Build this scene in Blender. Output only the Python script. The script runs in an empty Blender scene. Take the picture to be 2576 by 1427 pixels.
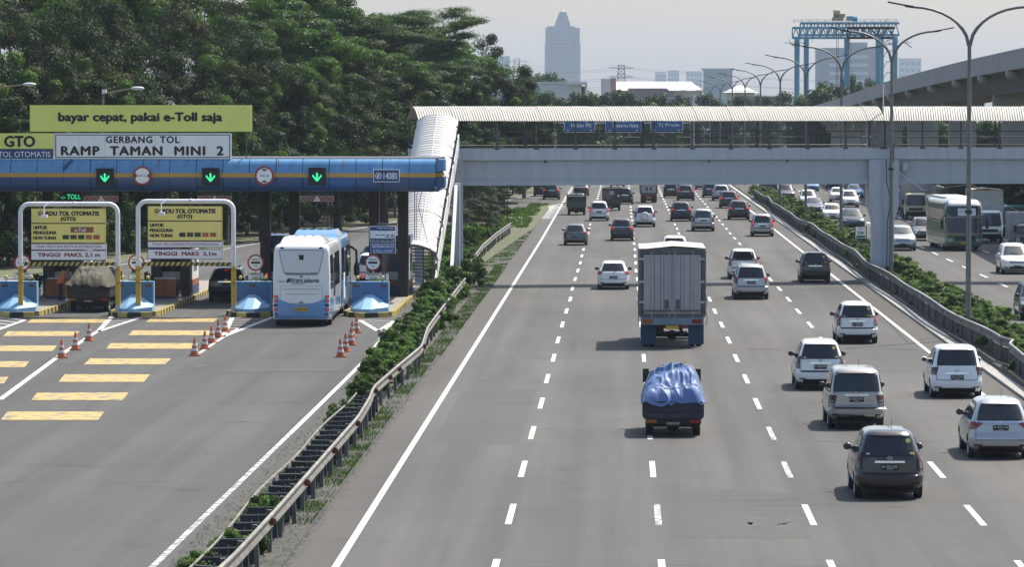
import bpy, bmesh, math, random
import numpy as np
from mathutils import Vector, Matrix, noise as mnoise
R = math.radians
sc = bpy.context.scene
COL = sc.collection
random.seed(7)

# ------------------------------------------------------------------ camera
EYE = Vector((0.0, 0.0, 9.5))
FPX = 10500.0                      # focal length in pixels of a 2576 px wide frame
cam_d = bpy.data.cameras.new('camera')
cam = bpy.data.objects.new('camera', cam_d)
COL.objects.link(cam)
cam_d.sensor_width = 36.0
cam_d.lens = 36.0 * FPX / 2576.0
cam_d.clip_start = 1.0
cam_d.clip_end = 20000.0
cam.location = EYE
cam.rotation_euler = (R(90 - 2.397), 0, R(1.511))
sc.camera = cam

# ------------------------------------------------------------------ sky, sun, exposure
SUN = Vector((0.43, 0.52, 1.0)).normalized()      # towards the sun
world = bpy.data.worlds.new('World')
sc.world = world
world.use_nodes = True
wn = world.node_tree.nodes
bg = wn['Background']
sky = wn.new('ShaderNodeTexSky')
sky.sky_type = 'NISHITA'
sky.sun_disc = False
sky.sun_elevation = math.asin(SUN.z)
sky.sun_rotation = math.atan2(SUN.x, SUN.y)
sky.air_density = 1.0
sky.dust_density = 2.6
sky.ozone_density = 1.5
world.node_tree.links.new(sky.outputs['Color'], bg.inputs['Color'])
bg.inputs['Strength'].default_value = 0.113
sun_d = bpy.data.lights.new('sun', 'SUN')
sun_d.energy = 4.0
sun_d.angle = R(0.55)
sun_d.color = (1.0, 0.94, 0.84)
sun = bpy.data.objects.new('sun', sun_d)
COL.objects.link(sun)
sun.rotation_euler = (-SUN).to_track_quat('-Z', 'Y').to_euler()
sc.view_settings.view_transform = 'Standard'
sc.view_settings.look = 'None'
sc.view_settings.gamma = 1.0
sc.view_settings.use_curve_mapping = False
sc.view_settings.exposure = 0.86
sc.render.engine = 'CYCLES'
sc.cycles.use_denoising = True
sc.cycles.max_bounces = 6
sc.cycles.diffuse_bounces = 2
sc.cycles.glossy_bounces = 2
sc.cycles.transmission_bounces = 2
sc.cycles.transparent_max_bounces = 4
sc.cycles.volume_bounces = 0
sc.cycles.caustics_reflective = False
sc.cycles.caustics_refractive = False
sc.cycles.sample_clamp_indirect = 4.0

# ------------------------------------------------------------------ pixels of the survey photo -> places in the world
_cm = cam.rotation_euler.to_matrix()
def ray(px, py):
    return _cm @ Vector(((px - 1288.0) / FPX, -(py - 713.5) / FPX, -1.0))
def G(px, py, z=0.0):
    d = ray(px, py); t = (z - EYE.z) / d.z
    return (EYE.x + d.x * t, EYE.y + d.y * t)
def AT(px, py, Y):
    d = ray(px, py); t = (Y - EYE.y) / d.y
    return (EYE.x + d.x * t, EYE.z + d.z * t)
def XA(px, Y): return AT(px, 500, Y)[0]
def ZA(py, Y): return AT(1288, py, Y)[1]

# ------------------------------------------------------------------ materials
MATS = {}
def mat(name, col, rough=0.6, metal=0.0, spec=0.5, var=0.0, vscale=3.0, bump=0.0, bscale=40.0, emit=None, estr=0.0, coat=0.0, col2=None, stretch=(1, 1, 1), detail=4.0, wear=None):
    if name in MATS: return MATS[name]
    m = bpy.data.materials.new(name); m.use_nodes = True
    nt = m.node_tree; N = nt.nodes; Lk = nt.links
    b = N['Principled BSDF']
    c = (col[0], col[1], col[2], 1.0)
    b.inputs['Base Color'].default_value = c
    b.inputs['Roughness'].default_value = rough
    b.inputs['Metallic'].default_value = metal
    b.inputs['Specular IOR Level'].default_value = spec
    b.inputs['Coat Weight'].default_value = coat
    if coat: b.inputs['Coat Roughness'].default_value = 0.06
    if emit:
        b.inputs['Emission Color'].default_value = (*emit, 1); b.inputs['Emission Strength'].default_value = estr
    if var > 0 or bump > 0 or col2:
        tc = N.new('ShaderNodeTexCoord'); mp = N.new('ShaderNodeMapping')
        mp.inputs['Scale'].default_value = stretch
        Lk.new(tc.outputs['Object'], mp.inputs['Vector'])
    if var > 0 or col2:
        n1 = N.new('ShaderNodeTexNoise'); n1.inputs['Scale'].default_value = vscale; n1.inputs['Detail'].default_value = detail
        n1.inputs['Roughness'].default_value = 0.65
        Lk.new(mp.outputs['Vector'], n1.inputs['Vector'])
        rp = N.new('ShaderNodeValToRGB')
        rp.color_ramp.elements[0].position = 0.3; rp.color_ramp.elements[1].position = 0.72
        lo = col2 if col2 else tuple(x * (1 - var) for x in col)
        hi = col if col2 else tuple(min(1, x * (1 + var)) for x in col)
        rp.color_ramp.elements[0].color = (*lo, 1); rp.color_ramp.elements[1].color = (*hi, 1)
        Lk.new(n1.outputs['Fac'], rp.inputs['Fac'])
        out = rp.outputs['Color']
        if wear:
            n3 = N.new('ShaderNodeTexNoise'); n3.inputs['Scale'].default_value = wear[1]; n3.inputs['Detail'].default_value = 8
            Lk.new(mp.outputs['Vector'], n3.inputs['Vector'])
            r3 = N.new('ShaderNodeValToRGB'); r3.color_ramp.elements[0].position = wear[2]; r3.color_ramp.elements[1].position = wear[2] + 0.05
            Lk.new(n3.outputs['Fac'], r3.inputs['Fac'])
            mx = N.new('ShaderNodeMixRGB'); mx.inputs['Color2'].default_value = (*wear[0], 1)
            Lk.new(r3.outputs['Color'], mx.inputs['Fac']); Lk.new(out, mx.inputs['Color1'])
            out = mx.outputs['Color']
        Lk.new(out, b.inputs['Base Color'])
    if bump > 0:
        n2 = N.new('ShaderNodeTexNoise'); n2.inputs['Scale'].default_value = bscale; n2.inputs['Detail'].default_value = 3
        Lk.new(mp.outputs['Vector'], n2.inputs['Vector'])
        bp = N.new('ShaderNodeBump'); bp.inputs['Strength'].default_value = bump; bp.inputs['Distance'].default_value = 0.05
        Lk.new(n2.outputs['Fac'], bp.inputs['Height']); Lk.new(bp.outputs['Normal'], b.inputs['Normal'])
    MATS[name] = m
    return m
def leafmat(name, col, rough=0.42, trans=0.3, tcol=None, var=0.25):
    if name in MATS: return MATS[name]
    m = mat(name, tuple(x * .9 for x in col), rough, spec=0.15, var=var, vscale=0.7)
    nt = m.node_tree; N = nt.nodes; Lk = nt.links
    b = N['Principled BSDF']; out = N['Material Output']
    t = N.new('ShaderNodeBsdfTranslucent')
    tc = tcol or (col[0] * 1.6, col[1] * 1.9, col[2] * 0.9)
    t.inputs['Color'].default_value = (*tc, 1)
    mx = N.new('ShaderNodeMixShader'); mx.inputs['Fac'].default_value = trans
    Lk.new(b.outputs['BSDF'], mx.inputs[1]); Lk.new(t.outputs['BSDF'], mx.inputs[2])
    Lk.new(mx.outputs['Shader'], out.inputs['Surface'])
    return m

def asphalt(name, base, tint2, streak=0.16):
    m = bpy.data.materials.new(name); m.use_nodes = True
    nt = m.node_tree; N = nt.nodes; Lk = nt.links; b = N['Principled BSDF']
    b.inputs['Roughness'].default_value = 0.86; b.inputs['Specular IOR Level'].default_value = 0.3
    tc = N.new('ShaderNodeTexCoord')
    def nz(scale, st, det=5, rough=0.6):
        mp = N.new('ShaderNodeMapping'); mp.inputs['Scale'].default_value = st
        Lk.new(tc.outputs['Object'], mp.inputs['Vector'])
        n = N.new('ShaderNodeTexNoise'); n.inputs['Scale'].default_value = scale; n.inputs['Detail'].default_value = det; n.inputs['Roughness'].default_value = rough
        Lk.new(mp.outputs['Vector'], n.inputs['Vector']); return n.outputs['Fac']
    def ramp(src, p0, p1, c0, c1):
        r = N.new('ShaderNodeValToRGB'); r.color_ramp.elements[0].position = p0; r.color_ramp.elements[1].position = p1
        r.color_ramp.elements[0].color = (*c0, 1); r.color_ramp.elements[1].color = (*c1, 1)
        Lk.new(src, r.inputs['Fac']); return r.outputs['Color']
    def mix(a, c, mode, fac=1.0):
        x = N.new('ShaderNodeMixRGB'); x.blend_type = mode; x.inputs['Fac'].default_value = fac
        Lk.new(a, x.inputs['Color1']); Lk.new(c, x.inputs['Color2']); return x.outputs['Color']
    c = ramp(nz(1.0, (0.12, 0.03, 1), 4), 0.3, 0.7, base, tint2)
    s = 1 - streak
    c = mix(c, ramp(nz(1.0, (0.9, 0.012, 1), 3), 0.35, 0.65, (s, s, s * 0.995), (1.04, 1.04, 1.04)), 'MULTIPLY')      # wheel-track polish along the lanes
    c = mix(c, ramp(nz(1.0, (0.45, 0.16, 1), 6, 0.7), 0.28, 0.42, (0.74, 0.74, 0.74), (1, 1, 1)), 'MULTIPLY', 0.75)      # blotches
    c = mix(c, ramp(nz(14.0, (1, 1, 1), 3), 0.3, 0.7, (0.90, 0.90, 0.90), (1.08, 1.08, 1.08)), 'MULTIPLY')                # aggregate
    # thin transverse cracks and joints
    mp = N.new('ShaderNodeMapping'); mp.inputs['Scale'].default_value = (0.12, 1.0, 1); Lk.new(tc.outputs['Object'], mp.inputs['Vector'])
    n = N.new('ShaderNodeTexNoise'); n.inputs['Scale'].default_value = 0.22; n.inputs['Detail'].default_value = 2; Lk.new(mp.outputs['Vector'], n.inputs['Vector'])
    r = N.new('ShaderNodeValToRGB'); e = r.color_ramp.elements
    e[0].position = 0.497; e[0].color = (1, 1, 1, 1); e[1].position = 0.503; e[1].color = (1, 1, 1, 1)
    k = e.new(0.5); k.color = (0.55, 0.55, 0.55, 1)
    Lk.new(n.outputs['Fac'], r.inputs['Fac'])
    c = mix(c, r.outputs['Color'], 'MULTIPLY', 0.55)
    c = mix(c, ramp(nz(1.0, (2.2, 0.05, 1), 5, 0.7), 0.60, 0.74, (1, 1, 1), (0.80, 0.80, 0.80)), 'MULTIPLY', 0.8)      # oil drips
    Lk.new(c, b.inputs['Base Color'])
    bp = N.new('ShaderNodeBump'); bp.inputs['Strength'].default_value = 0.15; bp.inputs['Distance'].default_value = 0.02
    Lk.new(nz(30.0, (1, 1, 1), 2), bp.inputs['Height']); Lk.new(bp.outputs['Normal'], b.inputs['Normal'])
    MATS[name] = m
    return m

# ------------------------------------------------------------------ mesh builder
class MB:
    def __init__(s): s.v = []; s.f = []; s.m = []
    def add(s, vs, fs, mi=0, M=None):
        o = len(s.v)
        s.v += [tuple(M @ Vector(p)) for p in vs] if M is not None else [tuple(p) for p in vs]
        for f in fs: s.f.append(tuple(i + o for i in f)); s.m.append(mi)
        return s
    def box(s, x0, x1, y0, y1, z0, z1, mi=0, M=None):
        v = [(x0, y0, z0), (x1, y0, z0), (x1, y1, z0), (x0, y1, z0), (x0, y0, z1), (x1, y0, z1), (x1, y1, z1), (x0, y1, z1)]
        return s.add(v, [(0, 3, 2, 1), (4, 5, 6, 7), (0, 1, 5, 4), (1, 2, 6, 5), (2, 3, 7, 6), (3, 0, 4, 7)], mi, M)
    def bar(s, p, q, w, h=None, mi=0):                  # square bar from p to q
        p = Vector(p); q = Vector(q); d = q - p; h = h or w
        M = Matrix.Translation(p) @ d.to_track_quat('Y', 'Z').to_matrix().to_4x4()
        return s.box(-w / 2, w / 2, 0, d.length, -h / 2, h / 2, mi, M)
    def tube(s, pts, r, n=8, mi=0, cap=True):
        pts = [Vector(p) for p in pts]; rs = r if isinstance(r, (list, tuple)) else [r] * len(pts)
        vs = []; fs = []; prev = None
        for i, p in enumerate(pts):
            d = (pts[min(i + 1, len(pts) - 1)] - pts[max(i - 1, 0)])
            d = d.normalized() if d.length > 1e-9 else Vector((0, 0, 1))
            if prev is None:
                u = d.orthogonal().normalized()
            else:
                u = (prev - d * prev.dot(d)); u = u.normalized() if u.length > 1e-6 else d.orthogonal().normalized()
            prev = u; w = d.cross(u)
            for k in range(n):
                a = 2 * math.pi * k / n
                vs.append(p + (u * math.cos(a) + w * math.sin(a)) * rs[i])
        for i in range(len(pts) - 1):
            for k in range(n):
                a = i * n + k; b = i * n + (k + 1) % n
                fs.append((a, b, b + n, a + n))
        if cap: fs.append(tuple(range(n - 1, -1, -1))); fs.append(tuple(range((len(pts) - 1) * n, len(pts) * n)))
        return s.add(vs, fs, mi)
    def lathe(s, prof, n=16, mi=0, M=None, cap=True):     # prof: (radius, z)
        vs = [(r * math.cos(2 * math.pi * k / n), r * math.sin(2 * math.pi * k / n), z) for r, z in prof for k in range(n)]
        fs = [(i * n + k, i * n + (k + 1) % n, (i + 1) * n + (k + 1) % n, (i + 1) * n + k) for i in range(len(prof) - 1) for k in range(n)]
        if cap: fs.append(tuple(range(n - 1, -1, -1))); fs.append(tuple(range((len(prof) - 1) * n, len(prof) * n)))
        return s.add(vs, fs, mi, M)
    def prism(s, poly, y0, y1, mi=0, M=None):            # poly in (x, z), thickness along y
        n = len(poly)
        vs = [(x, y0, z) for x, z in poly] + [(x, y1, z) for x, z in poly]
        fs = [tuple(range(n)), tuple(range(2 * n - 1, n - 1, -1))] + [(i, i + n, (i + 1) % n + n, (i + 1) % n) for i in range(n)]
        return s.add(vs, fs, mi, M)
    def slab(s, poly, z0, z1, mi=0):                     # poly in (x, y)
        n = len(poly)
        vs = [(x, y, z0) for x, y in poly] + [(x, y, z1) for x, y in poly]
        fs = [tuple(range(n - 1, -1, -1)), tuple(range(n, 2 * n))] + [(i, (i + 1) % n, (i + 1) % n + n, i + n) for i in range(n)]
        return s.add(vs, fs, mi)
    def sheet(s, poly, z, mi=0):
        return s.add([(x, y, z) for x, y in poly], [tuple(range(len(poly)))], mi)
    def grid(s, fn, nu, nv, mi=0):
        vs = [fn(i / nu, j / nv) for j in range(nv + 1) for i in range(nu + 1)]
        fs = [(j * (nu + 1) + i, j * (nu + 1) + i + 1, (j + 1) * (nu + 1) + i + 1, (j + 1) * (nu + 1) + i) for j in range(nv) for i in range(nu)]
        return s.add(vs, fs, mi)
    def ball(s, c, r, n=10, m=6, mi=0, sc3=(1, 1, 1)):
        prof = [(max(1e-4, r * math.sin(math.pi * i / m)), -r * math.cos(math.pi * i / m)) for i in range(m + 1)]
        return s.lathe(prof, n, mi, Matrix.Translation(Vector(c)) @ Matrix.Diagonal((*sc3, 1)))
    def mesh(s, name, mats, smooth=0):
        me = bpy.data.meshes.new(name)
        me.from_pydata(s.v, [], s.f)
        for m in (mats if isinstance(mats, (list, tuple)) else [mats]): me.materials.append(m)
        me.polygons.foreach_set('material_index', s.m)
        if smooth:
            me.polygons.foreach_set('use_smooth', [True] * len(s.f))
            me.set_sharp_from_angle(angle=R(smooth))
        me.update()
        return me
    def build(s, name, mats, parent=None, loc=None, smooth=0, **tags):
        o = bpy.data.objects.new(name, s.mesh(name, mats, smooth))
        COL.objects.link(o)
        if parent: o.parent = parent
        if loc: o.location = loc
        for k, v in tags.items(): o[k] = v
        return o
def link(name, me, parent=None, loc=(0, 0, 0), rot=None, scale=None, **tags):
    o = bpy.data.objects.new(name, me); COL.objects.link(o)
    if parent: o.parent = parent
    o.location = loc
    if rot: o.rotation_euler = rot
    if scale: o.scale = scale
    for k, v in tags.items(): o[k] = v
    return o
def thing(name, label, category, loc=(0, 0, 0), rz=0.0, group=None):
    o = bpy.data.objects.new(name, None); COL.objects.link(o)
    o.location = loc; o.rotation_euler = (0, 0, rz); o['label'] = label; o['category'] = category
    o.empty_display_size = 0.3
    if group: o['group'] = group
    return o
def tag(o, label, category, group=None):
    o['label'] = label; o['category'] = category
    if group: o['group'] = group
    return o
def copy_tree(o, parent=None):
    c = o.copy(); COL.objects.link(c)
    if parent: c.parent = parent
    for ch in list(o.children): copy_tree(ch, c)
    return c
def base(n): return n.split('.')[0]
def all_children(o):
    out = []
    for c in o.children: out.append(c); out += all_children(c)
    return out

TEXT_CACHE = {}
def text_mesh(s, w, h, material, bold=0.0, shear=0.0, space=1.0, depth=0.006):
    key = (s, round(w, 3), round(h, 3), material.name, bold, shear)
    if key in TEXT_CACHE: return TEXT_CACHE[key]
    cu = bpy.data.curves.new('lettering', 'FONT'); cu.body = s; cu.size = 1.0; cu.shear = shear; cu.space_character = space
    cu.resolution_u = 3; cu.extrude = 0.0
    ob = bpy.data.objects.new('lettering', cu)
    me = bpy.data.meshes.new_from_object(ob)
    bpy.data.objects.remove(ob); bpy.data.curves.remove(cu)
    n = len(me.vertices); co = np.empty(n * 3); me.vertices.foreach_get('co', co); co = co.reshape(-1, 3)
    lo = co.min(0); hi = co.max(0); c = (lo + hi) / 2
    out = np.zeros_like(co)
    out[:, 0] = (co[:, 0] - c[0]) * (w / max(1e-6, hi[0] - lo[0]))
    out[:, 2] = (co[:, 1] - c[1]) * (h / max(1e-6, hi[1] - lo[1]))
    if bold:                      # heavier strokes: the same outline laid down again, shifted by a stroke's edge
        fs = [tuple(p.vertices) for p in me.polygons]; d = bold * h * 1.2; V = []; F = []
        for k, (dx, dz) in enumerate(((-d, 0), (d, 0), (0, d * .7), (0, -d * .7))):
            o = out.copy(); o[:, 0] = o[:, 0] * (1 - 2 * d / w) + dx; o[:, 2] = o[:, 2] * (1 - 1.4 * d / h) + dz; o[:, 1] -= k * .0007
            F += [tuple(i + len(V) for i in f) for f in fs]; V += [tuple(q) for q in o]
        bpy.data.meshes.remove(me); me = bpy.data.meshes.new('lettering'); me.from_pydata(V, [], F)
    else: me.vertices.foreach_set('co', out.ravel())
    me.materials.clear(); me.materials.append(material); me.update()
    TEXT_CACHE[key] = me
    return me
def text(parent, s, cx, y, cz, w, h, material, bold=0.0, shear=0.0, name='lettering', space=1.0):
    """flat print facing -y, centred at (cx, y, cz) in the parent's frame"""
    return link(name, text_mesh(s, w, h, material, bold, shear, space), parent, (cx, y, cz))

# ------------------------------------------------------------------ common materials
WHITE = mat('white_paint', (0.72, 0.73, 0.72), 0.45, var=0.06, vscale=1.5)
DIRTY_WHITE = mat('weathered_white', (0.62, 0.62, 0.58), 0.6, var=0.15, vscale=1.2)
BLACK = mat('black_plastic', (0.012, 0.012, 0.013), 0.5)
RUBBER = mat('tyre_rubber', (0.018, 0.018, 0.018), 0.85)
DARK = mat('dark_underside', (0.02, 0.02, 0.021), 0.8)
GLASS = mat('tinted_glass', (0.018, 0.022, 0.025), 0.05, spec=0.6)
GLASS2 = mat('clear_tinted_glass', (0.05, 0.065, 0.07), 0.05, spec=0.7)
CHROME = mat('chrome', (0.75, 0.76, 0.78), 0.15, metal=1.0)
RIM = mat('wheel_alloy', (0.42, 0.43, 0.44), 0.35, metal=0.7)
REDLAMP = mat('red_lamp_lens', (0.22, 0.010, 0.014), 0.12)
DARKRED = mat('smoked_red_lens', (0.07, 0.008, 0.01), 0.12)
REDLIT = mat('lit_red_lamp', (0.42, 0.015, 0.018), 0.2, emit=(1.0, 0.05, 0.03), estr=0.22)
AMBER = mat('amber_lens', (0.28, 0.085, 0.015), 0.2)
CLEARLENS = mat('clear_lens', (0.40, 0.41, 0.42), 0.1)
SMOKED = mat('smoked_lens', (0.16, 0.15, 0.15), 0.12)
PLATE = mat('black_plate', (0.012, 0.012, 0.014), 0.45)
PLATEW = mat('plate_characters', (0.65, 0.65, 0.63), 0.5)
YPLATE = mat('yellow_plate', (0.6, 0.36, 0.05), 0.5)
GALV = mat('galvanised_steel', (0.42, 0.43, 0.42), 0.45, metal=0.35, var=0.2, vscale=2)
POLE = mat("pole_steel", (0.17, 0.172, 0.165), 0.5, metal=0.3, var=0.12)
SKIN = mat('skin', (0.25, 0.13, 0.08), 0.6)
# ------------------------------------------------------------------ ground, roads, markings
ASPH = asphalt('motorway_asphalt', (0.070, 0.068, 0.062), (0.104, 0.1005, 0.091), 0.24)
ASPH2 = asphalt('plaza_asphalt', (0.059, 0.058, 0.0565), (0.085, 0.0835, 0.080), 0.22)
SOIL = mat('bare_soil', (0.085, 0.080, 0.068), 0.95, col2=(0.034, 0.035, 0.024), vscale=1.3, detail=8, bump=0.6, bscale=9)
GRASSG = mat('grassy_ground', (0.075, 0.10, 0.035), 0.95, col2=(0.10, 0.09, 0.055), vscale=0.35, detail=8, bump=0.5, bscale=6)
LANE = mat('lane_paint', (0.56, 0.56, 0.53), 0.6, var=0.08, vscale=2.0, wear=((0.24, 0.24, 0.23), 5.0, 0.60))
LANEW = mat('worn_lane_paint', (0.60, 0.60, 0.57), 0.6, var=0.1, vscale=2.0, wear=((0.17, 0.17, 0.165), 3.0, 0.46))
YELL = mat('yellow_road_paint', (0.40, 0.285, 0.085), 0.75, var=0.16, vscale=1.5, wear=((0.17, 0.16, 0.13), 2.2, 0.53))
CONC = mat('concrete', (0.30, 0.295, 0.28), 0.85, var=0.2, vscale=0.8, detail=7)

def struct(mb, name, mats, **k):
    o = mb.build(name, mats, **k); o['kind'] = 'structure'; return o
struct(MB().sheet([(-3500, -60), (3500, -60), (3500, 11000), (-3500, 11000)], -0.06), 'ground', GRASSG)
# the left edge of the slip road behind the toll gate, read off the photograph
LEFT_EDGE = [G(0, 702), G(204, 680), G(311, 665), G(563, 627), G(641, 614), G(894, 576), G(1150, 530), G(1355, 487)]
le = [(x - 0.9, y) for x, y in LEFT_EDGE]
slip = [(-60, 40), (-9.15, 40), (-9.15, 214), (-11.2, 240), (-13.4, 290), (-13.2, 331), (-7.2, 419), (-6.4, 700), (-6.9, 700)] + [(-8.2, 560)] + le[::-1] + [(-45, 226), (-60, 224)]
struct(MB().sheet(slip, -0.004), 'slip_road', ASPH2)
struct(MB().sheet([(-7.0, 40), (13.1, 40), (13.1, 4500), (-7.0, 4500)], 0.0), 'motorway', ASPH)
struct(MB().sheet([(16.7, 40), (34.5, 40), (34.5, 4500), (16.7, 4500)], 0.0), 'oncoming_carriageway', ASPH)
# verge between slip road and motorway: soil with a slightly raised bed
struct(MB().slab([(-9.15, 40), (-7.05, 40), (-7.0, 330), (-9.3, 330), (-9.3, 214)], -0.05, 0.03), 'verge', SOIL)
struct(MB().slab([(-9.3, 214), (-7.0, 330), (-6.95, 395), (-7.4, 414), (-12.9, 333), (-13.1, 290), (-10.9, 240)], -0.05, 0.09), 'grass_island', GRASSG)
struct(MB().slab([(13.55, 40), (16.65, 40), (16.65, 4500), (13.55, 4500)], -0.05, 0.22), 'median_bed', SOIL)
b = MB()
b.box(13.1, 13.55, 40, 4500, -0.05, 0.10)
struct(b, 'gutter_kerb', CONC)

def stripe(mb, pts, w, z=0.006, mi=0):
    """a painted line of width w along the ground points"""
    pts = [Vector((x, y, 0)) for x, y in pts]
    for a, c in zip(pts[:-1], pts[1:]):
        d = (c - a); n = Vector((-d.y, d.x, 0)).normalized() * w / 2
        mb.add([(a - n) + Vector((0, 0, z)), (a + n) + Vector((0, 0, z)), (c + n) + Vector((0, 0, z)), (c - n) + Vector((0, 0, z))], [(0, 3, 2, 1)], mi)
# dashed lane lines: 4.9 m dashes every 12.3 m
def dash_mesh(w=0.075, l=4.9):
    me = MB().sheet([(-w, -l / 2), (w, -l / 2), (w, l / 2), (-w, l / 2)], 0.0).mesh('lane_dash', LANE); return me
lines = bpy.data.objects.new('lane_markings', None); COL.objects.link(lines); lines['kind'] = 'structure'
DM = dash_mesh(); DMW = DM.copy(); DMW.materials[0] = LANEW
DS = dash_mesh(0.14, 3.2)
rest = MB()
k = 0
for x in (-2.6, 0.84, 4.36, 8.28):
    for i in range(-4, 75):
        y = 97.5 + 12.3 * i
        if i < 24:
            me = DMW if (x == 4.36 and i in (1, 2)) or (x == .84 and i == 0) else DM
            link('lane_dash', me, lines, (x + random.uniform(-.03, .03), y, 0.006))
        else: rest.add([(x - .1, y - 2.4, .006), (x + .1, y - 2.4, .006), (x + .1, y + 2.4, .006), (x - .1, y + 2.4, .006)], [(0, 1, 2, 3)])
for x in (20.55, 24.2, 27.8):
    for i in range(0, 70):
        y = 127.0 + 12.3 * i + (x > 21) * 3.7
        if i < 18: link('lane_dash', DM, lines, (x, y, 0.006))
        else: rest.add([(x - .14, y - 2.4, .006), (x + .14, y - 2.4, .006), (x + .14, y + 2.4, .006), (x - .14, y + 2.4, .006)], [(0, 1, 2, 3)])
for i in range(0, 30):        # short dashes that carry the edge line past the merge
    y = 424 + 6.0 * i
    rest.add([(-6.0 - .16, y, .006), (-6.0 + .16, y, .006), (-6.0 + .16, y + 3, .006), (-6.0 - .16, y + 3, .006)], [(0, 1, 2, 3)])
o = rest.build('far_lane_dashes', LANE, lines); o['kind'] = 'stuff'
edge = MB()
stripe(edge, [(-5.95, 40), (-5.9, 150), (-5.85, 300), (-5.98, 419)], 0.16)
stripe(edge, [(12.0, 40), (12.0, 4500)], 0.16)
stripe(edge, [(17.15, 40), (17.15, 4500)], 0.16)
stripe(edge, [(31.6, 40), (31.6, 4500)], 0.22)
edge.build('edge_line', LANE, lines)
gore = MB()
stripe(gore, [G(1160, 577), G(1240, 556), G(1330, 533), G(1413, 512)], 0.3, 0.008)
for i in range(14):           # hatching in the gore
    t = i / 14; y = 362 + 50 * t; xr = -6.1; xl = -6.1 - (419 - y) * 0.074
    stripe(gore, [(xr, y), (xl, y - 2.5)], 1.6, 0.007)
stripe(gore, LEFT_EDGE, 0.25, 0.004)
stripe(gore, [LEFT_EDGE[-1], (-8.0, 520), (-7.0, 700)], 0.25, 0.004)
gore.build('merge_marking', LANEW, lines)
# slip road before the gate
slipm = bpy.data.objects.new('toll_plaza_markings', None); COL.objects.link(slipm); slipm['kind'] = 'structure'
m = MB()
stripe(m, [(-9.7, 122), (-9.7, 145), (-9.72, 160), G(985, 812)], 0.15, 0.004)
w_ = MB(); stripe(w_, [(-9.75, 40), (-9.72, 100), (-9.7, 122)], 0.15, 0.004); w_.build('plaza_line', LANEW, slipm)
stripe(m, [G(0, 1006), G(150, 895), G(245, 834)], 0.2, 0.004)
stripe(m, [G(500, 890), G(552, 855), G(600, 826)], 0.14, 0.004)
m.build('plaza_line', LANE, slipm)
def gorehatch(L, T, Rr, n):
    """white triangle with hatching: L, T base corners nearest the island, Rr the tip towards the driver"""
    m = MB(); l = Vector(G(*L)); t = Vector(G(*T)); p = Vector(G(*Rr))
    stripe(m, [tuple(l), tuple(p)], 0.22, 0.005); stripe(m, [tuple(t), tuple(p)], 0.22, 0.005); stripe(m, [tuple(l), tuple(t)], 0.18, 0.005)
    for i in range(1, n):
        f = i / n
        stripe(m, [tuple(l.lerp(p, f)), tuple(t.lerp(p, f))], 0.16, 0.0045)
    m.build('hatched_triangle', LANE, slipm)
gorehatch((282, 797), (352, 800), (246, 835), 7)
gorehatch((584, 800), (690, 797), (560, 848), 7)
gorehatch((905, 806), (992, 808), (952, 834), 5)
gorehatch((-20, 797), (62, 806), (-60, 850), 7)
def ystripe(x0, x1, y, dx, h):
    p = [G(x0, y + h / 2), G(x1, y + h / 2), G(x1 + dx, y - h / 2), G(x0 + dx, y - h / 2)]
    return MB().sheet(p, 0.004).build('rumble_stripe', YELL, slipm)
for x0, x1, y, h in ((2, 247, 1047, 21), (78, 308, 998, 19), (147, 362, 952, 19), (211, 415, 910, 15), (267, 488, 871, 14), (323, 527, 838, 12), (367, 538, 806, 9)):
    ystripe(x0, x1, y, 16 if y > 900 else 11, h)
for x0, x1, y, h in ((-140, 132, 877, 14), (8, 188, 840, 12), (-240, 62, 917, 15), (68, 260, 808, 9), (-300, 10, 957, 17)):
    ystripe(x0, x1, y, 12, h)
# browner, dustier shoulders beside the edge lines
SHO = asphalt('dusty_shoulder', (0.066, 0.061, 0.055), (0.092, 0.086, 0.076), 0.10)
def ragged(x0, x1, y0, y1, amp, seed):
    q = random.Random(seed); n = int((y1 - y0) / 1.3); L = []; Rr = []
    for i in range(n + 1):
        y = y0 + (y1 - y0) * i / n; L.append((x0, y)); Rr.append((x1 + q.uniform(-amp, amp), y))
    return L, Rr
def ragged_sheet(name, m, x0, x1, y0, y1, z, amp, seed):
    L, Rr = ragged(x0, x1, y0, y1, amp, seed); b = MB(); n = len(L)
    b.add([(x, y, z) for x, y in L] + [(x, y, z) for x, y in Rr], [(i, i + n, i + 1 + n, i + 1) if x0 > x1 else (i, i + 1, i + 1 + n, i + n) for i in range(n - 1)]); struct(b, name, m)
ragged_sheet('shoulder', SHO, -7.0, -6.15, 60, 400, .0025, .05, 2)
ragged_sheet('shoulder', SHO, 13.1, 12.25, 60, 400, .0025, .05, 3)
ragged_sheet('verge_dirt', SOIL, -7.08, -6.86, 60, 330, .0050, .11, 4)
ragged_sheet('verge_dirt', SOIL, -9.12, -9.42, 60, 212, .0030, .10, 5)
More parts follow.
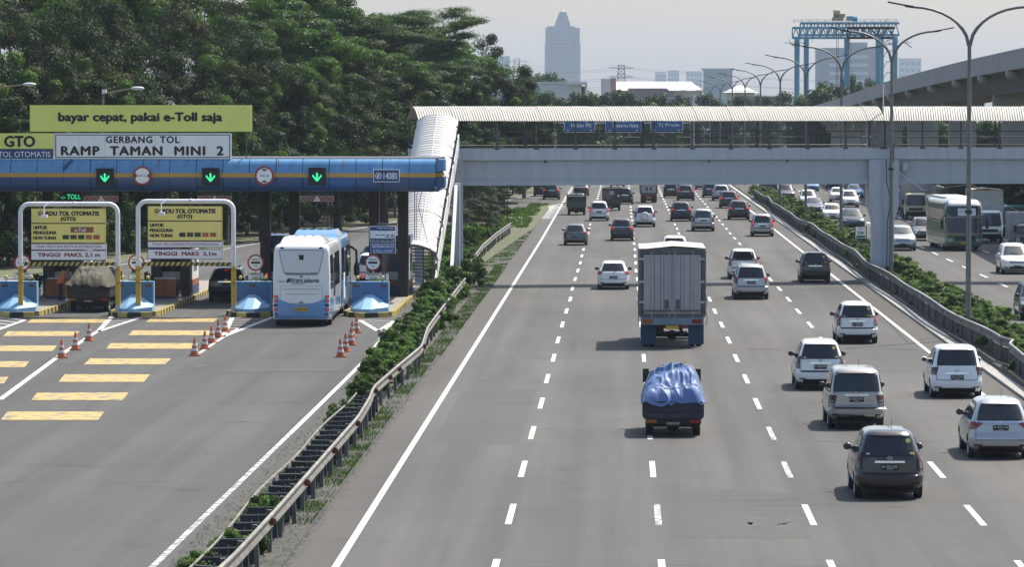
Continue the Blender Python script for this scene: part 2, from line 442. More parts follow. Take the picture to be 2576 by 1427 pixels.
# patched and stained asphalt
TAR = mat('tar_stain', (0.05, 0.05, 0.05), 0.8, var=0.4, vscale=4)
PATCH = asphalt('darker_patch', (0.062, 0.060, 0.056), (0.080, 0.077, 0.072), 0.05)
for px, py, w, l in ((1975, 1327, .42, .9), (1925, 1318, .62, .4), (1992, 1309, .34, .45), (1905, 1306, .30, .25), (1848, 1030, .3, .5), (1840, 1022, .16, .9), (1300, 877, .4, .4), (1765, 1192, .22, .25), (500, 922, .5, .7), (470, 930, .35, .4), (1900, 828, .35, 1.4), (600, 1060, .4, .5), (170, 915, .5, .4)):
    x, y = G(px, py); n = 14
    pts = [(x + w * math.cos(a) * random.uniform(.45, 1.25), y + l * math.sin(a) * random.uniform(.4, 1.35)) for a in [2 * math.pi * i / n for i in range(n)]]
    struct(MB().sheet(pts, 0.003), 'road_stain', TAR)
for pts in ([(-14.5, 150), (-10.2, 150.5), (-10.2, 158), (-14.5, 157)], [(1.1, 92), (4.2, 92), (4.25, 103), (3.0, 104), (1.2, 103.5)], [(-20, 176), (-12, 176.5), (-12, 181.5), (-20, 181)], [(-5.4, 118), (-2.9, 118), (-2.9, 141), (-5.4, 140)], [(4.6, 128), (8.0, 128.4), (8.0, 137), (4.6, 137)], [(8.6, 150), (11.6, 150), (11.6, 176), (8.6, 176)], [(-2.3, 170), (.5, 170), (.5, 195), (-2.3, 195)]):
    struct(MB().sheet(pts, 0.002), 'road_patch', PATCH)
for a, c in (((1500, 877), (1600, 873)), ((2150, 1117), (2400, 1110)), ((2290, 1187), (2390, 1181)), ((2020, 1112), (2150, 1112)), ((2330, 1050), (2380, 1049)), ((2370, 850), (2490, 846))):
    m = MB(); stripe(m, [G(*a), G(*c)], 0.12, 0.0035); struct(m, 'tar_seam', TAR)
# ------------------------------------------------------------------ foliage
LEAF = {
 'dark': leafmat('dark_leaf', (0.018, 0.034, 0.008), 0.6, 0.18),
 'mid': leafmat('mid_leaf', (0.028, 0.064, 0.012), 0.5, 0.25),
 'olive': leafmat('olive_leaf', (0.046, 0.062, 0.015), 0.55, 0.24),
 'fresh': leafmat('fresh_leaf', (0.064, 0.116, 0.022), 0.52, 0.34),
 'blue': leafmat('bluish_leaf', (0.030, 0.062, 0.036), 0.48, 0.25),
 'brown': leafmat('dry_leaf', (0.038, 0.034, 0.020), 0.6, 0.2),
 'feather': leafmat('feathery_leaf', (0.046, 0.092, 0.017), 0.55, 0.34),
}
LEAF['hedge'] = leafmat('hedge_leaf', (0.085, 0.145, 0.035), 0.5, 0.35)
LEAF['hedge2'] = leafmat('darker_hedge_leaf', (0.050, 0.095, 0.024), 0.5, 0.3)
BARK = mat('bark', (0.14, 0.115, 0.09), 0.9, var=0.3, vscale=4, bump=0.4, bscale=12)
DBARK = mat('dark_bark', (0.055, 0.047, 0.04), 0.9, var=0.3, vscale=4)
def leaf_arrays(rng, n, centers, crad, size, asp, up=0.35, droop=0.0, flat=1.0):
    """n leaf quads around clump centres; returns verts (n*4,3) and clump index"""
    ci = rng.integers(0, len(centers), n)
    d = rng.normal(size=(n, 3)); d /= np.linalg.norm(d, axis=1)[:, None] + 1e-9
    rr = crad[ci][:, None] * (rng.random((n, 1)) ** 0.45)
    off = d * rr; off[:, 2] *= flat
    p = centers[ci] + off
    nrm = d * 1.1 + rng.normal(size=(n, 3)) * 0.34; nrm[:, 2] += up
    nrm /= np.linalg.norm(nrm, axis=1)[:, None] + 1e-9
    t = rng.normal(size=(n, 3)); t[:, 2] -= droop
    t -= nrm * (t * nrm).sum(1)[:, None]; t /= np.linalg.norm(t, axis=1)[:, None] + 1e-9
    b = np.cross(nrm, t)
    L = size * rng.uniform(0.6, 1.35, (n, 1)); W = L * asp
    bend = nrm * L * 0.12
    v = np.empty((n, 4, 3))
    v[:, 0] = p - t * L * 0.5 - bend; v[:, 1] = p - b * W * 0.5 + bend * .3; v[:, 2] = p + t * L * 0.5 - bend; v[:, 3] = p + b * W * 0.5 + bend * .3
    return v.reshape(-1, 3), ci
def leaf_mesh(name, v, mats, mi):
    n = len(v) // 4
    me = bpy.data.meshes.new(name)
    me.vertices.add(len(v)); me.vertices.foreach_set('co', v.astype(np.float32).ravel())
    me.loops.add(n * 4); me.loops.foreach_set('vertex_index', np.arange(n * 4, dtype=np.int32))
    me.polygons.add(n); me.polygons.foreach_set('loop_start', np.arange(0, n * 4, 4, dtype=np.int32))
    me.polygons.foreach_set('loop_total', np.full(n, 4, dtype=np.int32))
    for m in mats: me.materials.append(LEAF[m])
    me.polygons.foreach_set('material_index', mi.astype(np.int32))
    me.update(calc_edges=True)
    return me
def crown(seed, rx, ry, rz, zc, nclump, nleaf, size, mats, weights, asp=0.38, cr=(0.9, 1.9), low=-0.9, flat=0.75, droop=0.3, shell=0.55):
    rng = np.random.default_rng(seed)
    c = rng.normal(size=(nclump * 3, 3)); c /= np.linalg.norm(c, axis=1)[:, None]
    c = c[c[:, 2] > low][:nclump]
    rad = shell + (1.02 - shell) * rng.random((len(c), 1)) ** 0.6
    # lumpy outline
    lump = 1 + 0.34 * np.sin(c[:, :1] * 5 + seed) * np.cos(c[:, 2:3] * 4 + seed * 2) + 0.15 * rng.normal(size=(len(c), 1))
    c = c * rad * lump * np.array([rx, ry, rz]); c[:, 2] += zc
    crad = rng.uniform(cr[0], cr[1], len(c))
    v, ci = leaf_arrays(rng, nleaf, c, crad, size, asp, 0.4, droop, flat)
    kind = rng.choice(len(mats), len(c), p=weights)
    mi = kind[ci]
    flip = rng.random(len(mi)) < 0.07
    mi = np.where(flip, rng.integers(0, len(mats), len(mi)), mi)
    return leaf_mesh('crown', v, mats, mi), c
def trunk_mesh(seed, h, r, limbs, bark, lean=0.0):
    rng = random.Random(seed); b = MB()
    top = Vector((lean * h, 0, h))
    pts = [Vector((0, 0, -0.2)), Vector((rng.uniform(-.15, .15), rng.uniform(-.15, .15), h * .3)), Vector((lean * h * .6 + rng.uniform(-.25, .25), rng.uniform(-.25, .25), h * .65)), top]
    b.tube(pts, [r * 1.35, r, r * .8, r * .5], 8)
    for e in limbs:
        e = Vector(e); s = pts[2].lerp(pts[3], rng.random()) if rng.random() < .6 else pts[1].lerp(pts[2], rng.uniform(.4, 1))
        mid = s.lerp(e, .5) + Vector((rng.uniform(-.4, .4), rng.uniform(-.4, .4), rng.uniform(.0, .6)))
        b.tube([s, mid, e], [r * .42, r * .28, r * .08], 5)
    return b.mesh('trunk', bark, 60)

# crown kinds shared between trees: (crown mesh, trunk mesh)
KINDS = {}
def kind(name, seed, rx, ry, rz, h, nclump, nleaf, size, mats, weights, bark=BARK, r=0.22, lean=0.0, **kw):
    me, c = crown(seed, rx, ry, rz, h - rz, nclump, nleaf, size, mats, weights, **kw)
    idx = random.Random(seed).sample(range(len(c)), min(14, len(c)))
    KINDS[name] = (me, trunk_mesh(seed, h - rz * .6, r, [c[i] * np.array([.85, .85, .95]) for i in idx], bark, lean))
kind('vine', 1, 4.6, 3.4, 6.4, 13.5, 95, 42075, 0.23, ['dark', 'olive', 'mid', 'brown', 'fresh'], [.52, .2, .16, .06, .06], DBARK, .3, cr=(.7, 1.5), asp=.34, droop=1.2)
kind('vine2', 2, 4.2, 3.4, 7.2, 15.0, 95, 42075, 0.24, ['dark', 'mid', 'olive', 'brown', 'fresh'], [.52, .18, .18, .06, .06], DBARK, .3, cr=(.7, 1.5), asp=.3, droop=1.2)
kind('broad', 3, 4.0, 3.6, 4.6, 11.0, 75, 32175, 0.23, ['dark', 'blue', 'fresh', 'mid'], [.38, .2, .22, .2], BARK, .24, cr=(.6, 1.3), asp=.5)
kind('glossy', 4, 3.4, 3.2, 5.4, 11.5, 80, 32175, 0.21, ['fresh', 'mid', 'dark'], [.42, .25, .33], BARK, .22, cr=(.5, 1.1), asp=.5)
kind('mango', 5, 4.4, 4.0, 5.2, 12.0, 85, 39600, 0.22, ['dark', 'olive', 'brown', 'mid'], [.55, .2, .1, .15], DBARK, .28, cr=(.6, 1.2), asp=.4, droop=.8)
kind('light', 6, 3.2, 3.0, 3.6, 8.0, 55, 22275, 0.20, ['fresh', 'mid', 'olive'], [.4, .35, .25], BARK, .18, cr=(.5, 1.0), asp=.45)
kind('slender', 7, 2.2, 2.2, 4.2, 10.5, 40, 16087, 0.20, ['mid', 'dark', 'fresh'], [.4, .4, .2], BARK, .16, cr=(.5, 1.0), low=-.6)
kind('understory', 8, 3.4, 2.6, 2.4, 4.6, 45, 18562, 0.21, ['dark', 'mid', 'olive'], [.55, .25, .2], DBARK, .12, cr=(.5, 1.0))
kind('feathered', 9, 6.0, 5.0, 3.4, 15.0, 80, 28000, 0.34, ['feather', 'mid', 'olive'], [.6, .25, .15], DBARK, .3, cr=(.8, 1.6), asp=.34, flat=.42, low=-.35)
kind('far', 10, 5.5, 5.0, 4.2, 9.0, 60, 10395, 0.52, ['mid', 'dark', 'fresh'], [.5, .35, .15], DBARK, .3, cr=(1.0, 1.8), asp=.6)
kind('conifer', 11, 1.5, 1.5, 2.6, 4.2, 40, 12870, 0.17, ['dark', 'brown', 'olive'], [.6, .15, .25], DBARK, .14, cr=(.35, .7), low=-1.0, asp=.2)
TREE_NO = [0]
def tree(kd, x, y, s=1.0, sz=None, label='', group=None, cat='tree', z=0.0, rz=None):
    TREE_NO[0] += 1
    rng = random.Random(TREE_NO[0] * 13)
    nm = {'vine': 'vine_covered_tree', 'vine2': 'vine_covered_tree', 'understory': 'understory_bush', 'conifer': 'small_conifer', 'feathered': 'feathery_tree'}.get(kd, 'broadleaf_tree')
    t = thing(nm, label, cat, (x, y, z), rng.uniform(0, 6.28) if rz is None else rz, group)
    sz = sz or s * rng.uniform(.92, 1.1)
    t.scale = (s, s, sz)
    cm, tm = KINDS[kd]
    link('crown', cm, t); link('trunk', tm, t)
    return t

# --- the wood behind the toll gate, row by row along the bend of the slip road
def edge_at(Y):
    ys = [p[1] for p in LEFT_EDGE]; xs = [p[0] for p in LEFT_EDGE]
    return float(np.interp(Y, ys, xs))
def XP(px, Y): return XA(px, Y)
def top_scale(kd_h, py, Y): return max(.45, (ZA(py, Y)) / kd_h)
HT = {'vine': 13.5, 'vine2': 15.0, 'broad': 11.0, 'glossy': 11.5, 'mango': 12.0, 'light': 8.0, 'slender': 10.5, 'understory': 4.6, 'feathered': 15.0, 'far': 9.0, 'conifer': 4.2}
def ptree(kd, px, py_top, Y, w, label, group=None, cat='tree'):
    """a tree whose crown tops out at pixel row py_top, at distance Y, w times the kind's own width"""
    sz = ZA(py_top, Y) / HT[kd]
    return tree(kd, XP(px, Y), Y, w, sz, label, group, cat)
# front row: shows above and below the canopy of the gate
front = [
 ('glossy', -20, 130, 262, 1.0, 'bright glossy-leaved tree at the left frame edge behind the toll signs'),
 ('broad', 70, 300, 258, .9, 'dark broad tree low behind the left lamp post'),
 ('mango', 165, 150, 276, 1.1, 'dark tree with drooping leaves above the left end of the yellow banner'),
 ('glossy', 262, 205, 274, .85, 'light green glossy tree right behind the mast with white box'),
 ('olive', 0, 0, 0, 0, ''),
 ('mango', 430, 215, 286, 1.0, 'olive drooping tree directly above the middle of the yellow banner'),
 ('vine', 545, 190, 296, .9, 'dark vine-hung tree above the right half of the yellow banner'),
 ('broad', 660, 330, 300, .9, 'blue-green broad tree just right of the yellow banner'),
 ('glossy', 735, 175, 318, .85, 'upright bright green tree standing right of the banner above the toll roof'),
 ('mango', 850, 260, 326, 1.0, 'dark drooping tree above the toll roof between banner and stair'),
 ('mango', 965, 215, 345, 1.15, 'large drooping olive tree left of the white stair roof top'),
 ('broad', 1075, 250, 372, 1.0, 'mid green broad tree behind the top of the white stair roof'),
 ('glossy', 1195, 195, 410, .9, 'bright green rounded tree above the left end of the footbridge roof'),
 ('mango', 1262, 165, 428, 1.05, 'dark rounded tree at the end of the wood above the footbridge'),
 ('broad', 1318, 245, 445, .7, 'last small dark tree of the wood over the footbridge roof'),
]
for kd, px, py, Y, w, lb in front:
    if lb: ptree(kd, px, py, Y, w, lb, 'trees of the wood behind the toll gate')
mid = [
 ('vine', 30, 40, 286, 1.15, 'tall vine-covered dark tree in the upper left corner'),
 ('vine2', 130, -30, 292, 1.1, 'tall dark tree smothered in creepers left of the mast'),
 ('vine', 240, 30, 298, 1.1, 'dark creeper-draped tree above the mast with white box'),
 ('vine2', 340, 45, 302, 1.05, 'tall creeper-draped tree above the middle street lamp'),
 ('vine', 455, 20, 312, 1.15, 'broad creeper mound above the centre of the yellow banner'),
 ('vine2', 560, 15, 318, 1.1, 'rounded creeper mound with a pale sunlit right shoulder'),
 ('vine', 640, 130, 330, .9, 'dark vine tree behind the right end of the yellow banner'),
 ('mango', 790, 190, 350, 1.1, 'shaded drooping tree in the middle of the wood'),
 ('vine', 900, 165, 362, 1.0, 'brownish vine tree in the middle of the wood left of the stair'),
 ('feathered', 1010, 170, 385, .85, 'feathery tree behind the large drooping olive tree'),
 ('vine', 1130, 165, 425, 1.0, 'vine-hung tree behind the top of the stair'),
 ('mango', 1230, 140, 455, 1.1, 'dark domed tree against the sky near the end of the wood'),
 ('mango', 1170, 112, 448, 1.0, 'dark tree against the sky next to the feathery trees'),
]
for kd, px, py, Y, w, lb in mid: ptree(kd, px, py, Y, w, lb, 'trees of the wood behind the toll gate')
backrow = [
 ('feathered', 60, -60, 330, 1.2, 'tree crown rising out of the frame at the upper left'),
 ('vine2', 210, -70, 325, 1.1, 'creeper-covered crown cut by the top of the frame'),
 ('feathered', 330, -50, 335, 1.1, 'green crown at the top of the frame above the creeper trees'),
 ('feathered', 690, 30, 360, 1.15, 'feathery flat-topped tree left of the bare-branched umbrella tree'),
 ('feathered', 640, -20, 372, 1.1, 'feathery crown at the top of the frame above the creeper mound'),
 ('feathered', 800, 75, 372, 1.2, 'layered feathery tree in the middle of the wood'),
 ('feathered', 905, 120, 384, 1.1, 'layered feathery tree under the umbrella tree'),
 ('feathered', 1000, 95, 410, 1.15, 'layered feathery tree reaching the sky left of the tower'),
 ('feathered', 1085, 122, 430, 1.0, 'low layered feathery tree sloping down to the right'),
 ('feathered', 750, 140, 345, .9, 'feathery tree in front of the layered ones'),
 ('feathered', 735, -45, 385, 1.2, 'tall feathery crown leaving the frame left of the umbrella tree'),
 ('feathered', 845, 15, 396, 1.15, 'tall layered feathery crown just left of the umbrella tree limbs'),
 ('feathered', 930, 55, 414, 1.2, 'feathery crown below the umbrella tree limbs'),
 ('feathered', 1030, 70, 425, 1.0, 'feathery crown below the right end of the umbrella tree'),
 ('mango', 1110, 130, 436, 1.0, 'dark tree between the feathery slope and the footbridge roof'),
]
for kd, px, py, Y, w, lb in backrow: ptree(kd, px, py, Y, w, lb, 'feathery trees at the back of the wood')
def UZ(px, what):
    w = [q for k, q in ((120, 'behind the left portal'), (330, 'behind the gap of the two portals'), (600, 'behind the right portal'), (780, 'behind the bus'), (1010, 'behind the right booth'), (1120, 'left of the stair'), (9999, 'beyond the stair along the slip road')) if px < k][0]
    return what + ' ' + w, what + ' ' + w
# understory that closes the view between the trunks
for i, (px, Y) in enumerate([(-30, 250), (20, 252), (75, 256), (130, 262), (190, 268), (250, 275), (310, 281), (370, 288), (440, 294), (500, 300), (560, 306), (620, 316), (690, 328), (760, 340), (830, 352), (900, 364), (960, 376), (1030, 392), (1100, 405), (1165, 420), (1225, 440), (1290, 470)]):
    tree('understory', XP(px, Y), Y, random.uniform(.85, 1.2), random.uniform(.9, 1.5), *UZ(px, 'dense dark shrub under the wood'))
# slim bare trunks seen under the canopy
TR = mat('pale_bark', (0.20, 0.18, 0.15), 0.9, var=0.3)
for i, (px, Y, h) in enumerate([(703, 322, 9), (722, 318, 8), (800, 334, 9), (835, 340, 10), (845, 338, 9), (868, 345, 9), (585, 296, 8), (1000, 372, 9)]):
    x = XP(px, Y); rr = random.Random(i)
    t = thing('slim_tree', UZ(px, 'slim pale bare trunk in the shade')[0], 'tree', (x, Y - 4, 0), 0, UZ(px, 'slim pale bare trunk in the shade')[1])
    lx = rr.uniform(-.8, .8)
    MB().tube([(0, 0, -.1), (lx * .3, 0, h * .4), (lx, .2, h)], [.14, .11, .06], 6).build('trunk', TR, t)
    cm = KINDS['slender'][0]
    link('crown', cm, t, (lx, .2, h - 8), None, (.8, .8, 1.0))

# --- the umbrella tree whose bare limbs stand against the sky
def umbrella(px, pytop, Y, span, label, seed):
    rng = random.Random(seed); x = XP(px, Y); H = ZA(pytop, Y)
    t = thing('umbrella_tree', label, 'tree', (x, Y, 0), 0)
    b = MB(); b.tube([(0, 0, -.2), (.3, 0, H * .3), (0, 0, H * .55)], [.55, .42, .36], 9)
    pads = []
    def grow(p, d, L, r, lev):
        q = p + d * L
        m = p.lerp(q, .5) + Vector((0, 0, -L * .06))
        b.tube([p, m, q], [r, r * .8, r * .58], 6 if lev < 2 else 4)
        if lev >= 2: pads.append((q, lev))
        if lev == 4: return
        for k in range(3 if lev < 2 else 2):
            a = rng.uniform(-.75, .75); e = Vector((d.x * math.cos(a) - d.y * math.sin(a), d.x * math.sin(a) + d.y * math.cos(a), d.z * .62 + rng.uniform(-.06, .12)))
            grow(q, e.normalized(), L * rng.uniform(.62, .8), r * .58, lev + 1)
    for k in range(7):
        a = 2 * math.pi * k / 7 + rng.uniform(-.3, .3)
        grow(Vector((0, 0, H * (.42 + .13 * rng.random()))), Vector((math.cos(a), math.sin(a) * .7, rng.uniform(.55, .95))).normalized(), span * .21, .2, 0)
    b.build('trunk', DBARK, t, smooth=60)
    nr = np.random.default_rng(seed)
    c = np.array([tuple(p) for p, l in pads]); c[:, 2] += .15
    sel = nr.random(len(c)) < .85; c = c[sel]
    v, ci = leaf_arrays(nr, 60000, c, nr.uniform(.9, 1.9, len(c)), .27, .26, .9, 0, .20)
    o = link('crown', leaf_mesh('crown', v, ['feather', 'mid', 'dark'], nr.choice(3, len(ci), p=[.55, .3, .15])), t)
    return t
umbrella(915, -40, 400, 21, 'wide umbrella tree with bare dark limbs against the pale sky', 5)
umbrella(800, -60, 390, 20, 'flat-topped feathery tree with dark limbs at the top edge left of the umbrella tree', 12)
umbrella(960, 40, 398, 15, 'lower spreading tree with horizontal feathery layers below the umbrella tree', 21)

# --- garden on the grass island left of the motorway, under the footbridge
ptree('conifer', 1190, 470, 318, 1.2, 'dark shaggy conifer under the left end of the footbridge')
ptree('conifer', 1165, 500, 300, 1.1, 'second dark conifer closest to the stair column')
ptree('conifer', 1237, 462, 352, 1.0, 'orange-brown conifer under the footbridge')
tree('light', *G(1322, 470), .5, .55, 'small green tree at the edge of the slip road under the bridge')
tree('light', *G(1276, 480), .45, .5, 'low green tree left of the slip road merge')
# ------------------------------------------------------------------ shrubs on the verge and in the median
SHR = []
for i, (mats, w) in enumerate([(['hedge', 'hedge2', 'olive'], [.6, .3, .1]), (['hedge2', 'mid', 'hedge'], [.5, .2, .3]), (['fresh', 'hedge', 'hedge2'], [.4, .4, .2]), (['hedge2', 'mid', 'olive'], [.5, .3, .2])]):
    SHR.append(crown(40 + i, .72, .72, .52, .46, 30, 4200, .105, mats, w, asp=.5, cr=(.14, .3), low=-.75, shell=.45)[0])
STEMS = MB()
for k in range(7):
    a = k * .9; STEMS.tube([(0, 0, -.05), (.25 * math.cos(a), .25 * math.sin(a), .35), (.45 * math.cos(a), .45 * math.sin(a), .7)], [.02, .014, .006], 4)
STEMS = STEMS.mesh('stems', DBARK)
def shrub(x, y, s, label, group, kd=None, sz=None, z=0.05, name='shrub'):
    rr = random.Random(int(x * 31 + y * 17))
    t = thing(name, label, 'shrub', (x, y, z), rr.uniform(0, 6.28), group); t.scale = (s, s, sz or s * rr.uniform(.85, 1.3))
    link('foliage', SHR[rr.randrange(4) if kd is None else kd], t); link('stems', STEMS, t)
    return t
rs = random.Random(3)
# three lone plants between the black panels, near the camera
for px, py, s, lb in ((506, 1424, .72, 'leafy plant at the bottom edge at the foot of the guard rail'), (592, 1372, .74, 'leafy plant growing through the black panels nearest the camera'), (660, 1292, .72, 'leafy plant in the black panels beside the second red reflector'), (745, 1190, .5, 'small plant poking out of the black panels half way')):
    x, y = G(px, py, .4); shrub(x, y, s, lb, None, 0)
for i in range(63):
    y = 120.5 + i * 1.8 + rs.uniform(-.5, .5)
    for q in range(2 if i > 12 else 1):
        wide = np.interp(y, [120, 150, 175, 190, 212, 240], [.12, .5, .55, .6, .95, .9])
        x = -8.25 + rs.uniform(-wide, wide * .35)
        if y > 187: x -= .25
        if rs.random() < .08: continue
        s = np.interp(y, [120, 150, 180, 200, 215, 235], [.46, .66, .75, .95, 1.15, .95]) * rs.uniform(.55, 1.35)
        zone = [(146, 'low leafy shrub at the near end of the hedge next to the black panels'), (158, 'leafy shrub in the hedge behind the bend of the wavy guard rail'), (172, 'leafy hedge shrub level with the cone cluster right of the bus'), (186, 'leafy hedge shrub level with the hatched triangle before the right island'), (200, 'tall tangled shrub beside the right crash block'), (214, 'tall tangled shrub beside the right toll booth'), (999, 'tall tangled shrub at the foot of the stair column')]
        lb = [l for q_, l in zone if y < q_][0]
        shrub(x, y, s, lb, 'verge shrubs: ' + lb.split(' shrub ')[1] if ' shrub ' in lb else 'verge shrubs at ' + lb)
for i in range(30):
    y = 233 + i * 3.4
    x = -9.0 + rs.uniform(-2.0, .2) - (0.5 if y > 260 else 0)
    s = rs.uniform(.6, 1.0) * (1 if y < 280 else .7)
    if y > 322: x = np.interp(y, [322, 400], [-9.6, -7.8]) + rs.uniform(-1.2, .3); s *= .55
    shrub(x, y, s, 'low bush on the grass island under the footbridge', 'bushes on the grass island')
x, y = G(1163, 628); shrub(x, y, 1.55, 'large rounded pale variegated bush right of the stair column', None, 2, 1.9, name='round_bush')
for px, py, s, lb in ((1222, 560, 1.15, 'grey-green rounded bush below the orange-brown conifer'), (1208, 528, .9, 'pale bush left of the slip road beyond the footbridge'), (1275, 545, .7, 'clipped low hedge clump left of the small dark sapling'), (1245, 575, .8, 'low clipped bush in front of the grass island lawn')):
    x, y = G(px, py); shrub(x, y, s, lb, None, 1)
# thin dark sapling on the island
x, y = G(1277, 562)
t = thing('sapling', 'thin dark tiered sapling on the grass island by the slip road', 'tree', (x, y, .08))
MB().tube([(0, 0, 0), (0, 0, 1.4), (.05, 0, 2.5)], [.05, .04, .02], 6).build('trunk', DBARK, t)
nr = np.random.default_rng(4); c = np.array([(math.cos(a) * r, math.sin(a) * r, h) for h, n, rad in ((.9, 6, .55), (1.6, 7, .7), (2.3, 4, .35)) for k in range(n) for a in [k * 6.28 / n + h] for r in [rad * .6, rad]])
v, ci = leaf_arrays(nr, 1500, c, np.full(len(c), .2), .2, .35, .6, 0, .4); link('crown', leaf_mesh('crown', v, ['dark', 'brown'], nr.choice(2, len(ci), p=[.8, .2])), t)
# median planting: one bush after another
MZ = [(150, 'dark green median bush in the lower right corner by the dented rail'), (175, 'green median bush left of the black car at the right edge'), (194, 'green median bush just below the foot of the nearest lamp pole'), (212, 'green median bush between the nearest lamp pole and the white oncoming MPV'), (229, 'green median bush in front of the bridge pier'), (246, 'green median bush right behind the bridge pier'), (275, 'median bush below the kilometre sign'), (320, 'median bush between the second and third lamp poles'), (400, 'small median bush beyond the third lamp pole'), (9999, 'tiny median bush far under the footbridge')]
y = 118.0
while y < 470:
    for q in range(2 if y < 230 else 1):
        s = rs.uniform(.62, 1.0) * (1.0 if y < 230 else 1.25)
        lb = [l for q_, l in MZ if y < q_][0]
        shrub(15.25 + rs.uniform(-1.0, 1.0), y + rs.uniform(-.6, .6), s, lb, 'median: ' + lb, rs.choice([1, 0, 3, 0, 2]), s * rs.uniform(.7, .95), z=.2)
    y += 1.9 if y < 250 else 3.2
# rough grass on the verges (nobody could count it)
def grass(name, rects, n, size, mats, seed):
    nr = np.random.default_rng(seed); ps = []
    tot = sum(w for *_, w in rects)
    for x0, x1, y0, y1, w in rects:
        k = int(n * w / tot); cl = nr.uniform(size=(max(4, k // 60), 2)) * [x1 - x0, y1 - y0] + [x0, y0]
        p = cl[nr.integers(0, len(cl), k)] + nr.normal(size=(k, 2)) * [.18, .5]
        p[:, 0] = np.clip(p[:, 0], x0, x1); ps.append(p)
    p = np.concatenate(ps); k = len(p); a = nr.uniform(0, 6.28, k); h = size * nr.uniform(.5, 1.4, k); w = size * .16
    lean = nr.normal(size=(k, 2)) * .35 * size
    v = np.zeros((k, 4, 3)); dx = np.cos(a) * w; dy = np.sin(a) * w
    v[:, 0, :2] = p - np.stack([dx, dy], 1); v[:, 1, :2] = p + np.stack([dx, dy], 1); v[:, :2, 2] = .02
    v[:, 2, :2] = p + lean + np.stack([dx, dy], 1) * .3; v[:, 3, :2] = p + lean - np.stack([dx, dy], 1) * .3; v[:, 2:, 2] = h[:, None]
    o = link(name, leaf_mesh(name, v.reshape(-1, 3), mats, nr.integers(0, len(mats), k))); o['kind'] = 'stuff'
grass('verge_grass', [(-7.55, -7.1, 95, 160, 3), (-7.6, -6.95, 160, 250, 5), (-9.0, -7.6, 95, 130, .6), (-9.0, -7.0, 250, 325, 5), (13.3, 13.6, 120, 300, .5)], 30000, .085, ['mid', 'fresh', 'olive'], 5)
nr = np.random.default_rng(15); n = 2600
p = np.stack([np.where(nr.random(n) < .6, nr.uniform(-7.6, -6.95, n), nr.uniform(-9.45, -8.45, n)), 78 + 150 * nr.random(n) ** 1.4], 1); s_ = nr.uniform(.012, .045, n)
V = []; F = []
for k in range(n):
    o = len(V); x, y = p[k]; q = s_[k]; V += [(x - q, y - q, .02), (x + q, y - q * .6, .02), (x, y + q, .02), (x, y, .03 + q * 1.2)]; F += [(o, o + 1, o + 3), (o + 1, o + 2, o + 3), (o + 2, o, o + 3)]
b = MB(); b.add(V, F); b.build('verge_gravel', CONC)['kind'] = 'stuff'
grass('island_grass', [(-12.5, -9.2, 240, 330, 6), (-11, -7.6, 330, 395, 4), (-9, -7.4, 395, 412, 1)], 22000, .22, ['fresh', 'fresh', 'olive'], 6)

# ------------------------------------------------------------------ wavy guard rail with reflectors and black anti-glare panels
RAILP = [(575, 1427), (700, 1290), (835, 1135), (900, 1060), (930, 1010), (938, 985), (1000, 930), (1060, 880), (1075, 832), (1105, 790), (1140, 745), (1175, 700), (1183, 662), (1215, 620), (1250, 590), (1285, 565)]
rail = [Vector((*G(a, c, .78), .78)) for a, c in RAILP]
rail = [Vector((-7.5, 60, .78)), Vector((-7.55, 78, .78))] + rail
def dense(P, step):
    out = []
    for a, c in zip(P[:-1], P[1:]):
        n = max(1, int((c - a).length / step))
        for i in range(n): out.append(a.lerp(c, i / n))
    out.append(P[-1]); return out
def smooth(P, it=2):
    for _ in range(it): P = [P[0]] + [(P[i - 1] + P[i] * 2 + P[i + 1]) / 4 for i in range(1, len(P) - 1)] + [P[-1]]
    return P
WB = [(0, -.155), (.045, -.13), (.05, -.09), (.005, -.03), (.005, .03), (.05, .09), (.045, .13), (0, .155)]   # W-beam section (out, up)
RAILM = mat('weathered_rail', (0.25, 0.24, 0.21), 0.65, metal=0.1, col2=(0.10, 0.095, 0.08), vscale=1.6, detail=8)
RAILD = mat('dark_weathered_rail', (0.13, 0.125, 0.11), 0.7, metal=0.1, var=0.35, vscale=1.2, detail=7)
def wbeam(mb, P, side=1, mi=0, thick=.012):
    for sgn in (0, 1):
        vs = []; n = len(WB)
        for i, p in enumerate(P):
            d = (P[min(i + 1, len(P) - 1)] - P[max(0, i - 1)]).normalized(); nrm = Vector((d.y, -d.x, 0)) * side
            for o, u in WB: vs.append(p + nrm * (o + (-thick if sgn else 0)) + Vector((0, 0, u)))
        mb.add(vs, [(i * n + k, i * n + k + 1, (i + 1) * n + k + 1, (i + 1) * n + k) for i in range(len(P) - 1) for k in range(n - 1)], mi)
gr = thing('guard_rail', 'wavy dented steel guard rail with red reflectors between slip road and motorway', 'guard rail', (0, 0, 0))
RP = smooth(dense(rail, 1.0), 2)
seg = 0
CH = 6
for i in range(0, len(RP) - 1, CH):
    b = MB(); wbeam(b, RP[i:i + CH + 1], 1); b.build('rail_beam', RAILM, gr, smooth=50)
POSTM = MB().box(-.05, .05, -.06, .06, -.85, .16).mesh('rail_post', RAILD)
for i in range(1, len(RP), 3):
    link('rail_post', POSTM, gr, (RP[i].x - .09, RP[i].y, RP[i].z), (0, random.uniform(-.06, .06), 0))
REFL = mat('red_reflector', (0.17, 0.03, 0.025), 0.35)
RM = MB().lathe([(.001, -.01), (.085, -.01), (.085, .015), (.001, .02)], 14, 0, Matrix.Rotation(R(90), 4, 'X')).mesh('reflector', REFL)
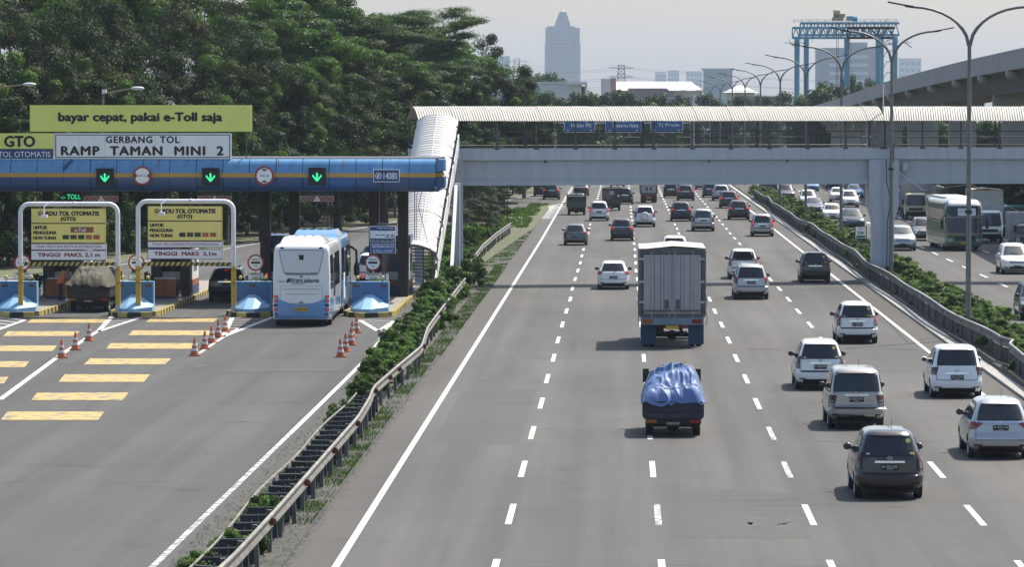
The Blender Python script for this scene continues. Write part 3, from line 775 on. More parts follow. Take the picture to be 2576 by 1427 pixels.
for px, py in ((684, 1318), (771, 1218), (838, 1137), (893, 1068), (935, 985), (990, 948), (1018, 928), (1063, 872), (1110, 790)):
    Y = G(px, py, .8)[1]; j = min(range(len(RP)), key=lambda q: abs(RP[q].y - Y))
    link('reflector', RM, gr, (RP[j].x + .07, RP[j].y, RP[j].z + .01))
# second, thin rail on the slip road side with the black panels between
PANEL = mat('black_screen_panel', (0.022, 0.023, 0.026), 0.55, var=0.2)
SEAM = mat('panel_seam', (0.16, 0.16, 0.16), 0.6)
gs = thing('glare_screen', 'black panelled anti-glare screen with thin top rail behind the guard rail', 'screen', (0, 0, 0))
thin = [Vector((-8.36 + .05 * math.sin(y * .31) + .04 * math.sin(y * .11), y, .62)) for y in range(78, 131, 2)]
MB().tube(thin, .028, 6).build('top_rail', RAILM, gr)
pm = MB()
for c3 in range(2):
    for r3 in range(1): pm.box(-.39 + c3 * .40, -.01 + c3 * .40, -.015, .015, .04, .56)
PMESH = pm.mesh('screen_panel', PANEL)
sm = MB()
for xx in (-.40, .0, .40): sm.box(xx - .008, xx + .008, -.022, .022, 0, .62)
sm.box(-.40, .40, -.02, .02, .55, .575)
SMESH = sm.mesh('panel_frame', SEAM)
for i in range(30):
    y = 79 + i * 1.72
    p = link('screen_panel', PMESH, gs, (-7.95, y, .03), (random.uniform(-.05, .05), random.uniform(-.06, .06), random.uniform(-.05, .05))); link('panel_frame', SMESH, p)
for i in range(13):
    y = 80 + i * 4
    MB().box(-8.38, -8.34, y - .02, y + .02, 0, .62).build('screen_post', RAILD, gs)
# ------------------------------------------------------------------ guard rail of the median
mr = thing('median_guard_rail', 'long dark steel guard rail along the planted median', 'guard rail', (0, 0, 0))
MRP = [Vector((13.75 + .10 * math.sin(y * .13) + .12 * math.sin(y * .047 + 1) + (.28 if 150 < y < 154 else 0) * 1, y, .92 + .05 * math.sin(y * .21))) for y in [100 + 2.0 * i for i in range(170)]]
for i in range(0, len(MRP) - 1, 4):
    b = MB(); P = MRP[i:i + 5]
    wbeam(b, P, -1); b.build('rail_beam', RAILD, mr, smooth=50); MB().tube([p + Vector((-.02, 0, .155)) for p in P], .035, 6).build('top_edge', GALV, mr, smooth=60)
LOWM = mat('grimy_concrete', (0.055, 0.053, 0.05), 0.9, var=0.4, vscale=.8, detail=8)
for i in range(0, len(MRP) - 1, 4):
    P = MRP[i:i + 5]; b = MB()
    for p, q in zip(P[:-1], P[1:]):
        vs = [(p.x + .06, p.y, .05), (q.x + .06, q.y, .05), (q.x + .06, q.y, .74), (p.x + .06, p.y, .74), (p.x + .2, p.y, .05), (q.x + .2, q.y, .05), (q.x + .2, q.y, .74), (p.x + .2, p.y, .74)]
        b.add(vs, [(0, 3, 2, 1), (4, 5, 6, 7), (3, 7, 6, 2)])
    b.build('backing_panel', LOWM, mr)
for i in range(1, len(MRP), 2):
    p = MRP[i]; link('rail_post', POSTM, mr, (p.x + .02, p.y, p.z))
WREF = MB().lathe([(.001, -.01), (.07, -.01), (.07, .015), (.001, .02)], 12, 0, Matrix.Rotation(R(90), 4, 'X')).mesh('reflector', CLEARLENS)
for y in (148, 162, 176, 190, 204):
    j = min(range(len(MRP)), key=lambda q: abs(MRP[q].y - y)); link('reflector', WREF, mr, (MRP[j].x - .08, MRP[j].y, MRP[j].z))
# ------------------------------------------------------------------ footbridge
BGREY = mat('bridge_grey_paint', (0.54, 0.57, 0.62), 0.6, col2=(0.42, 0.44, 0.47), vscale=1.0, detail=8, stretch=(2.2, 1, .3))
BGREY2 = mat('bridge_beam_paint', (0.47, 0.495, 0.53), 0.6, col2=(0.40, 0.42, 0.45), vscale=.8, detail=8, stretch=(2.6, 1, .22))
SHEET = mat('corrugated_white_sheet', (0.39, 0.375, 0.325), 0.55, var=0.12, vscale=.8, detail=7)
STEEL = mat('dark_railing_steel', (0.10, 0.10, 0.10), 0.55, metal=.4, var=.2)
WROOF = mat('white_stair_sheet', (0.50, 0.50, 0.485), 0.5, var=0.07, vscale=.9)
FBL = (-10.95, 223.2); FBM = (14.4, 230.4); FBR = (42.0, 231.0)
fb = thing('footbridge', 'grey covered footbridge with corrugated white roof spanning the motorway', 'footbridge', (0, 0, 0))
def span(A, Bp, name):
    A = Vector((*A, 0)); Bp = Vector((*Bp, 0)); L = (Bp - A).length; ang = math.atan2(Bp.y - A.y, Bp.x - A.x)
    M = Matrix.Translation(A) @ Matrix.Rotation(ang, 4, 'Z')
    W = 2.3                                   # y = 0 is the camera side
    def put(mb, nm, m, sm=0, **k):
        o = mb.build(nm, m, fb, smooth=sm, **k); o.matrix_local = M; return o
    b = MB()
    b.box(0, L, .18, .5, 5.62, 7.0); b.box(0, L, W - .5, W - .18, 5.62, 7.0)
    b.box(0, L, .02, .66, 5.38, 5.62); b.box(0, L, W - .66, W - .02, 5.38, 5.62)
    b.box(0, L, .5, W - .5, 6.6, 6.9)
    put(b, 'girder', BGREY2)
    b = MB(); b.box(0, L, 0, .14, 6.74, 7.36); b.box(0, L, W - .14, W, 6.74, 7.36); b.box(0, L, .14, W - .14, 6.9, 7.05)
    put(b, 'deck_edge', BGREY)
    n = int(L / 2.12); st = L / n
    pm = MB(); pm.box(-.05, .05, .02, .12, 7.36, 8.95); pm.box(-.13, .13, -.01, .17, 7.30, 7.42)
    pmesh = pm.mesh('railing_post', STEEL)
    pm2 = MB().box(-.05, .05, W - .12, W - .02, 7.36, 8.95).mesh('railing_post', STEEL)
    for i in range(n + 1):
        for me in ((pmesh, pm2) if i % 3 == 0 else (pmesh,)):
            o = link('railing_post', me, fb); o.matrix_local = M @ Matrix.Translation((min(L - .06, max(.06, i * st)), 0, 0))
    for z in (7.52, 7.95, 8.28):
        for yy in (.07, W - .07):
            put(MB().tube([(0, yy, z), (L, yy, z)], .026, 6), 'handrail', STEEL)
    for yy in (.07, W - .07): put(MB().box(0, L, yy - .03, yy + .03, 8.86, 8.95), 'eave_beam', STEEL)
    # corrugated roof: arched sheets .98 m wide, seven corrugations each, slightly uneven
    sw = .98; ns = int(L / sw) + 1; sw = L / ns
    def sheet_mesh(seed):
        rr = random.Random(seed); N = 7 * 6; mb = MB(); S = 9
        ph = rr.uniform(-.004, .004)
        for layer in (0, 1):
            def fn(u, v):
                cz = .019 * math.sin(2 * math.pi * 7 * u)
                a = -.6 + 1.2 * v
                rad = 1.55
                q = -1 + 2 * v; y = W / 2 + q * 1.42; z = 8.86 + .80 * (1 - abs(q) ** 1.55)
                nn = Vector((0, math.sin(a), math.cos(a)))
                p = Vector((u * (sw + .012), y, z)) + nn * (cz + (-.012 if layer else 0)) 
                p.z += ph
                return p
            mb.grid(fn, N, S)
        return mb.mesh('roof_sheet', SHEET, 60)
    shs = [sheet_mesh(k) for k in range(4)]
    for i in range(ns):
        o = link('roof_sheet', shs[random.randrange(4)], fb); o.matrix_local = M @ Matrix.Translation((i * sw, 0, random.uniform(-.005, .005))) @ Matrix.Rotation(random.uniform(-.002, .002), 4, 'X')
    return M, L
M1, L1 = span(FBL, FBM, 'a'); M2, L2 = span(FBM, FBR, 'b')
# drain stubs under the deck edge
for f in (.07, .27, .62, .79): 
    o = MB().tube([(L1 * f, .1, 6.74), (L1 * f, .1, 6.58)], .035, 6).build('drain_pipe', BLACK, fb); o.matrix_local = M1
# pier with its hammer head in front of the girders
px = FBM[0]; py = FBM[1]
b = MB(); b.prism([(-.82, 4.15), (-.82, 6.72), (.82, 6.72), (.82, 4.15), (.56, 3.3), (.56, -.1), (-.56, -.1), (-.56, 3.3)], -.35, 2.65)
pier = b.build('pier', mat('pier_pale_paint', (0.47, 0.48, 0.53), .6, var=.05, vscale=.6, detail=6), fb, (px, py, 0))
b = MB(); b.tube([(.12, -.40, 6.7), (.14, -.42, 5.5), (.34, -.42, 4.6), (.28, -.42, 3.9), (.2, -.40, 3.4), (.16, -.40, .4)], .022, 5); b.build('cable', BLACK, pier)
b = MB(); b.tube([(-.05, -.40, 6.9), (-.08, -.42, 4.2), (.0, -.4, 3.5), (.02, -.4, .2)], .04, 6); b.build('conduit', BGREY, pier)
b = MB(); b.box(.3, .42, -.42, -.38, 5.6, 6.9); b.tube([(.5, -.36, 6.6), (.5, -.5, 6.7), (.52, -.5, 7.6)], .03, 6); b.build('conduit', DARK, pier)
# electrical cluster by the railing at the pier
b = MB(); b.box(-.25, .12, -.12, .02, 7.45, 8.9); b.box(.2, .42, -.10, .02, 7.5, 8.8); b.box(-.7, .5, -.2, .0, 7.40, 7.46); b.tube([(-.45, -.1, 7.5), (-.6, -.14, 7.9), (-.45, -.12, 8.3), (-.3, -.1, 7.9)], .02, 5)
tag(b.build('meter_cabinet', mat('cabinet_grey', (.17, .165, .155), .6, var=.2), None, (px - .1, py - .02, 0)), 'grey electrical cabinets with loose cables fixed to the footbridge railing above the pier', 'cabinet')
MB().box(1.05, 1.3, -.2, .1, 6.1, 6.5).build('junction_box', BGREY, pier)
# mast and overlapping sheets on the roof near the pier
b = MB(); b.tube([(0, 0, 9.4), (0, 0, 10.9)], [.035, .03], 6); tag(b.build('short_mast', WHITE, None, (px + .0, py + .4, 0)), 'short white mast rising from the footbridge roof above the pier', 'mast')

# ------------------------------------------------------------------ covered stair down to the toll gate
st = thing('covered_stair', 'white corrugated barrel roof over the stair from the footbridge down behind the toll gate', 'stairway', (0, 0, 0))
SX0, SY0, SZ0 = -9.85, 222.6, 9.25         # roof top end (x, y, z of the ridge)
SX1, SY1, SZ1 = -10.5, 210.2, 2.85        # roof low end
top = Vector((SX0, SY0, SZ0)); low = Vector((SX1, SY1, SZ1)); axis = (low - top); SL = axis.length; ad = axis.normalized()
side = Vector((1, 0, 0)); nrm = side.cross(ad).normalized()
if nrm.z < 0: nrm = -nrm
WS = 1.10
ns = 13; sl = SL / ns
def stair_sheet(seed):
    mb = MB(); rr = random.Random(seed); ph = rr.uniform(-.008, .008)
    for layer in (0, 1):
        def fn(u, v):
            x = -1 + 2 * v
            # shallow gable of two curved halves, drooping at the eaves
            h = -.10 * abs(x) - .34 * abs(x) ** 3.2
            c = .028 * math.sin(2 * math.pi * 4 * u + .6)
            return Vector((x * WS, u * (sl + .02), h + c + ph + (-.015 if layer else 0)))
        mb.grid(fn, 20, 14)
    return mb.mesh('roof_sheet', WROOF, 60)
SM = Matrix((( side.x, ad.x, nrm.x, 0), (side.y, ad.y, nrm.y, 0), (side.z, ad.z, nrm.z, 0), (0, 0, 0, 1)))
sh = [stair_sheet(k) for k in range(3)]
for i in range(ns):
    o = link('roof_sheet', sh[i % 3], st); o.matrix_local = Matrix.Translation(top + ad * (i * sl) + nrm * random.uniform(-.012, .012)) @ SM
MB().box(-.03, .03, 0, SL, -.0, .03).build('ridge_cap', WROOF, st).matrix_local = Matrix.Translation(top) @ SM
# stringers, steps, side posts
STRG = mat('stringer_white', (.60, .60, .60), .6, var=.08)
b = MB()
for sx in (-1, 1):
    b.bar(top + side * sx * WS * .96 - Vector((0, 0, 2.15)), low + side * sx * WS * .96 + ad * .6 - Vector((0, 0, 2.35)), .07, .42)
b.build('stringer', STRG, st)
nst = 40
tm = MB().box(-WS * .94, WS * .94, -.15, .15, -.03, .03).mesh('step', mat('stair_tread', (.16, .16, .155), .8, var=.2))
for i in range(nst):
    f = i / nst; p = top.lerp(low, f) - Vector((0, 0, 1.95))
    link('step', tm, st, tuple(p + Vector((0, .1, 0))))
sp = MB()
for i in range(8):
    f = (i + .3) / 8; p = top + axis * f
    for sx in (-1, 1): sp = MB().bar(p + side * sx * WS * .98 - Vector((0, 0, 2.0)), p + side * sx * WS * .98 - Vector((0, 0, .42)), .07); sp.build('side_post', STEEL, st)
for sx in (-1, 1):
    for d in (1.15, 1.6): MB().tube([top + side * sx * WS - Vector((0, 0, d)), low + side * sx * WS - Vector((0, 0, d))], .03, 6).build('handrail', STRG, st)
# white side screens with dark slots on the motorway side
for i in range(4):
    f0 = .02 + i * .245; f1 = f0 + .225
    p = top + axis * f0; q = top + axis * f1; e = side * (WS + .05)
    b = MB(); b.add([p + e - Vector((0, 0, 1.75)), q + e - Vector((0, 0, 1.75)), q + e - Vector((0, 0, .95)), p + e - Vector((0, 0, .95)), p + e * 1.03 - Vector((0, 0, 1.75)), q + e * 1.03 - Vector((0, 0, 1.75)), q + e * 1.03 - Vector((0, 0, .95)), p + e * 1.03 - Vector((0, 0, .95))], [(0, 1, 2, 3), (7, 6, 5, 4), (0, 4, 5, 1), (2, 6, 7, 3), (1, 5, 6, 2), (0, 3, 7, 4)])
    b.build('side_screen', STRG, st)
# curved hood over the foot of the stair
b = MB()
for layer in (0, 1):
    b.grid(lambda u, v: Vector((SX1 + .05 + (-1 + 2 * u) * 1.12, SY1 - 1.6 * v + .1, 2.86 + .5 * math.cos((-1 + 2 * u) * 1.35) - .45 - .22 * v - (.03 if layer else 0))), 14, 3)
b.build('entrance_hood', WROOF, st, smooth=60)
b = MB(); a = [Vector((SX1 + .05 + (-1 + 2 * i / 14) * 1.12, SY1 - 1.52, 2.62 + .5 * math.cos((-1 + 2 * i / 14) * 1.35) - .45)) for i in range(15)]
b.tube(a, .07, 6); b.build('hood_rim', STEEL, st)
for sx in (-1.0, -.55, .55, 1.0): MB().bar((SX1 + sx, SY1 - 1.4, 0), (SX1 + sx, SY1 - 1.4, 2.45 + .25 * math.cos(sx * 1.3) - .1), .06).build('hood_post', STEEL, st)
for z in (.9, 1.2): MB().tube([(SX1 - 1.0, SY1 - 1.4, z), (SX1 - .55, SY1 - 1.4, z)], .02, 5).build('gate_bar', STEEL, st)
for z in (.85, 1.1): MB().tube([(SX1 + .5, SY1 - 1.4, z - .1), (SX1 + 1.05, SY1 - 1.4, z + .12)], .03, 5).build('gate_bar', STEEL, st)
b = MB()   # landing and support columns
b.box(-11.0, -8.7, 222.4, 224.6, 6.85, 7.05); b.build('landing', BGREY, st)
for x, y, h in ((-8.75, 219.5, 5.6), (-8.75, 223.5, 6.9), (-10.9, 223.8, 6.9)): MB().box(x - .22, x + .22, y - .22, y + .22, -.1, h).build('column', BGREY, st)
b = MB(); b.bar((-8.72, 219.2, 5.4), (-8.72, 212.0, .2), .16, .3); b.build('stringer', STRG, st)
for dx, zt in ((-.42, 5.6), (-.34, 5.6), (-.3, 5.6)):
    pass
# ------------------------------------------------------------------ toll gate
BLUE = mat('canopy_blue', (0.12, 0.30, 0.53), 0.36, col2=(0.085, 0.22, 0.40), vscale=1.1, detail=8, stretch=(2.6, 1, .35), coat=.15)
BLUE_SHADE = mat('canopy_blue_shaded', (0.034, 0.088, 0.215), 0.35, var=0.12, vscale=.8, detail=6, coat=.2)  # canopy blue with the shade of the down-turned lower half put into the colour
ORNG = mat('canopy_orange_band', (0.50, 0.29, 0.06), 0.5, var=0.15, vscale=1.0)
RUST = mat('rust_streak', (0.22, 0.12, 0.06), 0.8, var=.3)
BLOCKB = mat('barrier_blue', (0.055, 0.165, 0.36), 0.6, var=0.2, vscale=1.6, detail=8, wear=((.30, .40, .48), 2.4, .66))
NOSEB = mat('barrier_light_blue', (0.20, 0.40, 0.60), 0.6, var=0.14, vscale=1.6, detail=8, wear=((.55, .62, .66), 2.0, .64))
NAVY = mat('sign_navy', (0.022, 0.055, 0.16), 0.45)
SIGNY = mat('sign_yellow', (0.88, 0.75, 0.22), 0.5, var=.06, vscale=.6)
SIGNG = mat('banner_lime', (0.78, 0.82, 0.20), 0.5, var=.07, vscale=.5)
SIGNW = mat('sign_white', (0.86, 0.86, 0.86), 0.5, var=.04, vscale=.7)
INK = mat('black_print', (0.012, 0.012, 0.013), 0.5)
REDINK = mat('dark_red_print', (0.25, 0.02, 0.03), 0.5)
REDRING = mat('sign_red', (0.33, 0.03, 0.035), 0.45)
KY = mat('kerb_yellow', (0.50, 0.40, 0.10), 0.7, var=.2, vscale=3)
KB = mat('kerb_black', (0.04, 0.036, 0.03), 0.8, var=.4, vscale=3)
COLM = mat('brown_black_column', (0.03, 0.024, 0.02), 0.6, var=.2)
YPOLE = mat('pole_yellow', (0.55, 0.36, 0.03), 0.5, var=.15, vscale=2)
LEDG = mat('green_led', (0.02, 0.3, 0.12), 0.5, emit=(0.05, 1.0, 0.42), estr=0.5)
LEDBOX = mat('led_box_black', (0.006, 0.008, 0.008), 0.6)
ORB = mat('orange_counter', (0.30, 0.10, 0.035), 0.6, var=.1)
CY = 201.0; CX1 = XA(1096, CY); CX0 = -36.2; CZ = (ZA(400, CY) + ZA(482, CY)) / 2; CR = (ZA(400, CY) - ZA(482, CY)) / 2
gate = thing('toll_gate', 'long toll gate canopy with rounded blue fascia and orange band over five lanes', 'toll gate', (0, 0, 0))
pw = 1.285; npan = int((CX1 - CX0) / pw)
def panel(a0, a1, r, m, nm, gap=.016, bow=1.0):
    mb = MB()
    for layer in (0, 1):
        mb.grid(lambda u, v: Vector((gap + u * (pw - 2 * gap), -math.cos(a0 + (a1 - a0) * v) * (r - .03 * layer) * .62, math.sin(a0 + (a1 - a0) * v) * (r - .03 * layer))), 2, 8)
    return mb.mesh(nm, m, 60)
PU = panel(.13, math.pi / 2, CR, BLUE, 'fascia_panel'); PL = panel(-math.pi / 2, -.13, CR, BLUE_SHADE, 'fascia_panel'); PO = panel(-.14, .14, CR * .985, ORNG, 'band_panel', .002)
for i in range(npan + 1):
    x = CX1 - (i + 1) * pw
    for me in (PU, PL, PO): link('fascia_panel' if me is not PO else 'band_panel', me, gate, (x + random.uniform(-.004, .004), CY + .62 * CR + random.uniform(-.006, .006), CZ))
rr = random.Random(4)
MB().tube([(CX0, CY + .62 * CR, CZ), (CX1 - .05, CY + .62 * CR, CZ)], CR * .56, 16).build('fascia_backing', LEDBOX, gate)
b = MB()
for px, y0, l in ((347, 405, 22), (585, 408, 20), (300, 404, 9), (398, 406, 12), (700, 405, 10), (862, 405, 14), (470, 405, 8)):
    x, z = AT(px, y0, CY); 
    for k in range(4):
        a0 = math.pi / 2 - .35 - k * .22; a1 = a0 - .22 * (l / 20 + .2)
        w = .028 * (1 - k * .18)
        b.add([(x - w, CY + .62 * CR - math.cos(a0) * (CR + .004) * .62, CZ + math.sin(a0) * (CR + .004)), (x + w, CY + .62 * CR - math.cos(a0) * (CR + .004) * .62, CZ + math.sin(a0) * (CR + .004)), (x + w * .7, CY + .62 * CR - math.cos(a1) * (CR + .004) * .62, CZ + math.sin(a1) * (CR + .004)), (x - w * .7, CY + .62 * CR - math.cos(a1) * (CR + .004) * .62, CZ + math.sin(a1) * (CR + .004))], [(0, 1, 2, 3)])
b.build('rust_streak', RUST, gate)
# flat returns at the right-hand end, roof slab, soffit, back fascia
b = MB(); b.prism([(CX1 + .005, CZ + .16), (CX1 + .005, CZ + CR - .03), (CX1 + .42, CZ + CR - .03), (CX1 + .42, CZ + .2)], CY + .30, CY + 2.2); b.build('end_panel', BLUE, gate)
b = MB(); b.prism([(CX1 + .005, CZ - CR + .03), (CX1 + .005, CZ - .12), (CX1 + .42, CZ - .08), (CX1 + .42, CZ - CR + .2)], CY + .30, CY + 2.2); b.build('end_panel', BLUE_SHADE, gate)
b = MB(); b.box(CX1 - .02, CX1 + .33, CY + .34, CY + 2.1, CZ - .10, CZ + .12); b.build('band_panel', ORNG, gate)
b = MB(); b.box(CX0, CX1 + .1, CY + .62 * CR + .0, CY + 8.4, CZ + CR - .10, CZ + CR + .035); b.build('roof_slab', mat('roof_dark', (.05, .055, .065), .7, var=.3), gate)
b = MB(); b.box(CX0, CX1 + .1, CY + .62 * CR, CY + 8.4, CZ - CR - .02, CZ - CR + .08); b.build('soffit', mat('soffit_grey', (.10, .105, .11), .8, var=.15), gate)
b = MB(); b.box(CX0, CX1, CY + 8.4, CY + 8.6, CZ - CR, CZ + CR); b.build('back_fascia', BLUE_SHADE, gate)
b = MB(); b.tube([(XA(180, CY), CY + .62 * CR - .3, CZ + CR * .94), (XA(160, CY), CY + .02, CZ + .3)], .09, 6); b.build('hanging_strip', BLUE_SHADE, gate)
ISL = [XA(936, 193), XA(643, 193), XA(349, 193), XA(58, 193), XA(-232, 193)]
for i, x in enumerate(ISL):
    for dx in (-.72, .72): MB().box(x + dx - .25, x + dx + .25, 206.5, 207.1, .15, CZ - CR).build('column', COLM, gate)
# signs above and on the canopy
def board(name, label, x0, x1, z0, z1, y, m, frame=None, cat='sign', th=.08, fr=.05):
    t = thing(name, label, cat, ((x0 + x1) / 2, y, (z0 + z1) / 2)); w = (x1 - x0) / 2; h = (z1 - z0) / 2
    if frame:
        MB().box(-w, w, 0, th, -h, h).build('frame', frame, t); MB().box(-w + fr, w - fr, -.008, .01, -h + fr, h - fr).build('face', m, t)
    else: MB().box(-w, w, 0, th, -h, h).build('face', m, t)
    t['w'] = w; t['h'] = h
    return t
def pboard(name, label, px0, px1, py0, py1, Y, m, frame=None, **k):
    x0, z1 = AT(px0, py0, Y); x1, z0 = AT(px1, py1, Y); return board(name, label, x0, x1, z0, z1, Y, m, frame, **k)
def ptext(t, s, px0, px1, py0, py1, m, bold=.0, shear=0, dy=-.016, space=1.0):
    Y = t.location.y; x0, z1 = AT(px0, py0, Y); x1, z0 = AT(px1, py1, Y)
    return text(t, s, (x0 + x1) / 2 - t.location.x, dy, (z0 + z1) / 2 - t.location.z, abs(x1 - x0), abs(z1 - z0), m, bold, shear, space=space)
SY = 201.35
t = pboard('banner_sign', 'long lime green banner with black lettering on top of the toll roof', 75, 634, 264, 331, SY, SIGNG)
ptext(t, 'bayar cepat, pakai e-Toll saja', 146, 560, 282, 312, INK, .05)
t = pboard('gate_name_sign', 'white gate name sign with black border between banner and blue canopy', 136, 582, 335, 400, SY, SIGNW, SIGNW)
w, h = t['w'], t['h']
b = MB()
for a, c in (((-w + .06, -h + .06), (w - .06, -h + .10)), ((-w + .06, h - .10), (w - .06, h - .06)), ((-w + .06, -h + .1), (-w + .1, h - .1)), ((w - .1, -h + .1), (w - .06, h - .1))): b.box(a[0], c[0], -.014, -.004, a[1], c[1])
b.build('border', INK, t)
ptext(t, 'GERBANG  TOL', 266, 452, 342, 360, INK, .045, space=1.15); ptext(t, 'RAMP  TAMAN  MINI  2', 153, 563, 367, 391, INK, .06, space=1.15)
for k in range(1, 7): MB().box(-w + k * 2 * w / 7 - .004, -w + k * 2 * w / 7 + .004, -.012, -.004, -h + .12, h - .12).build('panel_joint', mat('joint_grey', (.35, .35, .35), .6), t)
t = pboard('lane_type_sign', 'green and navy sign cut by the left edge above the blue canopy', -150, 134, 335, 398, SY, SIGNG)
w, h = t['w'], t['h']
MB().box(-w, w, -.01, .0, -h, -h + .46).build('lower_band', NAVY, t)
ptext(t, 'GTO', 10, 89, 341, 370, INK, .05); ptext(t, 'GARDU TOL OTOMATIS', -72, 127, 381, 395, SIGNW, .0, dy=-.018)
b = MB()
for px in (90, 180, 330, 470, 560, 620): 
    x = XA(px, SY + .3); b.bar((x, SY + .3, CZ + CR), (x, SY + .14, ZA(300, SY)), .05)
o = b.build('sign_struts', STEEL, gate)
# lane lights, clearance discs, number plate, on brackets in front of the canopy
FY = CY - .22
def arrow(px0, px1, py0, py1, label, has=True):
    t = pboard('lane_light', label, px0, px1, py0, py1, FY, LEDBOX, th=.3, cat='lane signal')
    b = MB(); s = t['h'] * .95; d = .026
    pts = []
    for k in range(6): pts += [(-.045, .42 - k * .13), (.045, .42 - k * .13)]
    for k in range(6): pts += [(-.07 - k * .09, -.44 + k * .115 - .1 + .04), (.07 + k * .09, -.44 + k * .115 - .06), (-.04 - k * .09, -.34 + k * .115 - .1 + .04), (.04 + k * .09, -.34 + k * .115 - .06)]
    for x, z in pts: b.box(x * s - d, x * s + d, -.012, -.002, z * s - d, z * s + d)
    b.build('arrow', LEDG, t); MB().box(-t['w'] - .03, t['w'] + .03, -.12, .1, t['h'], t['h'] + .03).build('visor', LEDBOX, t)
    return t
arrow(242, 285, 425, 467, 'black lane light with green down arrow left of the 2,5 m disc')
arrow(508, 551, 424, 467, 'black lane light with green down arrow between the two round discs')
arrow(776, 819, 423, 466, 'black lane light with green down arrow right of the 4,2 m disc')
def disc(px, py, r_px, Y, label, ring=REDRING, name='clearance_sign'):
    x, z = AT(px, py, Y); r = r_px * (Y / FPX) * 1.0
    t = thing(name, label, 'sign', (x, Y, z)); Mx = Matrix.Rotation(R(90), 4, 'X')
    MB().lathe([(.001, -.03), (r, -.03), (r, .0), (.001, .0)], 28, 0, Mx).build('rim', ring, t)
    MB().lathe([(.001, -.0), (r * .80, -.0), (r * .80, .008), (.001, .008)], 28, 0, Mx).build('face', SIGNW, t)
    t['w'] = r; return t
for px, py, s, lb, lr in ((358, 442, '2,5 m', 'round red-rimmed width sign reading 2,5 m on the blue canopy', True), (665, 442, '4,2 m', 'round red-rimmed height sign reading 4,2 m on the blue canopy', False)):
    t = disc(px, py, 24, FY, lb); r = t['w']
    text(t, s, 0, -.014, 0, r * .92, r * .26, INK, .02)
    b = MB()
    for q in (-1, 1):
        if lr: b.prism([(q * r * .78, r * .36), (q * r * .52, 0), (q * r * .78, -r * .36)], -.014, -.009)
        else: b.prism([(r * .40, q * r * .70), (0, q * r * .46), (-r * .40, q * r * .70)], -.014, -.009)
    b.build('wedge', INK, t)
t = pboard('gate_number_sign', 'navy sign with white border and number 14080 on the canopy', 939, 1005, 426, 458, FY, NAVY, SIGNW, fr=.03)
ptext(t, '14080', 965, 999, 434, 451, SIGNW, .01)
x0, z0 = AT(952, 442, FY); b = MB(); b.lathe([(.12, -.004), (.155, -.004), (.155, .004), (.12, .004)], 18, 0, Matrix.Translation((x0 - t.location.x, -.014, z0 - t.location.z)) @ Matrix.Rotation(R(90), 4, 'X'), cap=False)
b.box(x0 - t.location.x - .06, x0 - t.location.x + .03, -.018, -.012, z0 - t.location.z - .07, z0 - t.location.z + .04); b.box(x0 - t.location.x, x0 - t.location.x + .05, -.018, -.012, z0 - t.location.z - .02, z0 - t.location.z + .08); b.build('call_icon', SIGNW, t)
# boards hung under the canopy
HY = 202.6
t = pboard('led_board', 'black board with green lit lettering hanging under the canopy above the left portal', 150, 206, 486, 503, HY, LEDBOX, cat='led board'); ptext(t, '-:- TOLL', 153, 203, 489, 501, LEDG, .0)
for px0, px1, lb in ((755, 840, 'hanging height board with red chevrons above the articulated bus'), (498, 582, 'hanging height board with red chevrons left of the bus lane'), (212, 297, 'hanging height board with red chevrons behind the left portal')):
    t = pboard('height_board', lb, px0, px1, 482, 506, HY + .3, mat('board_teal', (.03, .07, .08), .5)); w, h = t['w'], t['h']
    MB().box(-w, w, -.02, .06, -h - .02, -h + .26).build('chevron_strip', SIGNW, t)
    b = MB()
    for k in range(-6, 7):
        sgn = 1 if k > 0 else -1
        if k: b.prism([(k * w / 6.4 - sgn * .09, -h + .25), (k * w / 6.4 - sgn * .0, -h + .25), (min(w, max(-w, k * w / 6.4 + sgn * .17)), -h - .01), (min(w, max(-w, k * w / 6.4 + sgn * .07)), -h - .01)], -.028, -.021)
    b.build('chevron', REDINK, t)
    text(t, 'TINGGI MAKS. 4,20 m', 0, -.012, h * .4, w * 1.3, .09, mat('teal_print', (.16, .24, .24), .5), 0)

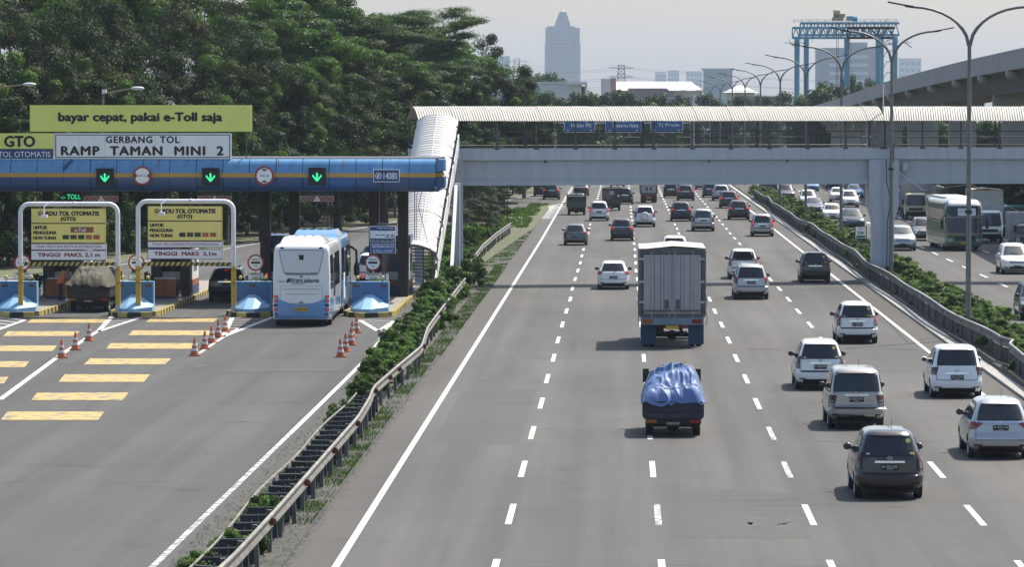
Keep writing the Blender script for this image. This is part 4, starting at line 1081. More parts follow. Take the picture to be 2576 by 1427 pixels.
# islands, one for each gap between lanes
def kerb_mesh(l, m, nm): return MB().box(-l / 2, l / 2, -.1, .1, 0, .22).mesh(nm, m)
KYM = kerb_mesh(.58, KY, 'kerb_block'); KBM = kerb_mesh(.58, KB, 'kerb_block')
ISC = mat('island_concrete', (.24, .215, .18), .9, var=.25, vscale=1.5)
def path_points(P, step):
    out = []; carry = 0.0
    for a, c in zip(P[:-1], P[1:]):
        a = Vector(a); c = Vector(c); L = (c - a).length; t = carry
        while t < L: out.append((a.lerp(c, t / L), math.atan2(c.y - a.y, c.x - a.x))); t += step
        carry = t - L
    return out
PLACE = ['island right of the bus', 'island left of the bus', 'island between the portals', 'leftmost island', 'island outside the frame']
lampM = mat('yellow_lamp', (.55, .42, .14), .35)
for i, X in enumerate(ISL):
    isl = thing('toll_island', 'raised kerbed %s with black and yellow kerb blocks' % PLACE[i], 'traffic island', (X, 0, 0))
    out = [(-1.0, 226), (-1.0, 191.2), (-.62, 190.0), (0, 189.55), (.62, 190.0), (1.0, 191.2), (1.0, 226)]
    MB().slab(out, -.02, .19).build('island_top', ISC, isl)
    seq = path_points([(-1.08, 214, 0), (-1.08, 191.2, 0), (-.68, 189.9, 0), (0, 189.42, 0), (.68, 189.9, 0), (1.08, 191.2, 0), (1.08, 214, 0)], .6)
    for k, (p, a) in enumerate(seq):
        link('kerb_block', KYM if k % 2 else KBM, isl, (p.x, p.y, 0), (0, 0, a + random.uniform(-.02, .02)))
    if i == 4: continue
    # blue crash block with its pale pyramid nose
    w = .86
    cb = thing('crash_block', 'blue concrete crash block with pale pyramid nose on the %s' % PLACE[i], 'crash barrier', (X, 191.35, .19))
    b = MB(); b.box(-w, w, 0, .42, 0, 1.36); b.build('block', BLOCKB, cb)
    b = MB(); b.box(-w - .01, w + .01, -.01, .43, 1.355, 1.375); b.box(w - .035, w + .006, -.006, .426, 0, 1.356); b.build('edge_strip', NOSEB, cb)
    b = MB()
    tz = .78; v = [(-w, -.005, .34), (w, -.005, .34), (w, -.005, .0), (-w, -.005, 0), (.16, -.14, tz), (-.16, -.14, tz), (.10, -1.25, .16), (-.32, -1.25, .16), (.10, -1.25, -.12), (-.32, -1.25, -.12), (-w, -.55, .18), (w, -.45, .22), (-w, -.55, -.1), (w, -.45, -.08), (.16, -.005, tz), (-.16, -.005, tz)]
    b.add(v, [(5, 4, 6, 7), (4, 11, 6), (5, 7, 10), (4, 14, 1, 11), (15, 5, 10, 0), (15, 14, 4, 5), (7, 6, 8, 9), (6, 11, 13, 8), (10, 7, 9, 12), (11, 1, 2, 13), (0, 10, 12, 3)])
    b.build('nose', NOSEB, cb)
    for sx in ((-1, 1) if i != 1 else (0,)):
        pl = MB().box(sx * .62 - .13, sx * .62 + .13, -.014, -.002, 1.12, 1.24).build('hazard_sticker', INK, cb)
        b = MB()
        for k in range(3): b.prism([(sx * .62 - .12 + k * .08, 1.125), (sx * .62 - .08 + k * .08, 1.125), (sx * .62 - .04 + k * .08, 1.235), (sx * .62 - .08 + k * .08, 1.235)], -.018, -.0145)
        b.build('hazard_stripe', AMBER, pl)
    for sx in (-1, 1):
        b = MB(); b.tube([(sx * .58, .2, 1.37), (sx * .58, .2, 1.5)], .02, 5); lp = b.build('lamp_stem', DARK, cb)
        MB().ball((sx * .58, .2, 1.56), .085).build('warning_lamp', lampM, lp, smooth=60)
    if i in (0, 1):
        b = MB(); b.tube([(-.36 if i == 0 else .62, .25, 1.37), (-.36 if i == 0 else .62, .25, 1.52)], .02, 5); s = b.build('beacon_stem', DARK, cb)
        MB().lathe([(.06, 1.52), (.07, 1.62), (.05, 1.72), (.01, 1.74)], 10, 0, Matrix.Translation((-.36 if i == 0 else .62, .25, 0))).build('red_beacon', REDLIT, s)
    # potted plant on the island behind the block
    nr = np.random.default_rng(i); c = np.array([(math.cos(a) * .2, math.sin(a) * .2, .45 + .25 * math.sin(a * 3)) for a in np.linspace(0, 6, 10)])
    pt = thing('potted_plant', 'grassy potted plant behind the crash block, %s' % PLACE[i], 'plant', (X + .25, 192.6, .19))
    MB().lathe([(.18, 0), (.26, .4), (.22, .42)], 12).build('pot', DIRTY_WHITE, pt)
    v, ci = leaf_arrays(nr, 260, c, np.full(len(c), .26), .34, .16, .5, -.6, 1.2); v[:, 2] += .6; link('foliage', leaf_mesh('foliage', v, ['fresh', 'olive'], nr.choice(2, len(ci))), pt)
    # stop disc and plate
    dpx = (938, 643, 343, 56)[i]
    t = disc(dpx, 661, 21, 193.4, 'round red-rimmed stop sign reading Gerbang Tol on the %s' % PLACE[i], name='stop_sign'); r = t['w']
    text(t, 'GERBANG', 0, -.014, r * .38, r * 1.0, r * .2, INK, .01); text(t, 'TOL', 0, -.014, -r * .42, r * .42, r * .2, INK, .01)
    MB().box(-r * .55, r * .55, -.016, -.009, -r * .13, r * .13).build('bar', INK, t)
    MB().tube([(0, .05, r * .5), (0, .05, .2 - t.location.z)], .035, 6).build('post', GALV, t)
    z1 = ZA(687, 193.4) - t.location.z; z0 = ZA(705, 193.4) - t.location.z
    fc = MB().box(-.36, .36, -.02, .02, z0, z1).build('instruction_plate', SIGNW, t)
    for yy, s in ((.27, 'TEMPELKAN'), (-.24, 'KARTU')): text(fc, s, 0, -.024, (z0 + z1) / 2 + yy * (z1 - z0), .58 if yy > 0 else .34, .10, INK, .01)
    b = MB()
    for a, c in (((-.36, z0), (.36, z0 + .02)), ((-.36, z1 - .02), (.36, z1)), ((-.36, z0), (-.34, z1)), ((.34, z0), (.36, z1))): b.box(a[0], c[0], -.023, -.0205, a[1], c[1])
    b.build('plate_border', INK, fc)
    # booth
    bt = thing('toll_booth', 'white toll booth with navy top and orange foot on the %s' % PLACE[i], 'toll booth', (X, 206, .19))
    b = MB(); b.box(-.98, .98, 1.6, 4.6, 0.8, 2.4); b.box(-.98, -.55, 1.45, 1.6, .1, 2.4); b.box(.55, .98, 1.45, 1.6, .1, 2.4); b.build('wall', WHITE, bt)
    MB().box(-1.02, 1.02, 1.40, 4.65, 2.4, 3.0).build('top_band', NAVY, bt)
    MB().box(-.55, .55, 1.52, 1.61, 1.2, 2.15).build('window', GLASS, bt)
    MB().box(-.55, .55, 1.50, 1.60, 2.15, 2.4).build('yellow_strip', YPOLE, bt)
    MB().box(-.55, .55, 1.48, 1.6, .8, 1.2).build('counter', DIRTY_WHITE, bt)
    MB().box(-1.0, 1.0, 1.42, 4.62, .5, .8).build('orange_foot', ORB, bt); MB().box(-1.0, 1.0, 1.42, 4.62, 0, .5).build('blue_foot', NAVY, bt)
    for sx in (-1, 1): MB().box(sx * .98 - .01, sx * .98 + .01, 2.2, 3.8, 1.2, 2.1).build('side_window', GLASS, bt)
    if i in (2, 3):   # reader pillar and orange cabinet
        c = thing('cabinet', 'orange cabinet in front of the booth on the %s' % PLACE[i], 'cabinet', (X - .0, 203.8, .19))
        MB().box(-.5, .5, 0, .5, .12, .98).build('body', ORB, c); MB().box(-.52, .52, -.02, .52, .98, 1.03).build('top', DIRTY_WHITE, c); MB().box(-.005, .005, -.012, 0, .15, .95).build('door_gap', DARK, c)
        MB().box(-.5, .5, .02, .48, 0, .12).build('foot', NAVY, c)
        p = thing('planter_plant', 'dark leafy plant in a pale pot beside the orange cabinet, %s' % PLACE[i], 'plant', (X - .85, 203.0, .19))
        MB().lathe([(.2, 0), (.28, .5), (.24, .52)], 12).build('pot', DIRTY_WHITE, p)
        nr = np.random.default_rng(i + 9); c2 = nr.normal(size=(10, 3)) * [.2, .2, .15] + [0, 0, .95]; v, ci = leaf_arrays(nr, 420, c2, np.full(10, .25), .2, .4, .3); link('foliage', leaf_mesh('foliage', v, ['dark', 'mid'], nr.choice(2, 420)), p)
        pl = thing('reader_pillar', 'black and yellow striped card reader pillar on the %s' % PLACE[i], 'pillar', (X - .75, 198, .19))
        for k in range(6): MB().box(-.16, .16, -.16, .16, k * .28, k * .28 + .28).build('stripe', KY if k % 2 == 0 else KB, pl)
# tariff boards on the right island
t = pboard('tariff_sign', 'navy and white toll tariff table Tarif Tol above the right stop sign', 930, 995, 569, 609, 196.0, NAVY, SIGNW, fr=.02)
w, h = t['w'], t['h']; MB().box(-w + .02, w - .02, -.014, -.009, -h * .55, h * .42).build('table_face', SIGNW, t)
text(t, 'TARIF TOL (Rp)', .12, -.018, h * .72, w * 1.3, h * .22, SIGNW, .01); text(t, 'GOLONGAN', 0, -.02, h * .32, w * .7, h * .1, INK)
b = MB()
for k in range(6): b.box(-w + .04 + k * (2 * w - .08) / 5 - .006, -w + .04 + k * (2 * w - .08) / 5 + .006, -.019, -.0145, -h * .52, h * .2)
for k in range(5):
    x = -w + .04 + (k + .5) * (2 * w - .08) / 5
    if k: b.box(x - .07, x + .07, -.019, -.0145, -h * .18, -h * .05)
    if k > 2: b.box(x - .07, x + .07, -.019, -.0145, -h * .42, -h * .29)
    if not k:
        for q in range(5): b.box(x - .07, x + .07, -.019, -.0145, -h * .45 + q * .09, -h * .42 + q * .09)
b.build('table_print', INK, t)
text(t, '9.500   9.500   11.500   11.500   11.500', 0, -.016, -h * .78, w * 1.75, h * .13, SIGNW)
MB().bar((0, .12, h), (0, .12, .19 - t.location.z), .1).build('post', STEEL, t); MB().box(-.25, .25, 0, .3, h, h + .12).build('head', STEEL, t)
t2 = pboard('balance_sign', 'small plain blue sign with two white lines under the tariff table', 932, 995, 613, 638, 196.0, mat('sign_blue', (.04, .10, .30), .5), SIGNW, fr=.015)
ptext(t2, 'PASTIKAN SALDO', 937, 991, 616, 624, SIGNW, .01); ptext(t2, 'E-TOLL CUKUP', 940, 988, 628, 635, SIGNW, .01)
MB().bar((.1, .1, -.2), (.1, .1, .19 - t2.location.z), .06).build('post', STEEL, t2)
t = pboard('notice_plate', 'small white notice behind the right Tempelkan Kartu plate', 958, 977, 690, 706, 198, SIGNW)
ptext(t, 'PERHATIAN', 960, 975, 692, 695, INK)
# two white portals with height limit bars and automatic-lane boards
PIPE = mat('portal_white_pipe', (.74, .745, .76), .45, var=.08)
def portal(pxl, pxr, pyt, texts, label, sgn):
    Y = 190.6; xl = XA(pxl, Y); xr = XA(pxr, Y); zt = ZA(pyt, Y); cx = (xl + xr) / 2; hw = (xr - xl) / 2
    t = thing('height_portal', label, 'portal', (cx, Y, 0)); rr = .42; r = .105
    def arc(sx): return [Vector((sx * (hw - rr + rr * math.sin(a)), 0, zt - rr + rr * math.cos(a))) for a in [R(90 - 15 * k) if sx < 0 else R(15 * k) for k in range(7)]]
    pts = [Vector((-hw, 0, 2.3))] + arc(-1) + arc(1) + [Vector((hw, 0, 2.3))]
    MB().tube(pts, r, 12).build('pipe_frame', PIPE, t, smooth=60)
    for sx in (-1, 1):
        lg = MB().tube([(sx * hw, 0, .3), (sx * hw, 0, 2.3)], r * 1.12, 12).build('leg', YPOLE, t, smooth=60)
        b = MB(); b.lathe([(.17, .06), (.15, .3), (.12, .5)], 12, 0, Matrix.Translation((sx * hw, 0, 0))); b.box(sx * hw - .28, sx * hw + .28, -.22, .22, 0, .06); b.build('base', GALV, lg, smooth=50)
        for z in (1.5, 2.1): MB().lathe([(r * 1.13, z), (r * 1.15, z + .01), (r * 1.15, z + .03), (r * 1.13, z + .04)], 12, 0, Matrix.Translation((sx * hw, 0, 0)), cap=False).build('strap', RUST, lg)
    # camera arm and sensor
    b = MB(); xc = -hw * .28 - .35; b.tube([(xc + .16, -.0, zt + .12), (xc - .12, -.3, zt - .12), (xc - .12, -.45, zt - .5)], .025, 6); b.box(xc - .22, xc + .05, -.7, -.4, zt - .62, zt - .48); b.build('camera_arm', PIPE, t)
    MB().ball((.25, -.1, zt + .04), .09).build('sensor', PIPE, t)
    def pb(px0, px1, py0, py1, m, nm, fr=None, dy=0):
        x0, z1 = AT(px0, py0, Y); x1, z0 = AT(px1, py1, Y)
        o = MB().box(x0 - cx, x1 - cx, -.05 + dy, .05 + dy, z0, z1).build(nm, m, t)
        if fr:
            b = MB(); f = .022
            for a, c in (((x0 - cx, z0), (x1 - cx, z0 + f)), ((x0 - cx, z1 - f), (x1 - cx, z1)), ((x0 - cx, z0), (x0 - cx + f, z1)), ((x1 - cx - f, z0), (x1 - cx, z1))): b.box(a[0], c[0], -.056, -.0505, a[1], c[1])
            b.build('board_border', fr, o)
        return o
    def pt(o, s, px0, px1, py0, py1, m, bold=.01, dy=-.058):
        x0, z1 = AT(px0, py0, Y); x1, z0 = AT(px1, py1, Y)
        text(o, s, (x0 + x1) / 2 - cx, dy, (z0 + z1) / 2, x1 - x0, z1 - z0, m, bold)
    dx = texts['dx']; dz = texts['dy']
    o = pb(78 + dx, 266 + dx, 524 + dz, 562 + dz, SIGNY, 'title_board', INK)
    pt(o, 'GARDU TOL OTOMATIS', 96 + dx, 250 + dx, 531 + dz, 543 + dz, INK, .07); pt(o, '(GTO)', 153 + dx, 191 + dx, 545 + dz, 558 + dz, INK, .06)
    o = pb(78 + dx, 266 + dx, 562 + dz, 612 + dz, SIGNY, 'user_board', INK)
    for k, s in enumerate(('UNTUK', 'PENGGUNA', 'NON TUNAI')): pt(o, s, 84 + dx, (120, 143, 141)[k] + dx, 568 + dz + 13 * k, 577 + dz + 13 * k, INK, .07)
    if texts.get('banner'):
        x0, z1 = AT(178, 571, Y); x1, z0 = AT(236, 585, Y); bb = MB().box(x0 - cx, x1 - cx, -.056, -.0505, z0, z1).build('ticket_picture', mat('ticket_orange', (.30, .09, .04), .5), o)
        pt(o, 'e-Toll', 188, 216, 574, 583, SIGNW, .02, -.060)
    for k, c in enumerate(((.03, .035, .03), (.12, .04, .03), (.03, .05, .03), (.45, .13, .06), (.40, .10, .04))):
        x0, z1 = AT(158 + dx + k * 19.3, 591 + dz, Y); x1, z0 = AT(174 + dx + k * 19.3, 602 + dz, Y)
        MB().box(x0 - cx, x1 - cx, -.056, -.0505, z0, z1).build('card_picture', mat('card_%d' % k, c, .5), o)
    o = pb(78 + dx + texts.get('s', 0), 268 + dx, 613 + dz, 629 + dz - texts.get('u', 0), SIGNW, 'warning_strip', REDRING)
    pt(o, 'TIDAK MELAYANI BIS/TRUK/ROMBONGAN', 90 + dx, 256 + dx, 617 + dz, 624 + dz, mat('violet_print', (.20, .05, .12), .5), .0)
    if not texts.get('banner'): pb(372, 435, 620, 627, mat('purple_strip', (.10, .07, .22), .5), 'purple_strip', dy=.01)
    tz = texts['tz']
    o = pb(78 + dx, 268 + dx, tz, tz + 25, SIGNW, 'height_limit_board', INK)
    pt(o, texts['lim'], 95 + dx, 252 + dx, tz + 6, tz + 18, REDINK, .055)
    zb1 = ZA(texts['bz'], Y); zb0 = zb1 - .16
    bar = MB().box(-hw + .15, hw - .1, -.05, .05, zb0, zb1).build('limit_bar', KY, t)
    b = MB(); n = 17; L = 2 * hw - .25
    for k in range(n): 
        xa = -hw + .15 + k * L / n; b.prism([(xa, zb0 - .002), (xa + L / n * .45, zb0 - .002), (min(hw - .1, xa + L / n * .85), zb1 + .002), (min(hw - .1, xa + L / n * .4), zb1 + .002)], -.056, .056)
    b.build('bar_stripe', INK, bar)
    b = MB()
    for xx in (-hw * .45, hw * .35, hw * .7): b.tube([(xx, 0, zt - .05), (xx, 0, zb1)], .012, 4)
    b.build('hanger', STEEL, t)
    return t
portal(51, 296, 514, {'dx': 0, 'dy': 0, 'tz': 630, 'bz': 661, 'lim': 'TINGGI  MAKS. 2,1 m', 'banner': True}, 'left white and yellow pipe portal with yellow automatic toll board over the tarped truck lane', -1)
portal(347, 587, 507, {'dx': 293, 'dy': -6, 'tz': 627, 'bz': 661, 'lim': 'TINGGI  MAKS  2,1m', 's': 0}, 'right white and yellow pipe portal with yellow automatic toll board over the black car lane', 1)
# street lamps behind the signs
LAMPH = mat('lamp_head_grey', (.55, .55, .54), .4)
def slamp(px, py, hx, hy, Y, label):
    x, z = AT(px, py, Y); xh, zh = AT(hx, hy, Y)
    t = thing('street_lamp', label, 'street lamp', (x, Y, 0))
    b = MB(); b.tube([(0, 0, 0), (0, 0, z * .5), (0, 0, z - .3), (.06, 0, z), ((xh - x) * .45, 0, zh - .14), (xh - x - .25, 0, zh - .02)], [.09, .075, .05, .045, .04, .035], 8); b.build('pole', mat('rusty_pole', (.20, .15, .10), .7, var=.3), t)
    MB().ball((xh - x + .02, 0, zh), .36, 12, 6, sc3=(1, .42, .28)).build('lamp_head', LAMPH, t, smooth=60)
slamp(258, 236, 345, 222, 214, 'street lamp with pale head on a rusty arm rising behind the yellow banner')
slamp(-45, 240, 73, 212, 214, 'street lamp whose pale head reaches into the left edge of the picture')
x, z = AT(262, 234, 216); t = thing('camera_mast', 'slim mast topped by a small white box behind the yellow banner', 'mast', (x, 216, 0)); MB().tube([(0, 0, 0), (0, 0, z)], .05, 6).build('pole', STEEL, t); MB().box(-.1, .12, -.1, .1, z - .05, z + .2).build('box', WHITE, t)
# cables from the canopy to the stair hood
b = MB(); b.tube([(-9.75, 204, 6.0), (-10.4, 209.2, 5.4), (-10.4, 209.2, 2.9)], .02, 5); b.tube([(-9.75, 204, 5.9), (-10.3, 209.1, 5.2), (-10.3, 209.1, 2.9)], .014, 5); b.tube([(-9.7, 204, 5.9), (-10.2, 209, 4.6), (-9.7, 208.7, 2.7), (-9.15, 208.6, 1.9)], .016, 5)
tag(b.build('loose_cables', BLACK), 'black cables dangling from the canopy end down to the stair hood', 'cables')
# traffic cones
CONEO = mat('cone_orange', (.48, .12, .045), .6, var=.2, vscale=4); CONEW = mat('cone_white', (.62, .62, .60), .5, var=.1)
def cone(x, y, label, group, first=[None]):
    if first[0] is None:
        t = thing('traffic_cone', label, 'traffic cone', (x, y, .004), 0, group)
        b = MB(); b.box(-.21, .21, -.21, .21, 0, .045); b.lathe([(.20, .045), (.165, .18), (.155, .22)], 14); b.build('base', CONEO, t, smooth=40)
        pr = [(.155, .22), (.13, .34), (.128, .34), (.106, .45), (.105, .45), (.083, .56), (.082, .56), (.045, .76), (.03, .80)]
        for k, (a, c) in enumerate(((0, 1), (2, 3), (4, 5), (6, 8))): MB().lathe(pr[a:c + 1], 14).build('band', (CONEW, CONEO, CONEW, CONEO)[k], t, smooth=50)
        first[0] = t
    else:
        t = copy_tree(first[0]); t.location = (x, y, .004); t['label'] = label; t['group'] = group
    t.rotation_euler = (random.uniform(-.03, .03), random.uniform(-.03, .03), random.uniform(0, 3)); t.scale = (.86, .86, .88 * random.uniform(.97, 1.03))
for px, py, lb, g in ((155, 901, 'orange and white cone nearest the camera on the left line', 'left'), (189, 881, 'middle cone of three on the left line', 'left'), (223, 858, 'farthest cone of three on the left line', 'left'),
    (489, 896, 'nearest cone of the row between the portal and the bus', 'mid'), (515, 879, 'second nearest cone of the row left of the bus', 'mid'), (533, 863, 'third cone of the row left of the bus', 'mid'), (549, 849, 'fourth cone of the row left of the bus', 'mid'), (567, 836, 'farthest cone of the row left of the bus by the portal foot', 'mid'),
    (857, 899, 'nearest cone of the cluster right of the bus', 'r'), (869, 885, 'second cone of the cluster right of the bus', 'r'), (884, 869, 'third cone of the cluster right of the bus', 'r'), (885, 852, 'half hidden cone of the cluster right of the bus', 'r'), (897, 838, 'farthest cone of the cluster right of the bus', 'r'),
    (453, 766, 'lone cone at the kerb in front of the booth between the portals', 'n'), (172, 768, 'cone beside the tarped truck at the booth', 'n')):
    x, y = G(px, py); cone(x, y, lb, {'left': 'cones on the left lane line', 'mid': 'row of cones left of the bus', 'r': 'cones right of the bus', 'n': 'cones by the booths'}[g])
# ------------------------------------------------------------------ vehicles
def paint(name, col, metal=0.0, rough=.28): return mat('paint_' + name, col, rough, metal=metal, coat=.8, var=.03, vscale=1.2)
P_WHITE = paint('white', (.78, .785, .78)); P_SILVER = paint('silver', (.42, .43, .44), .55, .32); P_BEIGE = paint('silver_beige', (.36, .35, .32), .5, .34)
P_BLACK = paint('black', (.010, .010, .011)); P_CHAR = paint('charcoal', (.026, .027, .029), .3); P_GREY = paint('grey', (.11, .115, .12), .4)
P_NAVY = paint('navy', (.045, .06, .10), .3); P_TAXI = paint('taxi_blue', (.10, .33, .55)); P_RED = paint('red', (.35, .03, .03)); P_DKGREEN = paint('dark_green', (.03, .06, .05)); P_PLUM = paint('plum', (.06, .035, .04), .3)
P_PALE = paint('pale_green', (.35, .45, .40)); P_YEL = paint('pale_yellow', (.50, .45, .25)); P_TEAL = paint('teal', (.03, .20, .18)); P_BUSG = paint('bus_green', (.04, .15, .07)); P_BLUEB = paint('bus_blue', (.13, .30, .56)); P_BUSW = paint('bus_white', (.77, .775, .77)); P_SAGE = paint('sage', (.20, .235, .18))
PAINTED = {'body', 'tailgate', 'mirror', 'rear_bumper', 'front_bumper', 'spoiler', 'spare_wheel_cover'}

class Shape:
    """a closed car shell: plan outlines stacked in height; also gives points on its faces for lamps, panes and plates"""
    def __init__(s, L, W, H, belt, rear, front, wt, rc=.31, bulge=.07, ins=None):
        s.L, s.W, s.H, s.belt = L, W, H, belt; s.rt, s.ft, s.wt = rear, front, wt; s.rcv = rc; s.bg = bulge
        s.insv = ins or [(0, 0), (H - .17, 0), (H - .11, .018), (H - .06, .05), (H - .022, .11), (H - .004, .20), (H, .34)]
    def it(s, tab, z): return float(np.interp(z, [a for a, _ in tab], [b for _, b in tab]))
    def ins(s, z): return s.it(s.insv, z)
    def w(s, z): return s.it(s.wt, z) * s.W / 2 - s.ins(z)
    def ry(s, z): return -s.L / 2 + s.it(s.rt, z) + s.ins(z)
    def fy(s, z): return s.L / 2 - s.it(s.ft, z) - s.ins(z)
    def rc(s, z): return min(s.rcv, s.w(z) * .45)
    def cor(s, x, z):
        r = s.rc(z); e = abs(x) - (s.w(z) - r)
        return 0 if e <= 0 else r - math.sqrt(max(0.0, r * r - e * e))
    def rear(s, u, z, off=0): x = u * s.w(z); return Vector((x * (1 + off * .0), s.ry(z) + s.bg * u * u + s.cor(x, z) - off, z))
    def frontp(s, u, z, off=0): x = u * s.w(z); return Vector((x, s.fy(z) - s.bg * 1.6 * u * u - s.cor(x, z) + off, z))
    def side(s, sg, y, z, off=0):
        r = s.rc(z); x = s.w(z); y0 = s.ry(z) + s.bg + r; y1 = s.fy(z) - s.bg * 1.6 - r
        d = 0
        if y < y0: d = min(r, y0 - y)
        if y > y1: d = min(r, y - y1)
        return Vector((sg * (x - (r - math.sqrt(max(0, r * r - d * d))) + off), y, z))
    def loop(s, z):
        r = s.rc(z); w = s.w(z); xs = [-(w - r) - r * math.sin(R(a)) for a in (90, 67.5, 45, 22.5, 0)]
        full = xs + [(w - r) * k for k in (-.6, -.2, .2, .6)] + [-x for x in xs[::-1]]
        rp = [s.rear(x / w, z) for x in full]; fp = [s.frontp(x / w, z) for x in full[::-1]]
        a = rp[-1]; c = fp[0]; sr = [Vector((w, a.y + (c.y - a.y) * k / 9, z)) for k in range(1, 9)]
        a = fp[-1]; c = rp[0]; sl = [Vector((-w, a.y + (c.y - a.y) * k / 9, z)) for k in range(1, 9)]
        return rp + sr + fp + sl
    def levels(s):
        z = sorted({round(q, 4) for t in (s.rt, s.ft, s.wt, s.insv) for q, _ in t if q >= s.rt[0][0] - 1e-6 and q <= s.H + 1e-6}); return z
    def shell(s):
        mb = MB(); zs = s.levels(); n = 0; vs = []; fs = []
        for z in zs: lp = s.loop(z); n = len(lp); vs += lp
        for i in range(len(zs) - 1):
            for k in range(n): fs.append((i * n + k, i * n + (k + 1) % n, (i + 1) * n + (k + 1) % n, (i + 1) * n + k))
        fs.append(tuple(range(n - 1, -1, -1))); fs.append(tuple(range((len(zs) - 1) * n, len(zs) * n)))
        return mb.add(vs, fs)
    def patch(s, mb, face, c, nu=8, nv=4, off=.012, mi=0, rnd=0.0, thick=.03):
        """panel on a face; c = four corners (a, z): lower left, lower right, upper right, upper left"""
        (a0, z0), (a1, z1), (a2, z2), (a3, z3) = c
        fn = {'r': s.rear, 'f': s.frontp}.get(face) or (lambda a, z, o: s.side(1 if face == '+' else -1, a, z, o))
        def P(u, v, o):
            if rnd:
                x = 2 * u - 1; y = 2 * v - 1; q = rnd * .5
                x, y = x * math.sqrt(1 - q * y * y), y * math.sqrt(1 - q * x * x); u = (x + 1) / 2; v = (y + 1) / 2
            a = (a0 * (1 - u) + a1 * u) * (1 - v) + (a3 * (1 - u) + a2 * u) * v; z = (z0 * (1 - u) + z1 * u) * (1 - v) + (z3 * (1 - u) + z2 * u) * v
            return fn(a, z, o)
        mb.grid(lambda u, v: P(u, v, off), nu, nv, mi)
        B = [(i / nu, 0) for i in range(nu)] + [(1, j / nv) for j in range(nv)] + [(1 - i / nu, 1) for i in range(nu)] + [(0, 1 - j / nv) for j in range(nv)]
        m = len(B); mb.add([P(u, v, off) for u, v in B] + [P(u, v, off - thick) for u, v in B], [(k, k + m, (k + 1) % m + m, (k + 1) % m) for k in range(m)], mi)
        return mb
def sym(c): return [(-a, z) for a, z in (c[1], c[0], c[3], c[2])]
def wheel_mesh(r, w, rimr):
    Mx = Matrix.Rotation(R(90), 4, 'Y')
    t = MB().lathe([(rimr, -w / 2), (r * .94, -w / 2), (r, -w * .36), (r, w * .36), (r * .94, w / 2), (rimr, w / 2)], 18, 0, Mx, cap=False).mesh('tyre', RUBBER, 40)
    b = MB(); b.lathe([(.001, w * .30), (rimr * .3, w * .36), (rimr * .8, w * .30), (rimr, w * .5), (rimr, -w * .5), (.001, -w * .2)], 18, 0, Mx)
    rm = b.mesh('rim', RIM, 40)
    return t, rm
WH = {}
def add_wheels(t, W, yr, yf, r, w=.19, inset=.0, rimr=None, dual=False, rimm=None):
    k = (r, w)
    if k not in WH: WH[k] = wheel_mesh(r, w, rimr or r * .64)
    for y in (yr, yf):
        for sx in (-1, 1):
            x = sx * (W / 2 - w / 2 - inset)
            h = link('wheel', WH[k][0], t, (x, y, r), (0, 0, 0 if sx > 0 else math.pi)); o = link('rim', WH[k][1], h)
            if dual and y == yr: link('wheel', WH[k][0], t, (x - sx * (w + .04), y, r))
def boolean_arches(o, W, ys, r):
    cut = MB()
    for y in ys:
        for sx in (-1, 1):
            cut.lathe([(r, -.17), (r, .17)], 24, 0, Matrix.Translation((sx * (W / 2 - .09), y, r * .86)) @ Matrix.Rotation(R(90), 4, 'Y'))
    c = cut.build('cut', DARK); md = o.modifiers.new('arch', 'BOOLEAN'); md.operation = 'DIFFERENCE'; md.object = c; md.solver = 'EXACT'
    if hasattr(md, 'material_mode'): md.material_mode = 'TRANSFER'
    dg = bpy.context.evaluated_depsgraph_get(); me = bpy.data.meshes.new_from_object(o.evaluated_get(dg)); me.name = 'body'
    o.modifiers.clear(); old = o.data; o.data = me; bpy.data.meshes.remove(old); cd = c.data; bpy.data.objects.remove(c); bpy.data.meshes.remove(cd)
    return o

